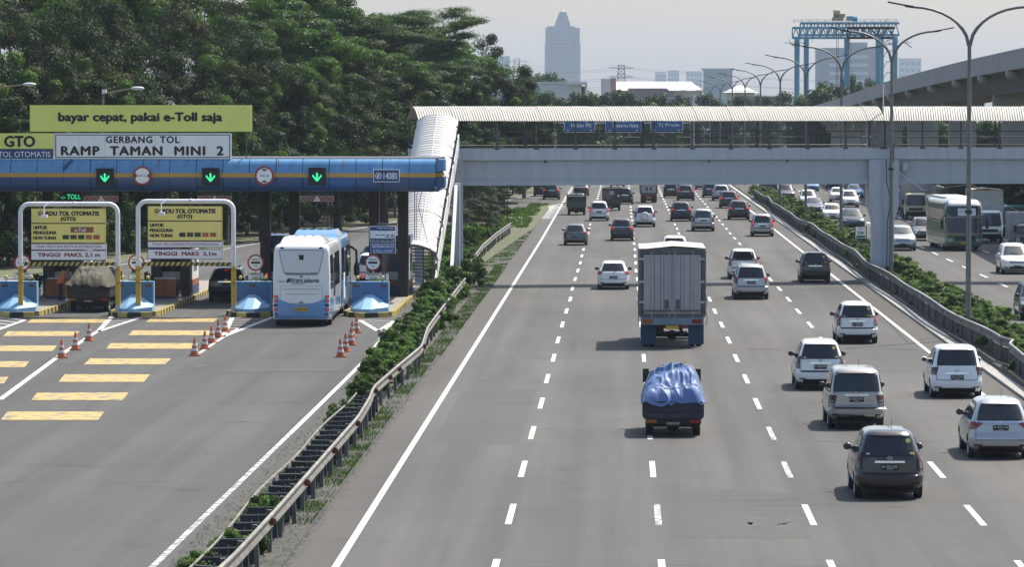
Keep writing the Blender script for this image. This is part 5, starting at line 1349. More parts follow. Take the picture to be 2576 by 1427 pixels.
def std(gc, belt, H, roofw=.68): return [(gc, .90), (gc + .10, .965), (.50, 1.0), (.74, 1.0), (belt - .02, .965), (belt + .05, .925), (H - .16, roofw + .055), (H - .05, roofw + .02), (H, roofw)]
SPECS = {
 'mpv': dict(L=4.19, W=1.68, H=1.68, belt=1.00, gc=.26, rear=[(.26, .10), (.34, .02), (.46, 0), (.60, .0), (.64, .06), (1.0, .085), (1.06, .11), (1.58, .36), (1.68, .44)], front=[(.26, .14), (.4, 0), (.58, .03), (.74, .14), (.90, .42), (1.04, 1.0), (1.56, 1.72), (1.68, 1.95)],
   lamps=[[(.84, .74), (.995, .74), (.995, 1.16), (.87, 1.16)]], win=((.80, 1.08), (.84, 1.53)), r=.30, plate=.80, bump=.60),
 'bigmpv': dict(L=4.58, W=1.77, H=1.74, belt=1.02, gc=.27, rear=[(.27, .10), (.36, .02), (.48, 0), (.64, 0), (.68, .07), (1.02, .10), (1.08, .13), (1.62, .40), (1.74, .50)], front=[(.27, .14), (.42, 0), (.6, .03), (.76, .14), (.92, .42), (1.06, 1.0), (1.6, 1.74), (1.74, 2.0)],
   lamps=[[(.76, .80), (.995, .80), (.995, 1.16), (.80, 1.10)]], win=((.78, 1.10), (.82, 1.58)), r=.32, plate=.86, bump=.62),
 'kijang': dict(L=4.45, W=1.67, H=1.80, belt=1.06, gc=.30, rear=[(.30, .14), (.40, .04), (.48, 0), (.62, 0), (.66, .10), (1.06, .12), (1.12, .14), (1.68, .28), (1.80, .34)], front=[(.30, .12), (.44, 0), (.64, .02), (.80, .10), (.96, .34), (1.10, 1.0), (1.64, 1.55), (1.80, 1.75)],
   lamps=[[(.76, .78), (.995, .78), (.995, 1.02), (.72, 1.02)]], win=((.86, 1.14), (.86, 1.66)), r=.33, plate=.90, bump=.60, roofw=.77),
 'freed': dict(L=4.22, W=1.70, H=1.72, belt=1.04, gc=.22, rear=[(.22, .10), (.32, .02), (.44, 0), (.60, .01), (.66, .05), (1.04, .10), (1.10, .13), (1.60, .34), (1.72, .42)], front=[(.22, .12), (.4, 0), (.6, .05), (.76, .2), (.90, .5), (1.04, 1.0), (1.6, 2.0), (1.72, 2.25)],
   lamps=[[(.80, .78), (.995, .78), (.995, 1.02), (.74, 1.04)]], win=((.80, 1.10), (.82, 1.58)), r=.30, plate=.70, bump=.58, roofw=.74),
 'lowmpv': dict(L=4.39, W=1.69, H=1.62, belt=1.00, gc=.24, rear=[(.24, .12), (.32, .03), (.45, 0), (.62, .0), (.68, .06), (1.0, .09), (1.06, .12), (1.50, .42), (1.62, .56)], front=[(.24, .14), (.4, 0), (.58, .04), (.74, .16), (.88, .48), (1.02, 1.05), (1.5, 1.9), (1.62, 2.15)],
   lamps=[[(.78, .84), (.995, .80), (.995, 1.02), (.56, 1.00)]], win=((.78, 1.07), (.80, 1.48)), r=.30, plate=.86, bump=.50, lampm='red', bar=True),
 'hatch': dict(L=3.65, W=1.68, H=1.50, belt=.94, gc=.22, rear=[(.22, .10), (.32, .02), (.44, 0), (.62, .02), (.84, .06), (.90, .08), (.96, .14), (1.38, .50), (1.50, .66)], front=[(.22, .14), (.38, 0), (.56, .03), (.72, .14), (.86, .46), (.97, .9), (1.4, 1.62), (1.50, 1.8)],
   lamps=[[(.80, .80), (.995, .78), (.995, 1.0), (.70, .96)]], win=((.74, .98), (.78, 1.36)), r=.29, plate=.66, bump=.52, lampm='red'),
 'suv': dict(L=4.6, W=1.83, H=1.68, belt=1.04, gc=.28, rear=[(.28, .12), (.38, .03), (.50, 0), (.66, .0), (.72, .06), (1.04, .10), (1.10, .14), (1.56, .46), (1.68, .60)], front=[(.28, .14), (.44, 0), (.64, .03), (.82, .14), (.96, .46), (1.08, 1.1), (1.56, 1.85), (1.68, 2.1)],
   lamps=[[(.68, .92), (.995, .90), (.995, 1.10), (.64, 1.06)]], win=((.76, 1.12), (.76, 1.54)), r=.34, plate=.84, bump=.60, lampm='red'),
 'jeep': dict(L=4.4, W=1.72, H=1.72, belt=1.06, gc=.30, rear=[(.30, .12), (.38, .03), (.50, 0), (.66, 0), (.70, .06), (1.06, .09), (1.12, .12), (1.62, .32), (1.72, .40)], front=[(.30, .12), (.44, 0), (.66, .03), (.84, .12), (.98, .42), (1.10, 1.1), (1.6, 1.75), (1.72, 1.95)],
   lamps=[[(.84, .80), (.995, .80), (.995, 1.20), (.82, 1.20)]], win=((.76, 1.14), (.78, 1.58)), r=.34, plate=.58, bump=.60, lampm='red', spare=True),
 'sedan': dict(L=4.42, W=1.72, H=1.47, belt=.94, gc=.22, rear=[(.22, .12), (.32, .02), (.46, 0), (.62, .01), (.86, .05), (.93, .12), (.97, .52), (1.36, 1.10), (1.47, 1.35)], front=[(.22, .14), (.38, 0), (.54, .03), (.68, .14), (.80, .5), (.95, 1.25), (1.36, 2.0), (1.47, 2.25)],
   lamps=[[(.64, .70), (.995, .70), (.995, .88), (.62, .88)]], win=((.74, .99), (.74, 1.34)), r=.30, plate=.62, bump=.56, lampm='red'),
}
def make_car(kind):
    S = SPECS[kind]; gc, H, W, L, belt = S['gc'], S['H'], S['W'], S['L'], S['belt']
    sh = Shape(L, W, H, belt, S['rear'], S['front'], std(gc, belt, H, S.get('roofw', .68)))
    t = thing('car', 'car', 'car')
    r = S['r']; yr = -L / 2 + .78; yf = L / 2 - .82
    body = sh.shell().build('body', [P_WHITE, DARK], t, smooth=38)
    boolean_arches(body, W, (yr, yf), r + .06)
    body.data.polygons.foreach_set('use_smooth', [True] * len(body.data.polygons)); body.data.set_sharp_from_angle(angle=R(38))
    add_wheels(t, W, yr, yf, r, .2, .015)
    MB().box(-W / 2 + .14, W / 2 - .14, -L / 2 + .22, L / 2 - .25, .17, gc + .04).tube([(-W * .38, yr, r), (W * .38, yr, r)], .05, 6).tube([(W * .28, -L / 2 + .02, .24), (W * .28, -L / 2 + .5, .25)], .03, 6).build('underbody', DARK, t)
    (wx0, wz0), (wx1, wz1) = S['win']
    # tailgate with its dark gap, bumper
    if kind != 'sedan':
        g = sh.patch(MB(), 'r', [(-.80, S['bump'] + .02), (.80, S['bump'] + .02), (.80, wz0 + .02), (-.80, wz0 + .02)], 10, 6, .005).build('gate_gap', BLACK, t)
        sh.patch(MB(), 'r', [(-.785, S['bump'] + .04), (.785, S['bump'] + .04), (.785, wz0 - .02), (-.785, wz0 - .02)], 10, 6, .013).build('tailgate', P_WHITE, t, smooth=40)
    sh.patch(MB(), 'r', [(-1, gc + .03), (1, gc + .03), (1, S['bump'] - .02), (-1, S['bump'] - .02)], 16, 5, .022).build('rear_bumper', P_WHITE, t, smooth=40)
    bi = sh.patch(MB(), 'r', [(-.78, gc - .0), (.78, gc - .0), (.72, gc + .13), (-.72, gc + .13)], 12, 3, .034).build('bumper_insert', BLACK, t)
    for sg in (-1, 1):
        c = [(.62, gc + .13), (.88, gc + .13), (.88, gc + .17), (.62, gc + .17)]; c = c if sg > 0 else sym(c)
        sh.patch(MB(), 'r', c, 3, 1, .03).build('reflector', DARKRED, t)
    # rear window in its black surround
    fr = sh.patch(MB(), 'r', [(-wx0 - .05, wz0 - .035), (wx0 + .05, wz0 - .035), (wx1 + .05, wz1 + .035), (-wx1 - .05, wz1 + .035)], 12, 6, .010, rnd=.10).build('window_surround', BLACK, t, smooth=40)
    sh.patch(MB(), 'r', [(-wx0, wz0), (wx0, wz0), (wx1, wz1), (-wx1, wz1)], 12, 6, .016, rnd=.14).build('rear_window', GLASS, t, smooth=40)
    wz = wz0 + .0; a = sh.rear(.05, wz - .02, .03); c = sh.rear(.34, wz + .12, .03); MB().tube([a, a.lerp(c, .3) + Vector((.0, -.01, 0)), c], .012, 5).build('wiper', BLACK, t)
    lm = REDLAMP if S.get('lampm') == 'red' else DARKRED
    for sg in (-1, 1):
        for c in S['lamps']:
            c2 = c if sg > 0 else sym(c)
            lo = sh.patch(MB(), 'r', c2, 6, 5, .022).build('tail_lamp', lm, t, smooth=40)
            za = c[0][1]; zb = c[3][1]; k = [(c[0][0] + .03, za + .02), (c[1][0] - .02, za + .02), (c[1][0] - .02, za + (zb - za) * .42), (c[0][0] + .05, za + (zb - za) * .40)]
            sh.patch(MB(), 'r', k if sg > 0 else sym(k), 4, 2, .028).build('lamp_lens', SMOKED if lm is DARKRED else AMBER, lo)
    zp = S['plate']; p = sh.rear(0, zp, .03)
    pl = MB().box(-.21, .21, p.y - .012, p.y + .03, zp - .07, zp + .07).build('number_plate', PLATE, t)
    for z in ((zp + .025, .036),): pass
    gz = zp + .125; 
    if kind in ('mpv', 'bigmpv', 'kijang', 'freed', 'suv'):
        q = sh.rear(0, gz, .02); sh.patch(MB(), 'r', [(-.46, gz - .02), (.46, gz - .02), (.43, gz + .03), (-.43, gz + .03)], 6, 1, .028).build('garnish', CHROME, t)
    if S.get('bar'): sh.patch(MB(), 'r', [(-.82, wz0 - .075), (.82, wz0 - .075), (.82, wz0 - .03), (-.82, wz0 - .03)], 8, 1, .03).build('garnish', CHROME, t)
    ez = min(wz0 - .05, gz + .10) if kind != 'sedan' else .82
    q = sh.rear(0, ez, .028); MB().lathe([(.030, -.008), (.050, -.008), (.050, .008), (.030, .008)], 14, 0, Matrix.Translation(q) @ Matrix.Rotation(R(90), 4, 'X') @ Matrix.Diagonal((1.25, .85, 1, 1)), cap=False).build('emblem', CHROME, t)
    # spoiler lip over the window, high brake lamp, antenna
    if kind != 'sedan':
        sh.patch(MB(), 'r', [(-.80, H - .125), (.80, H - .125), (.80, H - .05), (-.80, H - .05)], 10, 2, .05, thick=.09).build('spoiler', P_WHITE, t, smooth=40)
        q = sh.rear(0, H - .14, .06); MB().box(-.13, .13, q.y, q.y + .05, H - .155, H - .13).build('brake_lamp', DARKRED, t)
    if kind in ('suv', 'jeep', 'bigmpv'):
        for sg in (-1, 1): MB().tube([(sg * sh.w(H - .05) * .93, sh.ry(H) + .15, H + .0), (sg * sh.w(H - .05) * .93, sh.ry(H) + .3, H + .035), (sg * sh.w(H - .05) * .93, sh.fy(H) - .3, H + .035), (sg * sh.w(H - .05) * .93, sh.fy(H) - .15, H)], .02, 6).build('roof_rail', DARK if kind != 'jeep' else RIM, t)
    if kind in ('lowmpv', 'hatch', 'kijang', 'mpv'): MB().tube([(.1, sh.ry(H) + .25, H - .01), (.1, sh.ry(H) + .18, H + .26)], .006, 4).build('antenna', BLACK, t)
    # side panes, pillars, door lines, handles, mirrors
    z0, z1 = belt + .06, H - .155
    for sg, f in ((1, '+'), (-1, '-')):
        ya0 = sh.fy(z0) - .42; ya1 = sh.fy(z1) - .30; yb0 = sh.ry(z0) + .34; yb1 = sh.ry(z1) + .30
        sh.patch(MB(), f, [(yb0 - .04, z0 - .03), (ya0 + .06, z0 - .03), (ya1 + .03, z1 + .03), (yb1 - .02, z1 + .03)], 10, 4, .006).build('window_band', BLACK, t)
        cuts = [0, .26, .60, 1.0] if kind not in ('hatch', 'sedan') else [0, .48, 1.0]
        for k in range(len(cuts) - 1):
            e = .018; f0, f1 = cuts[k] + e, cuts[k + 1] - e
            sh.patch(MB(), f, [(yb0 + (ya0 - yb0) * f0, z0), (yb0 + (ya0 - yb0) * f1, z0), (yb1 + (ya1 - yb1) * f1, z1), (yb1 + (ya1 - yb1) * f0, z1)], 4, 3, .012).build('side_window', GLASS, t, smooth=40)
        for fy in (.28, .62):
            y = yb0 + (ya0 - yb0) * fy; sh.patch(MB(), f, [(y - .006, gc + .16), (y + .006, gc + .16), (y + .006, belt), (y - .006, belt)], 1, 5, .004).build('door_gap', BLACK, t)
            p = sh.side(sg, y + .12, belt - .10, .02); MB().box(p.x - .015, p.x + .015, y + .05, y + .22, belt - .12, belt - .09).build('door_handle', CHROME, t)
        y = ya0 - .02; p = sh.side(sg, y, belt + .10, .0)
        b = MB().ball((p.x + sg * .13, y, belt + .10), .115, 10, 6, sc3=(.95, .55, .80)); b.bar((p.x - sg * .02, y, belt + .05), (p.x + sg * .08, y, belt + .06), .05); m = b.build('mirror', P_WHITE, t, smooth=50)
        MB().lathe([(.001, 0), (.082, 0), (.082, .006), (.001, .006)], 10, 0, Matrix.Translation((p.x + sg * .13, y - .058, belt + .10)) @ Matrix.Rotation(R(90), 4, 'X') @ Matrix.Diagonal((1, .8, 1, 1))).build('mirror_glass', GLASS2, m)
        sh.patch(MB(), f, [(yr + r + .1, gc + .01), (yf - r - .1, gc + .01), (yf - r - .1, gc + .10), (yr + r + .1, gc + .10)], 6, 1, .012).build('sill', BLACK, t)
    # front: windscreen, grille, headlamps, bumper
    fz0, fz1 = belt + .09, H - .15
    sh.patch(MB(), 'f', [(-.90, fz0 - .03), (.90, fz0 - .03), (.90, fz1 + .03), (-.90, fz1 + .03)], 12, 6, .006).build('screen_surround', BLACK, t)
    sh.patch(MB(), 'f', [(-.86, fz0), (.86, fz0), (.86, fz1), (-.86, fz1)], 12, 6, .014, rnd=.1).build('windscreen', GLASS2 if kind in ('bigmpv', 'suv', 'sedan') else GLASS, t, smooth=40)
    hz = .70 if kind in ('sedan', 'hatch') else .76
    for sg in (-1, 1):
        c = [(.55, hz - .06), (.97, hz - .03), (.97, hz + .12), (.52, hz + .05)]; sh.patch(MB(), 'f', c if sg > 0 else sym(c), 6, 3, .016).build('headlamp', CLEARLENS, t, smooth=40)
        c = [(.60, .36), (.84, .36), (.84, .46), (.60, .46)]; sh.patch(MB(), 'f', c if sg > 0 else sym(c), 3, 2, .02).build('fog_lamp', DARK, t)
    gl = sh.patch(MB(), 'f', [(-.46, hz - .10), (.46, hz - .10), (.50, hz + .06), (-.50, hz + .06)], 8, 3, .016).build('grille', BLACK, t)
    for k in range(3): zz = hz - .075 + k * .045; sh.patch(MB(), 'f', [(-.44, zz), (.44, zz), (.44, zz + .018), (-.44, zz + .018)], 8, 1, .026).build('grille_bar', CHROME, gl)
    sh.patch(MB(), 'f', [(-1, gc + .03), (1, gc + .03), (1, hz - .18), (-1, hz - .18)], 16, 4, .02).build('front_bumper', P_WHITE, t, smooth=40)
    sh.patch(MB(), 'f', [(-.55, gc + .05), (.55, gc + .05), (.50, gc + .2), (-.50, gc + .2)], 8, 2, .03).build('air_intake', BLACK, t)
    p = sh.frontp(0, .46, .03); MB().box(-.21, .21, p.y - .02, p.y + .012, .40, .52).build('number_plate', PLATE, t)
    for sg in (-1, 1):
        a = sh.frontp(.1 * sg - .2, fz0 + .0, .03); c = sh.frontp(.1 * sg + .35, fz0 + .10, .03); MB().tube([a, c], .010, 4).build('wiper', BLACK, t)
    if S.get('spare'):
        p = sh.rear(0, .86, .1); M = Matrix.Translation((0, p.y - .02, .88)) @ Matrix.Rotation(R(90), 4, 'X'); c = MB().lathe([(.33, -.12), (.36, -.06), (.36, .05), (.30, .11), (.18, .12), (.001, .10)], 22, 0, M).build('spare_wheel_cover', P_WHITE, t, smooth=40)
        MB().lathe([(.22, .125), (.25, .13), (.25, .118), (.22, .118)], 22, 0, M, cap=False).build('cover_ring', RIM, c)
    return t, sh
PROTO = {}
USED = set()
PLATE_OF = {}
def car(kind, px, py, pnt, label, rz=0.0, px_off=0, plate=None, group=None, lit=False, lamps=None, oncoming=False, at=None, stickers=None, glass=None):
    """px, py: pixel where the middle of the nearest bumper meets the road"""
    if kind not in PROTO: PROTO[kind] = make_car(kind)
    t0, sh = PROTO[kind]
    t = copy_tree(t0) if kind in USED else t0
    USED.add(kind)
    x, y = at if at else G(px, py)
    t.location = (x, y + sh.L / 2 - .70, 0); t.rotation_euler = (0, 0, (math.pi if oncoming else 0) + rz)
    if oncoming: t.location = (x, y + sh.L / 2 - .72, 0)
    t['label'] = label
    if group: t['group'] = group
    for o in all_children(t):
        n = base(o.name)
        if n in PAINTED and o.data.materials:
            s = o.material_slots[0]; s.link = 'OBJECT'; s.material = pnt
            if n == 'mirror' and pnt in (P_SILVER, P_BEIGE, P_WHITE) and kind != 'freed' and not oncoming: s.material = BLACK
        if n == 'rear_bumper' and kind == 'kijang': o.material_slots[0].material = P_BEIGE
        if n == 'tail_lamp' and (lamps or lit): s = o.material_slots[0]; s.link = 'OBJECT'; s.material = REDLIT if lit else lamps
        if n == 'brake_lamp' and lit: s = o.material_slots[0]; s.link = 'OBJECT'; s.material = REDLIT
        if n in ('rear_window',) and glass: s = o.material_slots[0]; s.link = 'OBJECT'; s.material = glass
    if plate:
        po = [o for o in t.children if base(o.name) == 'number_plate'][0]; zp = SPECS[kind]['plate']; p = sh.rear(0, zp, .03)
        text(po, plate, 0, p.y - .014, zp + .015, .36, .062, PLATEW, .012)
        MB().box(-.07, .07, p.y - .0145, p.y - .0125, zp - .048, zp - .036).build('plate_date', PLATEW, po)
    return t, sh
# main carriageway, from the camera outwards
t, sh = car('mpv', 2234, 1253, P_CHAR, 'charcoal MPV nearest the camera with stickers on its rear window', plate='B 1533 UIZ')
w = sh.rear
for u, z, s, m, nm in ((.70, 1.43, .055, SIGNY, 'round_sticker'), (-.70, 1.12, .045, WHITE, 'heart_sticker'), (.72, 1.13, .06, SIGNG, 'strip_sticker')):
    p = w(u, z, .03); b = MB(); q = MB()
    if nm == 'round_sticker': b.lathe([(.022, 0), (s, 0), (s, .004), (.022, .004)], 14, 0, Matrix.Translation(p) @ Matrix.Rotation(R(65), 4, 'X'), cap=False); b.box(p.x - s, p.x + s * .5, p.y - .004, p.y, p.z - .008, p.z + .008)
    else: b.box(p.x - s, p.x + s, p.y - .004, p.y + .01, p.z - s * .4, p.z + s * .4)
    b.build(nm, m, t)
p = w(-.5, 1.00, .03); text(t, 'AVANZA', p.x - .02, p.y, 1.00, .2, .03, CHROME, .01)
car('lowmpv', 2512, 1152, P_SILVER, 'silver low MPV cut by the right frame edge beside the charcoal MPV', plate='B 2072 SRJ')
car('kijang', 2152, 1078, P_BEIGE, 'boxy old silver-beige MPV with chrome rear bumper inserts', plate='B 2457 VW')
for o in list(bpy.data.objects):
    if o.get('label', '').startswith('boxy old'):
        shk = PROTO['kijang'][1]
        for c in ([(-.66, .40), (-.26, .40), (-.26, .47), (-.66, .47)], [(.26, .40), (.66, .40), (.66, .47), (.26, .47)]): shk.patch(MB(), 'r', c, 4, 1, .045).build('bumper_chrome', CHROME, o)
        shk.patch(MB(), 'r', [(-.98, .66), (.98, .66), (.98, .74), (-.98, .74)], 10, 1, .016).build('two_tone_band', P_GREY, o)
        for f in ('+', '-'): shk.patch(MB(), f, [(-1.9, .5), (1.9, .5), (1.9, .74), (-1.9, .74)], 6, 1, .008).build('two_tone_band', P_GREY, o)
car('mpv', 2062, 980, P_WHITE, 'white MPV behind the silver-beige one with dark garnish round its plate', plate='B 1902 TKJ', lamps=None)
car('freed', 2404, 1000, P_WHITE, 'smooth white minivan with wide curved rear window near the right edge', plate='B 311 FRD')
car('mpv', 2155, 864, P_WHITE, 'white MPV with a yellow sticker on its rear window', plate='B 1629 EKK', lamps=REDLAMP)
o = [q for q in bpy.data.objects if q.get('label', '').startswith('white MPV with a yellow')][0]; sm_ = PROTO['mpv'][1]; p = sm_.rear(.62, 1.16, .03); MB().box(p.x - .10, p.x + .06, p.y - .004, p.y + .01, 1.12, 1.18).build('yellow_sticker', YPOLE, o)
car('mpv', 2050, 711, P_BLACK, 'black MPV in the right lane next to the white edge line', plate='B 1407 WK', lamps=REDLAMP)
car('bigmpv', 1889, 753, P_SILVER, 'large silver MPV just right of the box truck', plate='B 1102 POI', lamps=REDLAMP)
car('mpv', 1870, 702, P_WHITE, 'white MPV partly hidden behind the large silver one', lamps=REDLAMP)
car('hatch', 1543, 728, P_WHITE, 'small white hatchback left of the box truck', plate='B 1308 TMA')
car('suv', 1697, 662, P_WHITE, 'white car directly ahead of the box truck with its brake lamp on', lit=True)
car('hatch', 1448, 617, P_GREY, 'dark grey hatchback in the left lane', plate='B 1177 KN')
car('lowmpv', 1565, 606, P_CHAR, 'charcoal low MPV with lit tail lamps in the second lane', lit=True)
car('jeep', 1622, 571, P_WHITE, 'white off-roader with a spare wheel on its tailgate')
car('mpv', 1507, 556, P_WHITE, 'white MPV beside the green pickup beyond the hatchback', lit=True)
car('suv', 1714, 557, P_BLACK, 'black SUV in the third lane with brake lamp lit', lit=True)
car('bigmpv', 1769, 582, P_SILVER, 'silver MPV with sky reflected in its rear window', glass=GLASS2)
car('suv', 1859, 553, P_BLACK, 'black SUV with lit lamps close to the right edge line', lit=True)
car('suv', 1834, 524, P_PLUM, 'dark plum SUV ahead of the black one with lit lamps', lit=True)
car('suv', 1814, 505, P_SILVER, 'silver-white SUV third in the queue along the median rail', lit=True)
car('mpv', 1787, 497, P_NAVY, 'dark MPV with pale roof behind the silver-white SUV', lit=False)
car('mpv', 1918, 595, P_SILVER, 'silver MPV alone in the right lane beside the median rail', lit=True)
car('suv', 1725, 505, P_BLACK, 'black SUV under the bridge in the third lane', lit=True)
car('mpv', 1688, 498, P_BLACK, 'black MPV under the bridge left of the SUV', lit=False)
car('sedan', 1462, 493, P_CHAR, 'dark grey sedan under the bridge ahead of the green pickup')
car('suv', 1387, 502, P_BLACK, 'black SUV coming off the slip road at the merge tip')
car('mpv', 1361, 494, P_BLACK, 'black car half hidden behind the SUV at the merge tip')
car('mpv', 1767, 476, P_SILVER, 'small silver car under the bridge near the median')
car('lowmpv', 1705, 472, P_BLACK, 'black car glimpsed just below the bridge girder in the third lane')
car('hatch', 1745, 470, P_GREY, 'grey car glimpsed just below the bridge girder in the fourth lane')
car('mpv', 1572, 514, P_BLACK, 'black MPV beside the box-bodied black pickup', lit=False)
# slip road and toll lanes
car('suv', 572, 757, P_BLACK, 'black SUV entering the toll lane under the right portal', lamps=DARKRED, plate=None, rz=.0)
car('mpv', 906, 672, P_WHITE, 'white MPV waiting beyond the bus right of its front', at=(-13.6, 226))
car('mpv', 905, 640, P_CHAR, 'dark MPV ahead of the white one beyond the bus', at=(-14.2, 240))
# oncoming carriageway
def onc(kind, px, py, pnt, label, **k): return car(kind, px, py, pnt, label, oncoming=True, **k)
onc('bigmpv', 2556, 690, P_WHITE, 'white MPV facing the camera at the right frame edge')
onc('suv', 2270, 631, P_SILVER, 'silver SUV facing the camera just right of the bridge pier')
onc('mpv', 2326, 606, P_GREY, 'grey MPV half hidden by the green coach')
onc('mpv', 1979, 503, P_CHAR, 'dark MPV facing the camera left of the first median poles')
onc('suv', 1936, 478, P_PLUM, 'plum car partly hidden by the planted median under the bridge')
onc('sedan', 2042, 481, P_TAXI, 'light blue taxi behind the dark MPV under the bridge')
onc('sedan', 2153, 498, P_TAXI, 'light blue taxi in the middle oncoming lane')
onc('mpv', 2095, 475, P_CHAR, 'dark car just below the bridge girder in the middle oncoming lane')
onc('mpv', 2034, 521, P_WHITE, 'white MPV behind a median pole ahead of the navy sedan')
onc('sedan', 2050, 538, P_NAVY, 'navy sedan behind a median pole')
onc('hatch', 2109, 508, P_WHITE, 'white hatchback left of the light blue taxi')
onc('mpv', 2139, 522, P_WHITE, 'white MPV below the light blue taxi')
onc('hatch', 2094, 557, P_WHITE, 'white car with a dark grille beside the dark SUV')
onc('suv', 2146, 579, P_CHAR, 'dark SUV with bright headlamps above the kilometre sign')
onc('mpv', 2004, 462, P_BLACK, 'black car just below the girder behind the dark MPV')
onc('mpv', 2612, 806, P_BLACK, 'black car only just entering at the right frame edge')
# ------------------------------------------------------------------ trucks, pickups, buses
BOXG = mat('box_body_grey', (.42, .42, .43), .5, metal=.1, col2=(.33, .33, .335), vscale=1.2, detail=8)
BOXD = mat('box_frame_dark', (.10, .10, .10), .6, var=.25)
TARPW = mat('stained_white_tarp', (.56, .53, .48), .7, col2=(.44, .36, .31), vscale=1.0, detail=7)
TARPB = mat('blue_tarp', (.085, .145, .32), .5, spec=.4, col2=(.12, .20, .40), vscale=1.6, detail=5)
TARPG = mat('khaki_tarp', (.085, .076, .055), .8, col2=(.045, .041, .03), vscale=2.2, detail=6)
TARPK = mat('black_tarp', (.02, .022, .026), .45, var=.3)
FLAPB = mat('mud_flap_blue', (.025, .06, .11), .7, var=.25, vscale=2)
FRAMEB = mat('bumper_blue_grey', (.16, .24, .30), .55, var=.2, vscale=2)
def cab(t, y1, W, H, pnt, L=1.65, z0=.45, steep=.35, grille=BLACK, stripe=None):
    """forward-control truck cab whose nose is at y1 in the truck's frame"""
    sh = Shape(L, W, H, 1.25, [(z0, .02), (1.2, 0), (H - .1, .05), (H, .12)], [(z0, .10), (z0 + .15, 0), (.95, .0), (1.2, .05), (H - .12, steep), (H, steep + .16)], [(z0, .97), (.8, 1.0), (1.25, 1.0), (H - .1, .90), (H, .86)], rc=.18, bulge=.03)
    g = thing('x', 'x', 'x')
    off = y1 - L / 2
    def put(mb, nm, m, par=None, sm=40):
        mb.v = [(x, y + off, z) for x, y, z in mb.v]; return mb.build(nm, m, par or t, smooth=sm)
    bpy.data.objects.remove(g)
    put(sh.shell(), 'cab', pnt)
    put(sh.patch(MB(), 'f', [(-.93, 1.22), (.93, 1.22), (.90, H - .20), (-.90, H - .20)], 10, 4, .008), 'screen_surround', BLACK)
    put(sh.patch(MB(), 'f', [(-.89, 1.26), (.89, 1.26), (.86, H - .24), (-.86, H - .24)], 10, 4, .016, rnd=.08), 'windscreen', GLASS2)
    if stripe: put(sh.patch(MB(), 'f', [(-.86, H - .31), (.86, H - .31), (.86, H - .20), (-.86, H - .20)], 8, 1, .02), 'sun_strip', stripe)
    put(sh.patch(MB(), 'f', [(-.62, .80), (.62, .80), (.62, 1.02), (-.62, 1.02)], 8, 2, .014), 'grille', grille)
    put(sh.patch(MB(), 'f', [(-1, z0 + .0), (1, z0 + .0), (1, z0 + .24), (-1, z0 + .24)], 14, 2, .04), 'front_bumper', BLACK)
    put(sh.patch(MB(), 'f', [(-.22, z0 + .06), (.22, z0 + .06), (.22, z0 + .19), (-.22, z0 + .19)], 3, 1, .055), 'number_plate', PLATE)
    for sg in (-1, 1):
        c = [(.64, .72), (.93, .72), (.93, .92), (.64, .92)]; put(sh.patch(MB(), 'f', c if sg > 0 else sym(c), 4, 2, .022), 'headlamp', CLEARLENS)
        f = '+' if sg > 0 else '-'; put(sh.patch(MB(), f, [(-.35, 1.28), (.42, 1.28), (.30, H - .24), (-.35, H - .24)], 4, 3, .012), 'side_window', GLASS)
        p = sh.side(sg, L / 2 - .3, 1.55); b = MB(); b.box(p.x + sg * .22 - .09, p.x + sg * .22 + .09, p.y + .1, p.y + .16, 1.35, 1.75); b.bar((p.x, p.y, 1.7), (p.x + sg * .22, p.y + .12, 1.6), .03); put(b, 'mirror', BLACK)
        a = sh.frontp(sg * .3 - .2, 1.27, .03); c = sh.frontp(sg * .3 + .25, 1.36, .03); put(MB().tube([a, c], .012, 4), 'wiper', BLACK)
    return sh
def chassis(t, L, W, r, yr, yf, dual=True, y0=None):
    b = MB()
    for sx in (-1, 1): b.box(sx * .38 - .05, sx * .38 + .05, -L / 2 + .05, L / 2 - .3, r + .05, r + .25)
    b.tube([(-W * .42, yr, r), (W * .42, yr, r)], .08, 8).ball((0, yr, r), .2, 10, 6).tube([(-W * .40, yf, r), (W * .40, yf, r)], .05, 6)
    b.box(-.7, -.3, -.3, .5, r - .05, r + .2).build('chassis_frame', DARK, t)
    add_wheels(t, W, yr, yf, r, .22, .02, dual=dual)
def drape(W, Lh, zfn, nx, ny, seed, fold=.04, edge=.25):
    """cloth laid over a load: height zfn(u, v), with gathered folds and a hanging skirt"""
    def fn(u, v):
        x = (-1 + 2 * u); y = (-1 + 2 * v)
        h = zfn(x, y)
        ed = max(abs(x), abs(y)); k = max(0, (ed - (1 - edge)) / edge)
        q = Vector((x * W / 2, y * Lh / 2, h))
        n1 = mnoise.noise(Vector((x * 2.2 + seed, y * 2.6, seed * 1.7))); n2 = mnoise.noise(Vector((x * 7 + seed, y * 6 + n1 * 2, seed))) + .6 * mnoise.noise(Vector((x * 15 + n1 * 3, y * 11, seed * 2)))
        rid = 1 - abs(mnoise.noise(Vector((x * 3.1 + y * 1.4 + seed, y * 2.2 - x * .9, 3.3 + seed)))) * 2
        q.z += n1 * fold * 1.6 + n2 * fold * .5 + max(0, rid - .55) * fold * 2.4 * (1 - k * .5)
        # gathered pleats towards the rim
        q.z += k * fold * .7 * math.sin((x * 14 if abs(y) > abs(x) else y * 16) + n1 * 4)
        return q
    return MB().grid(fn, nx, ny)
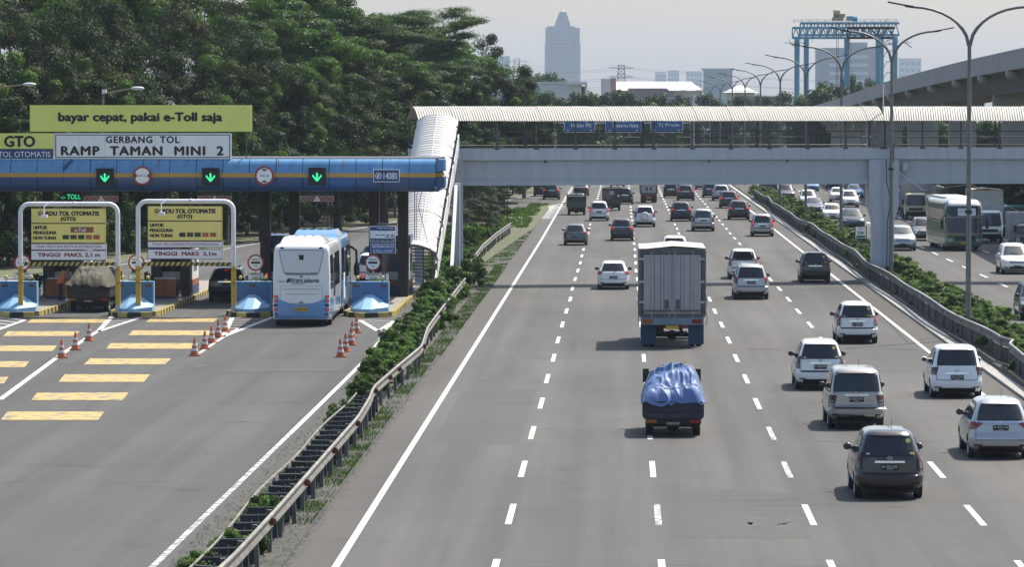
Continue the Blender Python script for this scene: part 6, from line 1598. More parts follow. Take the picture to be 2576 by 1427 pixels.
def box_truck(label, x, y, W, L, zb, zt, pnt, bodym, rz=0, oncoming=False, r=.42, detail=False, roofm=None, cabH=2.2, cabw=None, stripe=None, yplate=True, ribs=True):
    t = thing('box_truck', label, 'truck', (x, y, 0), rz + (math.pi if oncoming else 0))
    Lb = L - 1.85
    y0 = -L / 2; y1 = y0 + Lb
    chassis(t, L, W * .92, r, y0 + 1.3, L / 2 - .9)
    MB().box(-W / 2, W / 2, y0, y1, zb, zt).build('cargo_box', bodym, t)
    if ribs:
        n = int(Lb / .55)
        for sx in (-1, 1):
            b = MB()
            for k in range(n + 1): b.box(sx * (W / 2 + .018) - .018, sx * (W / 2 + .018) + .018, y0 + .05 + k * (Lb - .1) / n - .03, y0 + .05 + k * (Lb - .1) / n + .03, zb + .05, zt - .05)
            b.build('side_ribs', bodym, t)
        b = MB()
        for k in range(7): b.box(-W / 2 + .1 + k * (W - .2) / 6 - .02, -W / 2 + .1 + k * (W - .2) / 6 + .02, y1, y1 + .03, zb + .3, zt - .05)
        b.build('front_ribs', bodym, t)
    b = MB()
    nz = 24
    def rf(u, v):
        xx = -1 + 2 * u; return Vector((xx * (W / 2 + .02), y0 - .02 + v * (Lb + .04), zt + .05 + .11 * (1 - abs(xx)) + .02 * math.sin(v * 19 + xx * 2)))
    b.grid(rf, 10, 14); b.box(-W / 2 - .015, W / 2 + .015, y0 - .015, y1 + .015, zt - .02, zt + .055)
    b.build('roof_cover', roofm or bodym, t)
    # rear frame and doors
    zd0, zd1 = zb + .06, zt - .16; f = MB()
    f.box(-W / 2, -W / 2 + .11, y0 - .05, y0 + .02, zb, zt); f.box(W / 2 - .11, W / 2, y0 - .05, y0 + .02, zb, zt)
    f.prism([(-W / 2, zt - .16), (W / 2, zt - .16), (W / 2, zt + .02), (0, zt + .12), (-W / 2, zt + .02)], y0 - .055, y0 + .02); f.box(-W / 2, W / 2, y0 - .06, y0 + .02, zb - .04, zb + .06)
    f.build('rear_frame', BOXD, t)
    for sx in (-1, 1):
        xa, xb = (.025, W / 2 - .17) if sx > 0 else (-W / 2 + .17, -.025)
        d = MB().box(xa, xb, y0 - .035, y0, zd0 + .03, zd1 - .03).build('rear_door', bodym, t)
        MB().box(xa - (.05 if sx < 0 else 0) , xb + (.05 if sx > 0 else 0), y0 - .012, y0 + .01, zd0, zd1).build('door_seal', BLACK, d)
        b = MB(); n = 3
        for k in range(1, n): 
            xx = xa + (xb - xa) * k / n; b.box(xx - .05, xx + .05, y0 - .05, y0 - .035, zd0 + .06, zd1 - .06)
        b.build('door_rib', bodym, d)
        b = MB()
        for k in range(1, n):
            for e in (-.065, .065): xx = xa + (xb - xa) * k / n + e; b.box(xx - .012, xx + .012, y0 - .0385, y0 - .0345, zd0 + .06, zd1 - .06)
        b.build('rib_groove', BOXD, d)
        b = MB()
        for fx in (.08, .72) if sx > 0 else (.92, .28):
            xx = xa + (xb - xa) * fx; b.tube([(xx, y0 - .07, zb - .05), (xx, y0 - .07, zt - .05)], .016, 6)
            for z in (zd0 + .1, (zd0 + zd1) / 2, zd1 - .1): b.box(xx - .035, xx + .035, y0 - .085, y0 - .035, z - .04, z + .04)
        b.build('lock_rod', GALV, d)
        b = MB()
        for z in (zd0 + .5, (zd0 + zd1) / 2 + .1, zd1 - .2): b.box(sx * (W / 2 - .13) - .16, sx * (W / 2 - .13) + .10, y0 - .075, y0 - .03, z - .045, z + .045)
        b.build('hinge', GALV, d)
        b = MB(); b.bar((sx * .12, y0 - .09, zd0 + .35), (sx * .30, y0 - .09, zd0 + .22), .035); b.box(sx * .2 - .1, sx * .2 + .1, y0 - .06, y0 - .036, zd0 + .25, zd0 + .6); b.build('door_handle', BOXD, d)
        if detail: MB().bar((sx * .05, y0 - .11, zb + .22), (sx * (W / 2 - .05), y0 - .11, zb + .22), .06).build('locking_bar', BOXD, d)
    # rear under-run panel, lamps, plate, flaps
    bm = MB().box(-W / 2 + .06, W / 2 - .06, y0 - .04, y0 + .3, zb - .34, zb - .05).build('rear_beam', FRAMEB if detail else BOXD, t)
    for sx in (-1, 1):
        MB().box(sx * (W / 2 - .33) - .2, sx * (W / 2 - .33) + .2, y0 - .07, y0 - .03, zb - .28, zb - .12).build('tail_lamp', (AMBER if sx < 0 else REDLAMP) if detail else REDLAMP, bm)
        MB().box(sx * (W / 2 - .36) - .31, sx * (W / 2 - .36) + .31, y0 + .32, y0 + .35, .12, zb - .34).build('mud_flap', FLAPB if detail else BLACK, t)
    MB().box(-.26, .26, y0 + .0, y0 + .03, zb - .52, zb - .37).build('number_plate', YPLATE if yplate else PLATE, t)
    MB().box(-.6, .6, y0 + .05, y0 + .1, zb - .68, zb - .60).build('under_run_bar', DARK, t)
    cab(t, L / 2, cabw or W * .82, cabH, pnt, stripe=stripe)
    return t
x, y = G(1691, 876)
t = box_truck('large box truck with grey ribbed double doors, stained roof cover and blue mud flaps', x, y + 4.1, 2.62, 8.0, 1.26, 3.90, P_RED, BOXG, detail=True, roofm=TARPW, r=.45, cabH=2.9)
# torn tarp flap and rope along its right side
b = MB(); b.tube([(1.33, -4.0, 2.2), (1.38, -3.9, 1.9), (1.34, -3.95, 1.5), (1.40, -3.9, 1.2), (1.34, -3.95, .9)], .03, 5); b.box(-1.36, -1.325, -3.98, -1.2, 1.0, 2.2); b.build('side_sheet', TARPW, t)
x, y = G(1632, 511); box_truck('small grey box truck under the bridge with closed rear doors', x, y + 3, 1.75, 5.0, .95, 2.6, P_WHITE, DIRTY_WHITE, r=.34, cabH=2.0)
def pickup(label, x, y, W, L, pnt, bedm, rz=0, oncoming=False, r=.31, zb=.55, gate=.45, cabH=1.75, bed=2.4):
    y -= .65
    t = thing('pickup', label, 'pickup', (x, y, 0), rz + (math.pi if oncoming else 0)); y0 = -L / 2; y1 = y0 + bed
    chassis(t, L, W * .94, r, y0 + .75, L / 2 - .75, dual=False)
    b = MB(); b.box(-W / 2, W / 2, y0, y1, zb - .05, zb); b.build('bed_floor', bedm, t)
    for sx in (-1, 1): MB().box(sx * W / 2 - .03, sx * W / 2 + .03, y0 + .03, y1, zb, zb + gate).build('side_board', bedm, t)
    tg = MB(); tg.box(-W / 2, W / 2, y0 - .04, y0 + .02, zb, zb + .12); tg.box(-W / 2, W / 2, y0 - .04, y0 + .02, zb + gate - .07, zb + gate); tg.box(-W / 2, W / 2, y0 - .035, y0 + .02, zb + gate * .5 - .03, zb + gate * .5 + .03)
    for k in range(5): tg.box(-W / 2 + k * (W - .08) / 4, -W / 2 + k * (W - .08) / 4 + .08, y0 - .04, y0 + .02, zb + .12, zb + gate - .07)
    tg.box(-W / 2 + .05, W / 2 - .05, y0 + .02, y0 + .03, zb, zb + gate)
    tg.build('rear_gate', bedm, t)
    MB().box(-W / 2 + .05, W / 2 - .05, y0, y0 + .12, zb - .20, zb - .06).build('rear_beam', DARK, t)
    for sx in (-1, 1): MB().box(sx * (W / 2 - .22) - .16, sx * (W / 2 - .22) + .16, y0 - .03, y0, zb - .17, zb - .07).build('tail_lamp', AMBER if sx < 0 else REDLAMP, t)
    pl = MB().box(-.22, .22, y0 - .03, y0, zb - .26, zb - .12).build('number_plate', PLATE, t)
    cab(t, L / 2, W * .93, cabH, pnt, L=1.5, z0=.36, steep=.45)
    MB().box(-W / 2 + .1, W / 2 - .1, -L / 2 + .4, L / 2 - .3, .26, .5).build('underbody', DARK, t)
    return t, pl
x, y = G(1693, 1097)
BLUEP = paint('pickup_blue', (.06, .075, .11), .1, .4)
t, pl = pickup('small dark blue pickup carrying a load under a shiny blue tarp', x, y + 2.1, 1.72, 3.9, BLUEP, mat('bed_dark_blue', (.022, .026, .045), .5, var=.2), zb=.58, gate=.46, cabH=1.72)
text(pl, 'B 9078 UP', 0, -1.985, .395, .36, .07, PLATEW, .01)
def tz(xx, yy):
    a = 1.0 * (1 - abs(xx) ** 5.5) * (1 - abs(yy) ** 7); lump = .16 * math.exp(-((yy + .25) ** 2) * 6) * (1 - xx * xx) - .22 * math.exp(-((yy + .62) ** 2) * 18) + .10 * math.exp(-((xx - .55) ** 2 + (yy + .85) ** 2) * 14)
    return .98 + .93 * a * (.96 + .10 * math.sin(xx * 2.6 + 1) if yy > .1 else .86 + .22 * yy + .10 * math.sin(xx * 3 + 2 * yy)) + lump * (1 - abs(xx) ** 4)
o = drape(1.86, 2.75, tz, 90, 100, 3, .05).build('tarp', TARPB, None, (x, y + .80, 0), smooth=75); tag(o, 'crumpled shiny blue tarp over the load of the small pickup', 'tarp')
def over(tarp, v, nm='rope'):
    """a rope lying across the cloth at fraction v of its length"""
    n = max(2, int(math.sqrt(len(tarp.data.vertices)))); co = [w.co for w in tarp.data.vertices]; nx = [i for i in range(2, 400) if abs(co[i - 1].x - co[i].x) > .5][0]
    row = int(v * (len(co) // nx - 1)); MB().tube([co[row * nx + k] + Vector((0, 0, .02)) for k in range(0, nx, 3)], .014, 4).build(nm, mat('pale_rope', (.45, .42, .36), .8), tarp)
for v in (.16, .48, .80): over(o, v)
x, y = G(1450, 541)
t, pl = pickup('dark green pickup with a slatted load frame in the left lane', x, y + 2.2, 1.72, 4.0, P_DKGREEN, P_DKGREEN, zb=.75, gate=.5, r=.34, cabH=1.9)
for k in range(4): MB().box(-.86, .86, -2.0, -1.96, 1.32 + k * .15, 1.40 + k * .15).build('stake_slat', mat('weathered_wood', (.10, .09, .07), .9, var=.3), t)
for sx in (-1, 0, 1): MB().box(sx * .82 - .03, sx * .82 + .03, -2.03, -1.99, 1.2, 1.95).build('stake', STEEL, t)
for sx in (-1, 1): MB().box(sx * .86 - .02, sx * .86 + .02, -2.0, .3, 1.3, 1.9).build('side_slats', STEEL, t)
b = MB(); b.box(-.8, .8, -1.9, .3, 1.25, 1.7); b.build('load_cover', TARPG, t)
x, y = G(1539, 530)
t, pl = pickup('black pickup with a tall black box body and a small rear window', x, y + 2.2, 1.74, 4.1, P_BLACK, P_BLACK, zb=.7, gate=.4, r=.33, cabH=1.8)
b = MB(); b.box(-.9, .9, -2.1, .5, .72, 2.05); b.build('box_body', P_BLACK, t); MB().box(-.22, .22, -2.125, -2.1, 1.5, 1.85).build('rear_window', CLEARLENS, t); MB().box(.52, .72, -2.125, -2.1, 1.3, 1.5).build('white_sticker', WHITE, t); MB().box(-.93, .93, -2.13, .53, 2.05, 2.1).build('roof', P_BLACK, t)
x, y = G(1553, 472); t, pl = pickup('white flatbed truck seen just below the bridge girder', x, y + 2.5, 1.9, 4.6, P_WHITE, P_WHITE, zb=.8, gate=.4, r=.36, cabH=2.0)
# tarped truck in the left toll lane
x, y = G(226, 785)
t, pl = pickup('dark truck with a khaki tarpaulin load standing at the left toll booth', x, y + 2.6, 1.95, 5.0, P_CHAR, mat('bed_black', (.025, .022, .02), .6, var=.3), zb=.72, gate=.55, r=.36, cabH=2.0, bed=3.2)
text(pl, 'B 9128 KA', 0, -2.535, .53, .36, .07, PLATEW, .01)
def tk(xx, yy):
    ridge = .62 * (1 - abs(xx + .12) ** 3 * .8) * min(1, max(0, (yy + 1.0) * 1.5)) ; return 1.22 + ridge * (1 - abs(xx) ** 8) * (.70 + .35 * min(1, max(0, yy + .4))) + .30 * (1 - abs(xx) ** 6) * (1 - abs(yy) ** 8)
o = drape(2.15, 3.5, tk, 80, 90, 8, .06, .3).build('tarp', TARPG, None, (x, y + .97, 0), smooth=75); tag(o, 'wrinkled khaki tarpaulin over the load of the truck at the left booth', 'tarp')
# oncoming trucks
x, y = G(2488, 613); box_truck('white truck with teal sun strip and tall pale box body beside the coach', x, y + 3.2, 2.25, 6.4, 1.0, 3.7, P_WHITE, mat('pale_box', (.46, .45, .42), .6, var=.1), oncoming=True, cabH=2.35, cabw=2.0, roofm=mat('tan_roof', (.42, .31, .19), .7), stripe=P_TEAL, r=.40)
x, y = G(2551, 594)
t, pl = pickup('dark teal truck cut by the right frame edge behind the grey pickup', x, y + 2.8, 2.0, 5.4, P_TEAL, P_TEAL, oncoming=True, r=.38, cabH=2.35, zb=.9, gate=.8)
x, y = G(2585, 634); t, pl = pickup('grey box-sided pickup at the right frame edge', x, y + 2.5, 1.9, 4.8, P_GREY, P_GREY, oncoming=True, cabH=1.9, zb=.7)
MB().box(-1.1, 1.1, -2.3, .95, .75, 2.6).build('box_body', BOXG, t)
x, y = G(2304, 553); box_truck('pale yellow truck with a grey box between the pier and the coach', x, y + 2.7, 2.0, 5.4, 1.0, 3.0, P_YEL, BOXG, oncoming=True, cabH=2.3, cabw=1.9, r=.38)
x, y = G(2262, 537); t, pl = pickup('red-fronted truck with a high load half hidden by the pier', x, y + 2.7, 2.0, 5.2, P_RED, P_RED, oncoming=True, r=.38, cabH=2.2, zb=.9, gate=1.9, bed=3.2)
x, y = G(2425, 548); t = box_truck('truck with a rounded black tarpaulin top behind the coach', x, y + 3.5, 2.4, 7, 1.1, 3.7, P_DKGREEN, P_BLACK, oncoming=True, cabH=2.6)
o = drape(2.7, 5.4, lambda xx, yy: 3.78 + .5 * (1 - abs(xx) ** 3) * (1 - abs(yy) ** 6), 30, 30, 5, .05).build('tarp', TARPK, None, (x, y + 4.4, 0), smooth=70); tag(o, 'rounded black tarpaulin on top of the truck behind the coach', 'tarp')

# green coach
x, y = G(2416, 632)
co = thing('coach', 'green and silver coach with white roof and a paper notice in its windscreen', 'coach', (x, y + 5.6, 0), math.pi + .05)
W, L, H = 2.5, 11.2, 3.45
sh = Shape(L, W, H, 1.2, [(.35, .1), (.6, 0), (2.6, .05), (3.3, .25), (H, .45)], [(.35, .12), (.55, 0), (1.15, .0), (2.2, .16), (2.35, .14), (3.1, .34), (3.3, .55), (H, .9)], [(.35, .97), (.6, 1), (2.0, 1), (2.9, .985), (3.25, .93), (H, .86)], rc=.32, bulge=.08)
sh.shell().build('body', P_SAGE, co, smooth=40)
for f in ('+', '-'):
    for k in range(6): sh.patch(MB(), f, [(-4.7 + k * 1.5, 1.75), (-3.3 + k * 1.5, 1.75), (-3.3 + k * 1.5, 2.75), (-4.7 + k * 1.5, 2.75)], 3, 3, .012).build('side_window', GLASS, co)
    sh.patch(MB(), f, [(-5.3, .55), (5.1, .55), (5.1, 1.0), (-5.3, 1.0)], 6, 2, .01).build('side_skirt', P_BUSG, co)
    sh.patch(MB(), f, [(-5.2, 1.1), (4.6, 1.1), (4.9, 1.25), (-5.2, 1.25)], 8, 1, .012).build('side_stripe', P_SILVER, co)
sh.patch(MB(), 'f', [(-1, .42), (1, .42), (1, 1.10), (-1, 1.10)], 16, 4, .012).build('front_apron', P_BUSG, co, smooth=40)
sh.patch(MB(), 'f', [(-1, 1.10), (1, 1.10), (1, 1.17), (-1, 1.17)], 16, 1, .022).build('front_stripe', mat('salmon_stripe', (.45, .20, .12), .4), co, smooth=40)
sh.patch(MB(), 'f', [(-.98, 1.20), (.98, 1.20), (.98, 2.22), (-.98, 2.22)], 14, 6, .014).build('windscreen', GLASS, co, smooth=40)
sh.patch(MB(), 'f', [(-.95, 2.30), (.95, 2.30), (.93, 2.98), (-.93, 2.98)], 14, 5, .014).build('upper_windscreen', GLASS, co, smooth=40)
sh.patch(MB(), 'f', [(-1, 3.02), (1, 3.02), (1, 3.40), (-1, 3.40)], 16, 4, .02).build('roof_front', WHITE, co, smooth=40)
nt = sh.patch(MB(), 'f', [(-.62, 2.36), (.05 + .3, 2.36), (.05 + .3, 2.86), (-.62, 2.86)], 4, 3, .03).build('paper_notice', WHITE, co)
sh.patch(MB(), 'f', [(-.5, .72), (.5, .72), (.6, .98), (-.6, .98)], 8, 2, .022).build('grille', BLACK, co)
for sg in (-1, 1):
    c = [(.62, .62), (.95, .66), (.95, .86), (.62, .80)]; sh.patch(MB(), 'f', c if sg > 0 else sym(c), 4, 2, .025).build('headlamp', CLEARLENS, co)
    p = sh.side(sg, L / 2 - .5, 2.4); MB().tube([p, p + Vector((sg * .25, .35, -.1)), p + Vector((sg * .28, .4, -.5))], .05, 6).box(p.x + sg * .28 - .1, p.x + sg * .28 + .1, p.y + .32, p.y + .5, 1.5, 2.05).build('mirror', BLACK, co)
MB().ball((0, L / 2 - 3.2, H - .1), 1.0, 14, 6, sc3=(.95, 1.6, .34)).build('roof_pod', WHITE, co, smooth=50)
b = MB().box(-.9, .9, -5.4, 1.0, H - .02, H + .12); b.build('roof_panel', WHITE, co)
add_wheels(co, 2.46, -3.2, 3.1, .50, .28, .02, dual=True)
MB().box(-1.1, 1.1, -5.3, 5.2, .25, .5).build('underbody', DARK, co)
MB().box(-.26, .26, L / 2 + .0, L / 2 + .03, .48, .60).build('number_plate', YPLATE, co)
text(nt, 'PARIWISATA', 0, 0, 0, .5, .08, INK).matrix_local = Matrix.Translation((.10, L / 2 - .12, 2.68)) @ Matrix.Rotation(math.pi, 4, 'Z')

# articulated city bus in the right toll lane
bx, by = XA(757.5, 181.4), 181.4
bus = thing('articulated_bus', 'white and light blue articulated city bus entering the right toll lane', 'bus', (bx, by, 0), R(.9))
W, H = 2.5, 3.62
def bus_section(y0, L, pnt, rearface, roofm):
    sh = Shape(L, W, H, 1.3, [(.32, .06), (.45, 0), (1.0, 0), (1.45, .03), (2.2, .05), (3.35, .12), (H, .3)] if rearface else [(.32, 0), (H, 0)], [(.32, .0), (H, .0)], [(.32, .98), (.5, 1), (2.2, 1), (3.2, .97), (3.45, .94), (H, .88)], rc=.14 if rearface else .05, bulge=.05 if rearface else 0, ins=[(0, 0), (H - .16, 0), (H - .06, .03), (H - .015, .1), (H, .26)])
    off = y0 + L / 2
    def put(mb, nm, m, par=None, sm=40):
        mb.v = [(x, y + off, z) for x, y, z in mb.v]; return mb.build(nm, m, par or bus, smooth=sm)
    put(sh.shell(), 'body', pnt)
    return sh, put, off
sh, put, off = bus_section(0, 9.0, P_BUSW, True, P_BUSW)
# rear: blue lower part with a curved upper edge
def apron(u, v, o=.012): 
    s = -1 + 2 * u; zt = .97 + .43 * s * s; z = .36 + (zt - .36) * v; p = sh.rear(s, z, o); return p
put(sh.patch(MB(), 'r', [(-1, .36), (1, .36), (1, .66), (-1, .66)], 18, 3, .05), 'rear_bumper', P_BLUEB)
gp_ = put(sh.patch(MB(), 'r', [(-.62, 2.33), (.62, 2.33), (.84, 3.36), (-.84, 3.36)], 14, 6, .016, rnd=.12), 'blanked_window', mat('panel_gap', (.02, .02, .02), .6)); 
put(sh.patch(MB(), 'r', [(-.605, 2.355), (.605, 2.355), (.82, 3.335), (-.82, 3.335)], 14, 6, .026, rnd=.12), 'window_panel', mat('bus_panel_white', (.66, .665, .67), .35), gp_)
put(sh.patch(MB(), 'r', [(-.58, 2.26), (.58, 2.26), (.62, 2.35), (-.62, 2.35)], 10, 1, .02, rnd=.2), 'window_recess', mat('recess_grey', (.22, .22, .22), .5))
v = MB(); v.prism([(-.09, 2.92), (.09, 2.92), (.11, 3.14), (-.11, 3.14)], 0, .02); q = sh.rear(0, 3.03, .04); v.v = [(a, c + q.y, d) for a, c, d in v.v]; put(v, 'rear_camera_window', BLACK)
q = sh.rear(0, 2.19, .02); put(MB().box(-.05, .05, q.y, q.y + .03, 2.16, 2.22), 'latch', BLACK)
ef = put(sh.patch(MB(), 'r', [(-.74, 1.0), (.74, 1.0), (.74, 1.80), (-.74, 1.80)], 10, 4, .008, rnd=.05), 'engine_hatch_gap', mat('panel_line', (.30, .30, .31), .6)); 
put(sh.patch(MB(), 'r', [(-.73, 1.03), (.73, 1.03), (.73, 1.79), (-.73, 1.79)], 10, 4, .014, rnd=.05), 'engine_hatch', P_BUSW, ef)
for z, w2 in ((1.64, .62), (1.42, .52)): put(sh.patch(MB(), 'r', [(-w2, z), (w2, z), (w2, z + .018), (-w2, z + .018)], 6, 1, .022), 'vent_slot', mat('slot_grey', (.18, .18, .18), .6), ef)
put(MB().grid(lambda u, v: apron(u, v, .019), 20, 8), 'rear_apron', P_BLUEB)
for sg in (-1, 1):
    for k, m in enumerate((REDLIT, REDLIT, DARKRED, REDLIT)):
        z = 1.32 - k * .19; c = [(.83, z - .05), (.97, z - .05), (.97, z + .05), (.83, z + .05)]; hs = put(sh.patch(MB(), 'r', c if sg > 0 else sym(c), 3, 1, .03), 'lamp_housing', DARK)
        c = [(.86, z - .03), (.95, z - .03), (.95, z + .03), (.86, z + .03)]; put(sh.patch(MB(), 'r', c if sg > 0 else sym(c), 3, 1, .042), 'tail_lamp', m, hs)
    c = [(.82, .50), (.94, .52), (.94, .60), (.82, .57)]; put(sh.patch(MB(), 'r', c if sg > 0 else sym(c), 3, 1, .062), 'fog_lamp', DARKRED)
    q = sh.rear(sg * .72, 3.44, .02); put(MB().ball(q, .07, 10, 6, sc3=(1.4, .5, .6)), 'marker_lamp', DARK)
np_ = put(MB().box(-.26, .26, -4.60, -4.56, .68, .86), 'number_plate', YPLATE)
text(np_, 'B 7384 TGB', 0, off - 4.61, .77, .42, .08, INK, .01)
q = sh.rear(0, 1.05, .03); put(MB().lathe([(.001, 0), (.09, 0), (.09, .01), (.001, .01)], 14, 0, Matrix.Translation(q) @ Matrix.Rotation(R(90), 4, 'X') @ Matrix.Diagonal((1.1, .75, 1, 1))), 'emblem', mat('grey_emblem', (.3, .25, .28), .4))
BLUEINK = mat('navy_print', (.02, .025, .06), .5)
zl = 2.02; q = sh.rear(.1, zl, .02)
text(bus, 'trans', -.17, off + q.y - .004, zl, .50, .20, BLUEINK, .015, .25); text(bus, 'jakarta', .43, off + q.y - .004, zl - .02, .68, .25, BLUEINK, .022, .25)
lg = MB(); lg.prism([(-.66, zl - .07), (-.60, zl - .11), (-.50, zl + .06), (-.55, zl + .11), (-.62, zl + .06)], 0, .006); lg.prism([(-.57, zl - .08), (-.48, zl - .06), (-.42, zl + .10), (-.47, zl + .11)], 0, .006); lg.box(-.40, .12, 0, .006, zl - .145, zl - .13)
lg.v = [(a, c + q.y - .004, d) for a, c, d in lg.v]; put(lg, 'logo', BLUEINK)
text(bus, '1500-102', -.86, off + sh.rear(-.68, zl, .03).y - .012, zl - .04, .26, .09, BLUEINK, 0)
# sides
def flank(sh, put, wins, y_end):
    for f, sg in (('+', 1), ('-', -1)):
        for (a, c) in wins: put(sh.patch(MB(), f, [(a, 1.62), (c, 1.62), (c, 3.1), (a, 3.1)], 2, 4, .012), 'side_window', GLASS)
        put(sh.patch(MB(), f, [(-sh.L / 2 + .2, .36), (y_end, .36), (y_end, .95), (-sh.L / 2 + .2, 1.25)], 6, 3, .008), 'side_apron', P_BLUEB)
        d = put(sh.patch(MB(), f, [(-1.6, .5), (-.5, .5), (-.5, 3.0), (-1.6, 3.0)], 2, 6, .014), 'door', mat('bus_door', (.30, .32, .36), .4)); put(sh.patch(MB(), f, [(-1.5, 1.2), (-.6, 1.2), (-.6, 2.9), (-1.5, 2.9)], 2, 4, .022), 'door_glass', GLASS, d)
flank(sh, put, [(-4.0, -2.9), (-2.8, -1.75), (-.35, .9), (1.0, 2.3), (2.4, 3.6)], 4.2)
put(MB().box(-.95, .95, -3.1, -.2, H - .02, H + .05).add([(-1.0, -3.2, H), (1.0, -3.2, H), (1.0, -.2, H), (-1.0, -.2, H), (-.86, -2.9, H + .26), (.86, -2.9, H + .26), (.86, -.5, H + .26), (-.86, -.5, H + .26)], [(0, 1, 5, 4), (1, 2, 6, 5), (2, 3, 7, 6), (3, 0, 4, 7), (4, 5, 6, 7)]), 'roof_unit', P_BUSW)
b = MB()
for k in range(4): b.box(-.72 + k * .38, -.46 + k * .38, -2.5, -1.2, H + .255, H + .275)
put(b, 'roof_grille', mat('grille_white', (.45, .45, .44), .6))
sh2, put2, off2 = bus_section(10.0, 8.6, P_BLUEB, False, P_BLUEB)
flank(sh2, put2, [(-4.1, -2.9), (-2.8, -1.75), (-.35, .9), (1.0, 2.3), (2.4, 3.9)], 4.2)
put2(MB().add([(-1.05, -3.6, H - .02), (1.05, -3.6, H - .02), (1.05, .4, H - .02), (-1.05, .4, H - .02), (-.86, -3.2, H + .28), (.86, -3.2, H + .28), (.86, .0, H + .28), (-.86, .0, H + .28)], [(0, 1, 5, 4), (1, 2, 6, 5), (2, 3, 7, 6), (3, 0, 4, 7), (4, 5, 6, 7)]), 'roof_unit', P_BLUEB)
b = MB()
for k in range(4): b.box(-.72 + k * .38, -.46 + k * .38, -2.8, -.6, H + .275, H + .295)
put2(b, 'roof_grille', P_NAVY)
for f in ('+', '-'): put2(sh2.patch(MB(), f, [(-3.0, .7), (-1.9, .7), (-1.9, 1.9), (-3.0, 1.9)], 2, 2, .026), 'white_poster', WHITE)
MB().box(-1.16, 1.16, 8.98, 10.02, .5, 3.45).build('bellows', mat('bellows_grey', (.10, .10, .11), .7), bus)
for k in range(4):
    MB().box(-1.2, 1.2, 9.1 + k * .25, 9.2 + k * .25, .45, 3.53).build('bellows_rib', mat('bellows_rib', (.16, .16, .17), .7), bus)
MB().box(-1.25, 1.25, 8.96, 9.06, .45, 3.60).build('joint_frame', WHITE, bus)
for yy in (1.9, 12.2, 16.4):
    for sx in (-1, 1):
        add = sx * 1.1
    add_wheels(bus, 2.46, yy, yy, .50, .28, .01)
MB().box(-1.1, 1.1, .3, 18.2, .2, .45).build('underbody', DARK, bus)
MB().tube([(1.25, 18.5, 2.9), (1.5, 18.7, 2.7), (1.52, 18.7, 2.0)], .06, 6).ball((1.52, 18.7, 1.8), .25, 10, 6, sc3=(.6, .5, 1.6)).build('mirror', BLACK, bus)
MB().box(-1.2, 1.2, 18.6, 18.66, 1.0, 3.2).build('windscreen', GLASS, bus)

# ------------------------------------------------------------------ attendant leaning towards the tarped truck
px0, py0 = G(152, 757, .19)
pr = thing('person', 'person in an orange safety vest and dark trousers leaning forward beside the tarped truck', 'person', (px0, py0, .19))
VEST = mat('orange_vest', (.62, .16, .03), .7, var=.1); TROU = mat('dark_trousers', (.02, .022, .035), .8); SHIRT = mat('grey_shirt', (.16, .17, .19), .8); HAIR = mat('black_hair', (.012, .011, .011), .6)
V = {}
J = [('pel', (0, 0, .88), .15), ('spi', (.10, 0, 1.10), .15), ('che', (.24, 0, 1.32), .17), ('nek', (.33, 0, 1.45), .065), ('hed', (.40, 0, 1.56), .10), ('top', (.43, 0, 1.66), .085)]
for s, nm in ((-1, 'l'), (1, 'r')):
    J += [('hip' + nm, (0, s * .09, .84), .10), ('kne' + nm, (.02 * s + .02, s * .10, .47), .07), ('ank' + nm, (.03 * s - .03, s * .10, .08), .05), ('toe' + nm, (.03 * s + .12, s * .11, .035), .04),
          ('sho' + nm, (.26, s * .19, 1.36), .075), ('elb' + nm, (.36, s * .24, 1.10), .05), ('wri' + nm, (.52, s * .19, .98), .035), ('pal' + nm, (.58, s * .18, .96), .035)]
    for k in range(4): J += [('f%d%s' % (k, nm), (.62, s * .18 + (k - 1.5) * .018, .95), .010), ('g%d%s' % (k, nm), (.66 - abs(k - 1.3) * .008, s * .18 + (k - 1.5) * .020, .925), .008)]
    J += [('th' + nm, (.585, s * .14, .965), .011), ('ti' + nm, (.625, s * .12, .95), .009)]
ix = {n: i for i, (n, _, _) in enumerate(J)}
E = [('pel', 'spi'), ('spi', 'che'), ('che', 'nek'), ('nek', 'hed'), ('hed', 'top')]
for nm in 'lr':
    E += [('pel', 'hip' + nm), ('hip' + nm, 'kne' + nm), ('kne' + nm, 'ank' + nm), ('ank' + nm, 'toe' + nm), ('che', 'sho' + nm), ('sho' + nm, 'elb' + nm), ('elb' + nm, 'wri' + nm), ('wri' + nm, 'pal' + nm), ('pal' + nm, 'th' + nm), ('th' + nm, 'ti' + nm)]
    for k in range(4): E += [('pal' + nm, 'f%d%s' % (k, nm)), ('f%d%s' % (k, nm), 'g%d%s' % (k, nm))]
me = bpy.data.meshes.new('body'); me.from_pydata([p for _, p, _ in J], [(ix[a], ix[c]) for a, c in E], [])
ob = bpy.data.objects.new('body', me); COL.objects.link(ob)
md = ob.modifiers.new('skin', 'SKIN'); md.use_smooth_shade = True
for i, (_, _, r) in enumerate(J): ob.data.skin_vertices[0].data[i].radius = (r, r)
ob.data.skin_vertices[0].data[0].use_root = True
ob.modifiers.new('sub', 'SUBSURF').levels = 1
m2 = bpy.data.meshes.new_from_object(ob.evaluated_get(bpy.context.evaluated_depsgraph_get())); m2.name = 'body'; ob.modifiers.clear(); ob.data = m2
for m in (SKIN, SHIRT, TROU, BLACK): m2.materials.append(m)
for p in m2.polygons:
    c = p.center; p.material_index = 3 if c.z < .1 else 2 if (c.z < .93 and abs(c.x) < .3) else 1 if (c.z < 1.42 and c.x < .44) else 0
ob.parent = pr
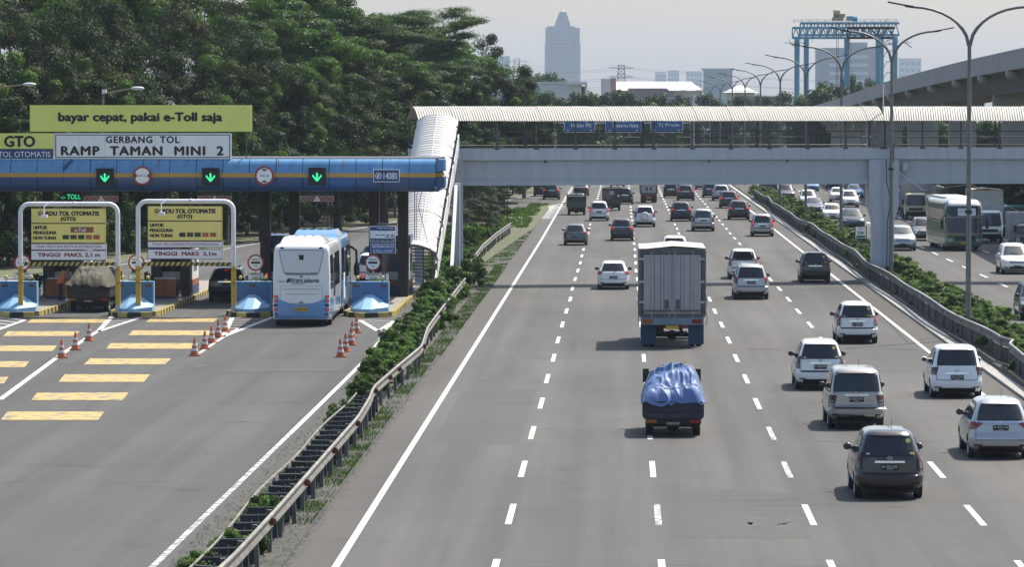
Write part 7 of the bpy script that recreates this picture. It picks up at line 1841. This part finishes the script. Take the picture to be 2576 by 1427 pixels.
MB().grid(lambda u, v: Vector((.02 + .26 * v + .205 * math.cos(2 * math.pi * u) * (1 - .15 * v), .225 * math.sin(2 * math.pi * u), .84 + .56 * v - .12 * math.cos(2 * math.pi * u) * v)), 16, 6).build('safety_vest', VEST, pr, smooth=60)
MB().ball((.385, 0, 1.625), .118, 12, 8, sc3=(1, .92, 1.02)).build('hair', HAIR, pr, smooth=60)
b = MB()
for s in (-1, 1): b.ball((.495, s * .035, 1.585), .012, 6, 4)
b.ball((.515, 0, 1.555), .02, 6, 4); b.build('face', SKIN, pr)
# ------------------------------------------------------------------ median lamps, kilometre sign, far side, distance
BLK = mat('lamp_head_black', (.03, .03, .032), .5)
def double_lamp(Y, x, label):
    t = thing('street_lamp', label, 'street lamp', (x, Y, .2), 0, 'double-armed street lamps along the median')
    t['label'] = label
    return t
b = MB(); b.tube([(0, 0, -.2), (0, 0, 6), (0, 0, 12.0)], [.125, .10, .08], 10); POLEM = b.mesh('pole', POLE, 60)
def arm_mesh(s):
    b = MB(); pts = [Vector((s * .03, 0, 11.9))]
    for k in range(9):
        a = k / 8; pts.append(Vector((s * (.05 + 2.3 * a ** 1.6), 0, 12.0 + 1.5 * math.sin(a * 1.5) ** .9)))
    b.tube(pts, [.075] * 4 + [.055] * 6, 8); return b.mesh('arm', POLE, 60), pts[-1]
AL, eL = arm_mesh(-1); AR, eR = arm_mesh(1)
def head_mesh(s, e):
    b = MB(); b.bar(e + Vector((-s * .05, 0, -.01)), e + Vector((s * .30, 0, .05)), .16, .10); b.bar(e + Vector((s * .28, 0, .06)), e + Vector((s * 1.0, 0, .20)), .22, .06); return b.mesh('lamp_head', BLK)
HL = head_mesh(-1, eL); HR = head_mesh(1, eR)
ORD = ['nearest', 'second', 'third', 'fourth', 'fifth', 'sixth', 'seventh', 'eighth', 'ninth', 'tenth', 'eleventh', 'twelfth']
for i in range(12):
    Y = [172, 226, 283, 340, 397, 454, 511, 570, 640, 715, 800, 900][i]; x = [XA(2437, 172), XA(2242, 226), XA(2116, 283), XA(2027, 340), XA(1962, 397), 15.0, 15.0, 15.0, 15.0, 15.0, 15.0, 15.0][i]
    t = double_lamp(Y, x, '%s double-armed street lamp along the median, counted from the camera' % ORD[i])
    for me in (POLEM, AL, AR, HL, HR): link(me.name.split('.')[0], me, t)
    if i < 2:
        MB().lathe([(.14, 5.0 + i), (.16, 5.05 + i), (.14, 5.15 + i)], 10).build('cable_clamp', BLACK, t)
b = MB()
for s in (-1, 1): b.tube([(14.35, 172, 6.4), (14.4, 200, 5.6), (14.5, 226, 6.4)] if s < 0 else [(14.35, 172, 6.4), (17.5, 186, 5.0), (22.5, 204, 3.4)], .018, 5)
tag(b.build('overhead_cables', BLACK), 'thin black cables strung from the nearest median lamp pole', 'cables')
x, y = G(2165, 655, .2); zt = ZA(569, y)
t = thing('kilometre_sign', 'small white kilometre sign reading 04 standing in the median bushes', 'sign', (x, y, 0))
w = .37; z0, z1 = ZA(601, y), ZA(568, y)
MB().box(-w, w, 0, .05, z0, z1).build('frame', BLACK, t); f = MB().box(-w + .05, w - .05, -.01, .0, z0 + .05, z1 - .05).build('face', SIGNW, t)
text(f, 'KM', 0, -.016, z1 - .17, .2, .1, INK, .01); text(f, '04', 0, -.016, (z0 + z1) / 2 - .02, .36, .22, INK, .02)
MB().box(-w + .09, w - .09, -.015, -.01, z0 + .08, z0 + .22).build('green_strip', mat('sign_green', (.03, .16, .08), .5), f); MB().tube([(0, .05, z0), (0, .05, .1)], .04, 6).build('post', STEEL, t)

# far side of the oncoming carriageway: barrier, bank, trees
b = MB(); b.prism([(-.3, -.05), (.3, -.05), (.12, .95), (-.12, .95)], 0, 420); o = b.build('concrete_barrier', CONC, None, (35.2, 200, 0)); tag(o, 'long grey concrete barrier beyond the oncoming lanes', 'barrier')
struct(MB().slab([(35.6, 200), (60, 200), (60, 700), (35.6, 700)], -.05, .5), 'bank', GRASSG)
for kd, px, py, Y, w, lb in (('broad', 2590, 462, 320, 1.0, 'dark tree at the right frame edge under the bridge'), ('mango', 2540, 455, 345, 1.0, 'dark tree under the bridge right of the nearest lamp pole'), ('mango', 2490, 452, 372, .9, 'dark tree under the bridge behind the truck with black tarp'), ('light', 2440, 470, 420, .8, 'small tree under the bridge behind the black tarpaulin')):
    t = ptree(kd, px, py - 60, Y, w, lb, None)
for i in range(26): tree('understory', 37 + random.uniform(0, 6), 300 + i * 9, random.uniform(.6, 1.0), random.uniform(.4, .8), 'scrubby bush on the bank beyond the oncoming lanes', 'scrub on the bank beyond the oncoming lanes')
grass('bank_grass', [(36, 46, 300, 600, 1)], 9000, .6, ['olive', 'fresh'], 9)
for i in range(15): tree('broad', 52 + random.uniform(-3, 8), 300 + i * 34, random.uniform(.8, 1.1), random.uniform(.6, .85), 'dark tree standing behind the viaduct piers', 'dark trees behind the viaduct piers')
# concrete viaduct climbing to the right behind the footbridge
VC = mat('viaduct_concrete', (.33, .325, .31), .85, var=.15, vscale=.3, detail=7)
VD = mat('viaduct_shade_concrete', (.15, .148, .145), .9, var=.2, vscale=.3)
vp = [(2720, 94, 262), (2640, 104, 288), (2575, 119, 312), (2400, 158, 375), (2230, 204, 455), (2100, 250, 570), (2030, 271, 700), (1990, 280, 850)]
VP = []
for a, c, Y in vp: xx, zz = AT(a, c, Y); VP.append(Vector((xx, Y, zz)))
VP = smooth(dense(VP, 12), 3)
vd = thing('viaduct', 'grey concrete viaduct ramp climbing to the right behind the footbridge', 'viaduct', (0, 0, 0))
prof = [(0, 0), (.25, 0), (.3, -.9), (.1, -1.0), (.1, -1.35), (1.6, -1.75), (2.3, -3.0), (6.7, -3.0), (7.4, -1.75), (8.9, -1.35), (8.9, 0), (8.65, 0), (8.65, -.9), (.35, -.9)]
def ribbon(P, prof, nm, m):
    b = MB(); n = len(prof); vs = []
    for i, p in enumerate(P):
        d = (P[min(i + 1, len(P) - 1)] - P[max(i - 1, 0)]); d.z = 0; d.normalize(); nn = Vector((d.y, -d.x, 0))
        for o, u in prof: vs.append(p + nn * o + Vector((0, 0, u)))
    b.add(vs, [(i * n + k, (i + 1) * n + k, (i + 1) * n + (k + 1) % n, i * n + (k + 1) % n) for i in range(len(P) - 1) for k in range(n)]); return b.build(nm, m, vd)
for i in range(0, len(VP) - 1, 3): ribbon(VP[i:i + 4], [(0, 0), (.25, 0), (.27, -1.5), (0, -1.5)], 'parapet', VC)
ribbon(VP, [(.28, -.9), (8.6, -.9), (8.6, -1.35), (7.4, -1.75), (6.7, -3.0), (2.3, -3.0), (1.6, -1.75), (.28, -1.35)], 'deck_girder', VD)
for i in range(1, len(VP) - 1, 2):
    p = VP[i]; MB().ball((p.x + .45, p.y, p.z - 1.75), .6, 10, 6, sc3=(1, 1.0, .8)).build('bracket', VC, vd, smooth=60)
for i in range(0, len(VP), 4):
    p = VP[i]
    if p.z > 5: MB().box(p.x + 3.2, p.x + 5.8, p.y - 1.0, p.y + 1.0, -.1, p.z - 2.95).box(p.x + 2.4, p.x + 6.6, p.y - 1.1, p.y + 1.1, p.z - 4.2, p.z - 2.98).build('pier', VC, vd)
# site walls and containers below the viaduct seen between the railings
for px0, px1, py0, py1, Y, c, lb in ((2185, 2262, 302, 380, 560, (.25, .25, .26), 'grey site hut under the viaduct seen through the railing'), (2310, 2360, 300, 380, 520, (.30, .30, .29), 'pale concrete pier form under the viaduct'), (2040, 2110, 322, 380, 760, (.10, .16, .24), 'bluish container stack beyond the railing')):
    x0, z1 = AT(px0, py0, Y); x1 = XA(px1, Y); t = thing('site_cabin', lb, 'site hut', ((x0 + x1) / 2, Y, 0)); w = (x1 - x0) / 2
    MB().box(-w, w, 0, 6, 0, z1).build('wall', mat('hut_%d' % px0, c, .7, var=.15), t); MB().box(-w - .1, w + .1, -.1, 6.1, z1, z1 + .2).build('roof', VD, t); MB().box(-w * .5, w * .1, -.05, 0, 1, 2.2).build('window', GLASS, t)
# blue overhead direction signs beyond the bridge
SB = mat('direction_blue', (.015, .10, .27), .5)
gy = 500.0
gt = thing('sign_gantry', 'grey overhead gantry carrying three blue direction signs beyond the footbridge', 'sign gantry', (0, gy, 0))
b = MB()
xl, xr = XA(1395, gy), XA(1742, gy); zt = ZA(283, gy); zc = ZA(330, gy)
for z in (zt - .6, zc + 1.0): b.bar((xl, .2, z), (xr, .2, z), .18)
n = 14
for k in range(n): b.bar((xl + (xr - xl) * k / n, .2, zt - .6), (xl + (xr - xl) * (k + 1) / n, .2, zc + 1.0), .08)
b.build('truss', GALV, gt)
for x in (xl, xr): MB().tube([(x, .3, 0), (x, .3, zt)], .2, 8).build('post', GALV, gt)
for p0, p1, l1, l2, lb in ((1419, 1497, 'Padang', 'Halim PK', 'left blue direction sign of three behind the footbridge railing'), (1523, 1614, 'Bandara', 'Soekarno Hatta', 'wide middle blue direction sign of three behind the footbridge railing'), (1637, 1718, 'Tol Cawang', 'Tj Priok', 'right blue direction sign of three behind the footbridge railing')):
    t = pboard('direction_sign', lb, p0, p1, 284, 333, gy, SB, SIGNW, fr=.05)
    ptext(t, l1, p0 + 14, p1 - 18, 296, 307, SIGNW, .01); ptext(t, l2, p0 + 18, p1 - 8, 310, 320, SIGNW, .01)
    b = MB()
    for q in (-.75, .75): b.prism([(q * t['w'], -t['h'] + .12), (q * t['w'] + .14, -t['h'] + .3), (q * t['w'] - .14, -t['h'] + .3)], -.02, -.01)
    b.build('arrow', SIGNW, t)
# distant jam
def mini(name, pcol):
    b = MB(); b.box(-.84, .84, -2.1, 2.1, .3, 1.0); b.prism([(-1.9, 1.0), (1.2, 1.0), (.6, 1.62), (-1.6, 1.62)], -.72, .72, 0, Matrix.Rotation(R(90), 4, 'Z') @ Matrix.Diagonal((1, 1, 1, 1)))
    b.box(-.66, .66, -1.93, -1.75, 1.08, 1.5, 1); b.box(-.7, .7, 1.0, 1.1, 1.05, 1.5, 1)
    for sx in (-.7, .7):
        for y in (-1.3, 1.3): b.box(sx - .1, sx + .1, y - .3, y + .3, 0, .6, 2)
    b.box(-.8, -.55, -2.13, -2.1, .75, .95, 3); b.box(.55, .8, -2.13, -2.1, .75, .95, 3)
    return b.mesh(name, [pcol, GLASS, RUBBER, REDLAMP])
MINI = [mini('distant_car', p) for p in (P_WHITE, P_SILVER, P_BLACK, P_GREY, P_WHITE)]
NM = ['white', 'silver', 'black', 'grey', 'white']
rj = random.Random(11)
for lane, xs, y0, n, st_, on in (('left', (-4.2, -.9, 2.6, 6.3, 10.1), 640, 26, 20, 0), ('right', (18.7, 22.3, 26, 29.6), 560, 30, 16, 1)):
    for i in range(n):
        for x in xs:
            if rj.random() < (.62 if on else .5):
                y = y0 + i * st_ + rj.uniform(-4, 4); k = rj.randrange(5)
                o = link('distant_car', MINI[k], None, (x + rj.uniform(-.3, .3), y, 0), (0, 0, math.pi if on else 0))
                tag(o, 'tiny %s car in the distant %s beyond the footbridge' % (NM[k], 'oncoming jam' if on else 'traffic ahead'), 'car', 'distant %s cars in the %s' % (NM[k], 'oncoming jam' if on else 'traffic ahead'))
# far trees
FT = 'far hazy trees beyond the footbridge'
for px, py, Y, w, lb in ((1350, 194, 1010, 1.7, 'hazy flat-topped tree left of the tall tower foot'), (1398, 188, 1040, 1.6, 'hazy tree before the foot of the tall tower'), (1345, 240, 620, .8, 'mid green tree in front of the grey hall left part'), (1390, 236, 640, .9, 'mid green tree in front of the grey hall middle'), (1440, 240, 600, .9, 'mid green tree in front of the grey hall right end'), (1490, 240, 700, .9, 'rounded hazy tree right of the grey hall'), (1540, 232, 760, 1.0, 'hazy tree before the white-roofed hall left'), (1590, 236, 720, .9, 'hazy tree before the white-roofed hall middle'), (1660, 242, 740, .8, 'hazy tree before the brown roof'), (1720, 245, 800, .8, 'hazy tree right of the brown roof'), (1790, 240, 820, .9, 'hazy tree left of the house with hipped roof'), (1850, 243, 800, .8, 'hazy tree in front of the house with hipped roof'), (1910, 244, 860, .7, 'hazy tree right of the house with hipped roof'), (1960, 235, 900, 1.0, 'hazy tree left of the gantry crane legs'), (2050, 228, 700, 1.0, 'dark green tree right of the gantry crane left legs'), (2085, 215, 720, 1.2, 'broad dark green tree under the gantry crane'), (2140, 195, 900, .7, 'dark tree standing up behind the viaduct under the crane'), (2190, 205, 950, 1.0, 'low tree behind the viaduct at the crane right legs')):
    ptree('far', px, py, Y, w, lb, None)
for i in range(34):
    Y = 480 + i * 26; px = 1275 + i * 6.2 + random.uniform(-10, 10)
    tree('far', -13 - random.uniform(0, 8), Y, random.uniform(.7, 1.0), random.uniform(.7, 1.1), 'green roadside tree beyond the footbridge on the left of the motorway', 'roadside trees beyond the footbridge')
for i in range(16):
    tree('far', 42 + random.uniform(0, 12), 760 + i * 60, random.uniform(.7, 1.1), None, 'hazy roadside tree beyond the oncoming jam', 'roadside trees beyond the oncoming jam')
# ------------------------------------------------------------------ buildings
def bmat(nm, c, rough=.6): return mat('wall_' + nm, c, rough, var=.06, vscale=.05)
def facade(t, x0, x1, z0, z1, yf, nx, nz, wm, fw=.6, fh=.5, nm='window'):
    me = MB().box(-.5, .5, -.08, .02, -.5, .5).mesh(nm, wm); dx = (x1 - x0) / nx; dz = (z1 - z0) / nz
    for i in range(nx):
        for j in range(nz): link(nm, me, t, (x0 + (i + .5) * dx, yf, z0 + (j + .5) * dz), None, (dx * fw, 1, dz * fh))
WB_ = mat('far_window', (.06, .08, .10), .15)
def building(label, px0, px1, pyt, Y, depth, m, nx=0, nz=0, fw=.6, fh=.5, cat='building', name='building', roof=None, zb=0, wm=None):
    x0, zt = AT(px0, pyt, Y); x1 = XA(px1, Y); w = (x1 - x0) / 2
    t = thing(name, label, cat, ((x0 + x1) / 2, Y, 0)); MB().box(-w, w, 0, depth, zb, zt).build('wall', m, t)
    MB().box(-w - .3, w + .3, -.3, depth + .3, zt, zt + max(.4, zt * .012)).build('parapet', roof or m, t)
    if nx: facade(t, -w, w, zt * .06, zt * .97, 0, nx, nz, wm or WB_, fw, fh)
    return t, w, zt
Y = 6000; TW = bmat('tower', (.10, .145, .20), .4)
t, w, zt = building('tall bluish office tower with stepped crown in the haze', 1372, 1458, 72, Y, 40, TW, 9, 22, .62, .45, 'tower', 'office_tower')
z1 = ZA(108, Y); MB().box(-w - 1, -w + 5, -1, 41, 0, z1).box(w - 5, w + 1, -1, 41, 0, z1).box(-w * .35, -w * .28, -.6, 1, 0, zt - 6).box(w * .40, w * .47, -.6, 1, 0, zt - 6).build('corner_shaft', bmat('tower_dark', (.10, .15, .20), .4), t)
sx = 86 / 2 / w
for k, (hw, pt) in enumerate(((22, 58), (19, 50), (15, 40), (12, 33), (9, 28))):
    hw = hw / sx; zz = ZA(pt, Y); zp = zt if k == 0 else ZA((72, 58, 50, 40, 33)[k], Y); MB().prism([(-hw, zp), (hw, zp), (hw * .86, zz), (-hw * .86, zz)], 20 - hw, 20 + hw).build('crown_tier', TW, t)
MB().lathe([(4.5, ZA(28, Y)), (2, ZA(25.5, Y)), (.4, ZA(23, Y))], 10, 0, Matrix.Translation((0, 20, 0))).build('crown_cap', bmat('cap', (.45, .28, .24)), t)
for q in (-.78, -.6, .6): MB().box(q * w - 3, q * w + 3, 15, 25, zt, zt + 4).build('roof_hut', TW, t)
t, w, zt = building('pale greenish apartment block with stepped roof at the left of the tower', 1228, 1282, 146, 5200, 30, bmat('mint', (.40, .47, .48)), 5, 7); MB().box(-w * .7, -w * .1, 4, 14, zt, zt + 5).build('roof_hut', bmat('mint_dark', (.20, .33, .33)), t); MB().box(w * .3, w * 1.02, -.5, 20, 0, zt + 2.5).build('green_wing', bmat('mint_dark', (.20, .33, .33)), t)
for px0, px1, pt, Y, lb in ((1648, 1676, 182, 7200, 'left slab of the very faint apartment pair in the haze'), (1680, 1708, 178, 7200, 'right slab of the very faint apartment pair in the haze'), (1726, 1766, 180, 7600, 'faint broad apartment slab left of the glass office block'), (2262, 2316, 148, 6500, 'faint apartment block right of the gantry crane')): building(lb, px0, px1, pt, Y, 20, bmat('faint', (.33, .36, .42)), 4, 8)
t, w, zt = building('teal glass office block with a flaring roof slab behind the street lamps', 1770, 1842, 178, 3600, 25, bmat('teal_glass', (.10, .22, .27), .25), 8, 7, .85, .75, wm=mat('teal_pane', (.07, .17, .21), .12)); MB().prism([(-w, zt), (w, zt), (w + 2.2, zt + 2.2), (-w - 2.2, zt + 2.2)], -1, 26).build('roof_slab', bmat('teal_dark', (.16, .24, .28)), t)
t, w, zt = building('wide grey-blue office block with light window bands under the gantry crane', 2054, 2222, 122, 3500, 25, bmat('office', (.19, .22, .28)), 0, 0)
for k in range(7): MB().box(-w * .62, w * .55, -.3, .1, zt * (.86 - k * .115), zt * (.91 - k * .115)).build('window_band', bmat('band', (.42, .46, .52)), t)
MB().box(-w * .14, w * .52, 4, 14, zt, ZA(106, 3500)).build('roof_block', bmat('office', (.19, .22, .28)), t)
t, w, zt = building('long plain grey hall behind the trees left of centre', 1308, 1462, 210, 930, 30, bmat('hall', (.60, .60, .61))); MB().box(w * .98, w * 1.18, 2, 12, 0, zt - .6).build('brick_end', bmat('brick', (.38, .20, .17)), t); MB().box(w * .55, w * 1.2, -1.5, 6, zt - .2, zt + .4).build('white_roof', bmat('white', (.7, .7, .7)), t); MB().box(w * 1.12, w * 1.20, 0, 2, zt - 4, zt).build('white_frame', bmat('white', (.7, .7, .7)), t)
# white-roofed halls right of it
Y = 1250; x0, zt = AT(1512, 208, Y); x1 = XA(1765, Y); w = (x1 - x0) / 2
t = thing('factory_hall', 'cream factory hall with a long bright white roof and brown lower roof', 'building', ((x0 + x1) / 2, Y, 0))
MB().box(-w, w, 0, 20, 0, zt - 2.2).build('wall', bmat('cream', (.52, .48, .36)), t); MB().add([(-w * .9, -2, zt - 2.2), (w * 1.02, -2, zt - 2.2), (w * .80, 10, zt + .4), (-w * .8, 10, zt + .4), (w * 1.02, 22, zt - 2.2), (-w * .9, 22, zt - 2.2), (-w * .9, -2, zt - 2.5), (w * 1.02, -2, zt - 2.5)], [(0, 1, 2, 3), (3, 2, 4, 5), (6, 7, 1, 0), (1, 4, 2), (0, 3, 5)]).build('white_roof', bmat('white', (.7, .7, .7)), t)
MB().prism([(-w * .50, zt - 4.4), (w * .50, zt - 4.4), (w * .30, zt - 1.6), (-w * .46, zt - 1.6)], -3, -1.2).build('brown_roof', bmat('brown_roof', (.18, .13, .13)), t); MB().box(-w * 1.0, -w * .80, -3, 4, 0, zt + 1.2).build('stair_tower', bmat('cream_tower', (.62, .60, .56)), t); MB().box(-w * .81, -w * .70, -3.2, 2, zt - 2.5, zt + 1.4).build('brick_panel', bmat('brick', (.38, .20, .17)), t)
MB().prism([(-w * .95, zt - 3.2), (-w * .62, zt - 3.0), (w * .05, zt - 6.6), (w * .03, zt - 6.9), (-w * .62, zt - 3.4), (-w * .95, zt - 3.6)], -5, -3.2).build('sloping_roof', bmat('white', (.7, .7, .7)), t); facade(t, -w * .4, w * .5, zt - 6.2, zt - 4.6, -.1, 8, 1, WB_)
MB().prism([(w * .1, zt - 6.2), (w * .9, zt - 5.2), (w * .75, zt - 4.2), (w * .35, zt - 4.2)], -6, -4).build('dormer_roof', bmat('grey_roof', (.3, .29, .30)), t)
t, w, zt = building('cream house with a white hipped roof behind the street lamps', 1828, 1898, 232, 1050, 8, bmat('cream', (.52, .48, .36)), 6, 2)
r = MB(); zr = ZA(214, 1050); r.add([(-w - .8, -1, zt), (w + .8, -1, zt), (w + .8, 9, zt), (-w - .8, 9, zt), (-w * .1, 4, zr), (w * .1, 4, zr)], [(0, 1, 5, 4), (1, 2, 5), (2, 3, 4, 5), (3, 0, 4)]); r.build('hipped_roof', bmat('white', (.7, .7, .7)), t)
building('low house with dull red roof right of the hipped house', 1850, 1975, 246, 940, 8, bmat('redroof', (.33, .24, .22)), 0, 0)
building('pale low sheds under the far trees', 1745, 1790, 240, 1150, 8, bmat('white', (.7, .7, .7)), 0, 0)
# pylons
def pylon(px, py, Y, label, hw=1.6):
    x, zt = AT(px, py, Y); t = thing('power_pylon', label, 'pylon', (x, Y, 0)); b = MB(); m = mat('pylon_steel', (.12, .13, .14), .6)
    def W(z): return np.interp(z, [0, zt * .6, zt], [hw * 2.4, hw * 1.1, hw * .8])
    n = 14
    for i in range(n):
        z0, z1 = zt * i / n, zt * (i + 1) / n; a, c = W(z0), W(z1)
        for y in (-1, 1):
            b.bar((-a, y * a, z0), (c, y * c, z1), .22); b.bar((a, y * a, z0), (-c, y * c, z1), .22); b.bar((-c, y * c, z1), (c, y * c, z1), .22)
            for s in (-1, 1): b.bar((s * a, y * a, z0), (s * c, y * c, z1), .4)
    b.build('lattice', m, t); b = MB()
    for f in (.66, .8, .95): b.bar((-hw * 3.4, 0, zt * f), (hw * 3.4, 0, zt * f), .35); b.bar((-hw * 3.4, 0, zt * f), (0, 0, zt * f + 1.6), .2); b.bar((hw * 3.4, 0, zt * f), (0, 0, zt * f + 1.6), .2)
    b.build('crossarm', m, t); return x, zt
xa, za = pylon(1563, 163, 2500, 'hazy lattice pylon left of the white-roofed hall', 2.2); xb, zb_ = pylon(1300, 147, 3800, 'faint lattice pylon between the apartment block and the tower', 3.0)
b = MB()
for f in (.66, .8, .95):
    for s in (-1, 1):
        P = [Vector((xb + s * 9, 3800, zb_ * f)).lerp(Vector((xa + s * 6, 2500, za * f)), k / 8) - Vector((0, 0, 6 * math.sin(math.pi * k / 8))) for k in range(9)]; b.tube(P, .08, 4)
        P = [Vector((xa + s * 6, 2500, za * f)).lerp(Vector((330 + s * 6, 2300, za * f * .8)), k / 8) - Vector((0, 0, 7 * math.sin(math.pi * k / 8))) for k in range(9)]; b.tube(P, .06, 4)
tag(b.build('power_lines', BLACK), 'thin power lines strung between the hazy pylons', 'power lines')
# gantry crane of the viaduct site
CB = mat('crane_blue', (.11, .29, .42), .5, var=.12, vscale=.3); CYEL = mat('winch_tan', (.33, .26, .15), .6)
Y = 800.0; cx = XA(2130, Y); gc_ = thing('gantry_crane', 'light blue lattice gantry crane rising behind the footbridge', 'gantry crane', (cx, Y, 0))
def gx(px): return XA(px, Y) - cx
def gz(py): return ZA(py, Y)
for px, dy in ((2004, 0), (2032, 8), (2250, 0), (2222, 8), (2208, 0), (2236, 8)):
    MB().tube([(gx(px), dy, 0), (gx(px), dy, gz(92))], .52, 10).build('leg', CB, gc_, smooth=60)
def truss(xa, xb, y, z0, z1, nm, n=14):
    b = MB()
    for z in (z0, z1): b.bar((xa, y, z), (xb, y, z), .45)
    for k in range(n):
        p, q = xa + (xb - xa) * k / n, xa + (xb - xa) * (k + 1) / n; m = (p + q) / 2
        b.bar((p, y, z0), (m, y, z1), .2); b.bar((m, y, z1), (q, y, z0), .2)
        b.bar((p, y, z0), (p, y, z1), .2)
    b.build(nm, CB, gc_)
truss(gx(1992), gx(2235), 0, gz(95), gz(70), 'lattice_girder'); truss(gx(2017), gx(2268), 9, gz(86), gz(56), 'lattice_girder')
for px in (1996, 2240): truss(0, 9, 0, gz(95), gz(70), 'end_truss', 3); bpy.data.objects[gc_.children[-1].name].matrix_local = Matrix.Translation((gx(px), 0, 0)) @ Matrix.Rotation(R(90), 4, 'Z')
b = MB()
for px in (1985, 2018, 2236, 2275): b.bar((gx(px), 0, gz(108)), (gx(px) + 1.4, 0, gz(120)), .15); b.box(gx(px) - 1.2, gx(px) + 1.2, -1.2, 1, gz(108), gz(107)); 
for k in range(14): x = gx(2000 + k * 20); b.bar((x, 9, gz(56)), (x, 9, gz(47)), .08)
b.bar((gx(2000), 9, gz(47)), (gx(2265), 9, gz(47)), .08); b.bar((gx(2000), 9, gz(51)), (gx(2265), 9, gz(51)), .06)
for k in range(5): b.bar((gx(1985 + k * 14), -1, gz(107)), (gx(1985 + k * 14), -1, gz(98)), .08); b.bar((gx(2232 + k * 12), -1, gz(107)), (gx(2232 + k * 12), -1, gz(98)), .08)
b.build('walkway', CB, gc_)
b = MB()
for k in range(10): z = 6 + k * 2.1; b.bar((gx(2208), 0, z), (gx(2222), 8, z), .15); b.bar((gx(2236), 8, z), (gx(2250), 0, z), .15); b.bar((gx(2222), 8, z), (gx(2236), 8, z + 2.1), .12)
b.build('stair_frame', CB, gc_)
w_ = MB(); w_.tube([(gx(2098), 4, gz(34)), (gx(2114), 4, gz(34))], 1.0, 12); w_.box(gx(2096), gx(2122), 2, 7, gz(50), gz(42)); w_.box(gx(2110), gx(2126), 2, 6, gz(42), gz(34)); w_.build('winch', CYEL, gc_)
w_ = MB(); w_.box(gx(2132), gx(2146), 2, 7, gz(50), gz(40)); w_.tube([(gx(2146), 4, gz(46)), (gx(2158), 4, gz(46))], .55, 10); w_.build('motor_house', CB, gc_)
b = MB()
for px in (2106, 2110, 2136, 2140): b.bar((gx(px), 4, gz(56)), (gx(px), 4, gz(225)), .09)
b.box(gx(2104), gx(2112), 3.5, 4.5, gz(232), gz(222)); b.build('hoist_rope', DARK, gc_)
# ------------------------------------------------------------------ haze: one closed box of thin air
hz = MB().box(-1500, 1600, -40, 10500, -1.2, 175).build('haze', [])
hz['kind'] = 'stuff'; hz['label'] = 'thin pale haze'
hm = bpy.data.materials.new('haze_air'); hm.use_nodes = True; nt = hm.node_tree
for n in list(nt.nodes):
    if n.type == 'BSDF_PRINCIPLED': nt.nodes.remove(n)
pv = nt.nodes.new('ShaderNodeVolumePrincipled'); pv.inputs['Color'].default_value = (.72, .84, 1.0, 1); pv.inputs['Density'].default_value = 0.00008; pv.inputs['Anisotropy'].default_value = 0.0
nt.links.new(pv.outputs['Volume'], nt.nodes['Material Output'].inputs['Volume'])
hz.data.materials.append(hm)
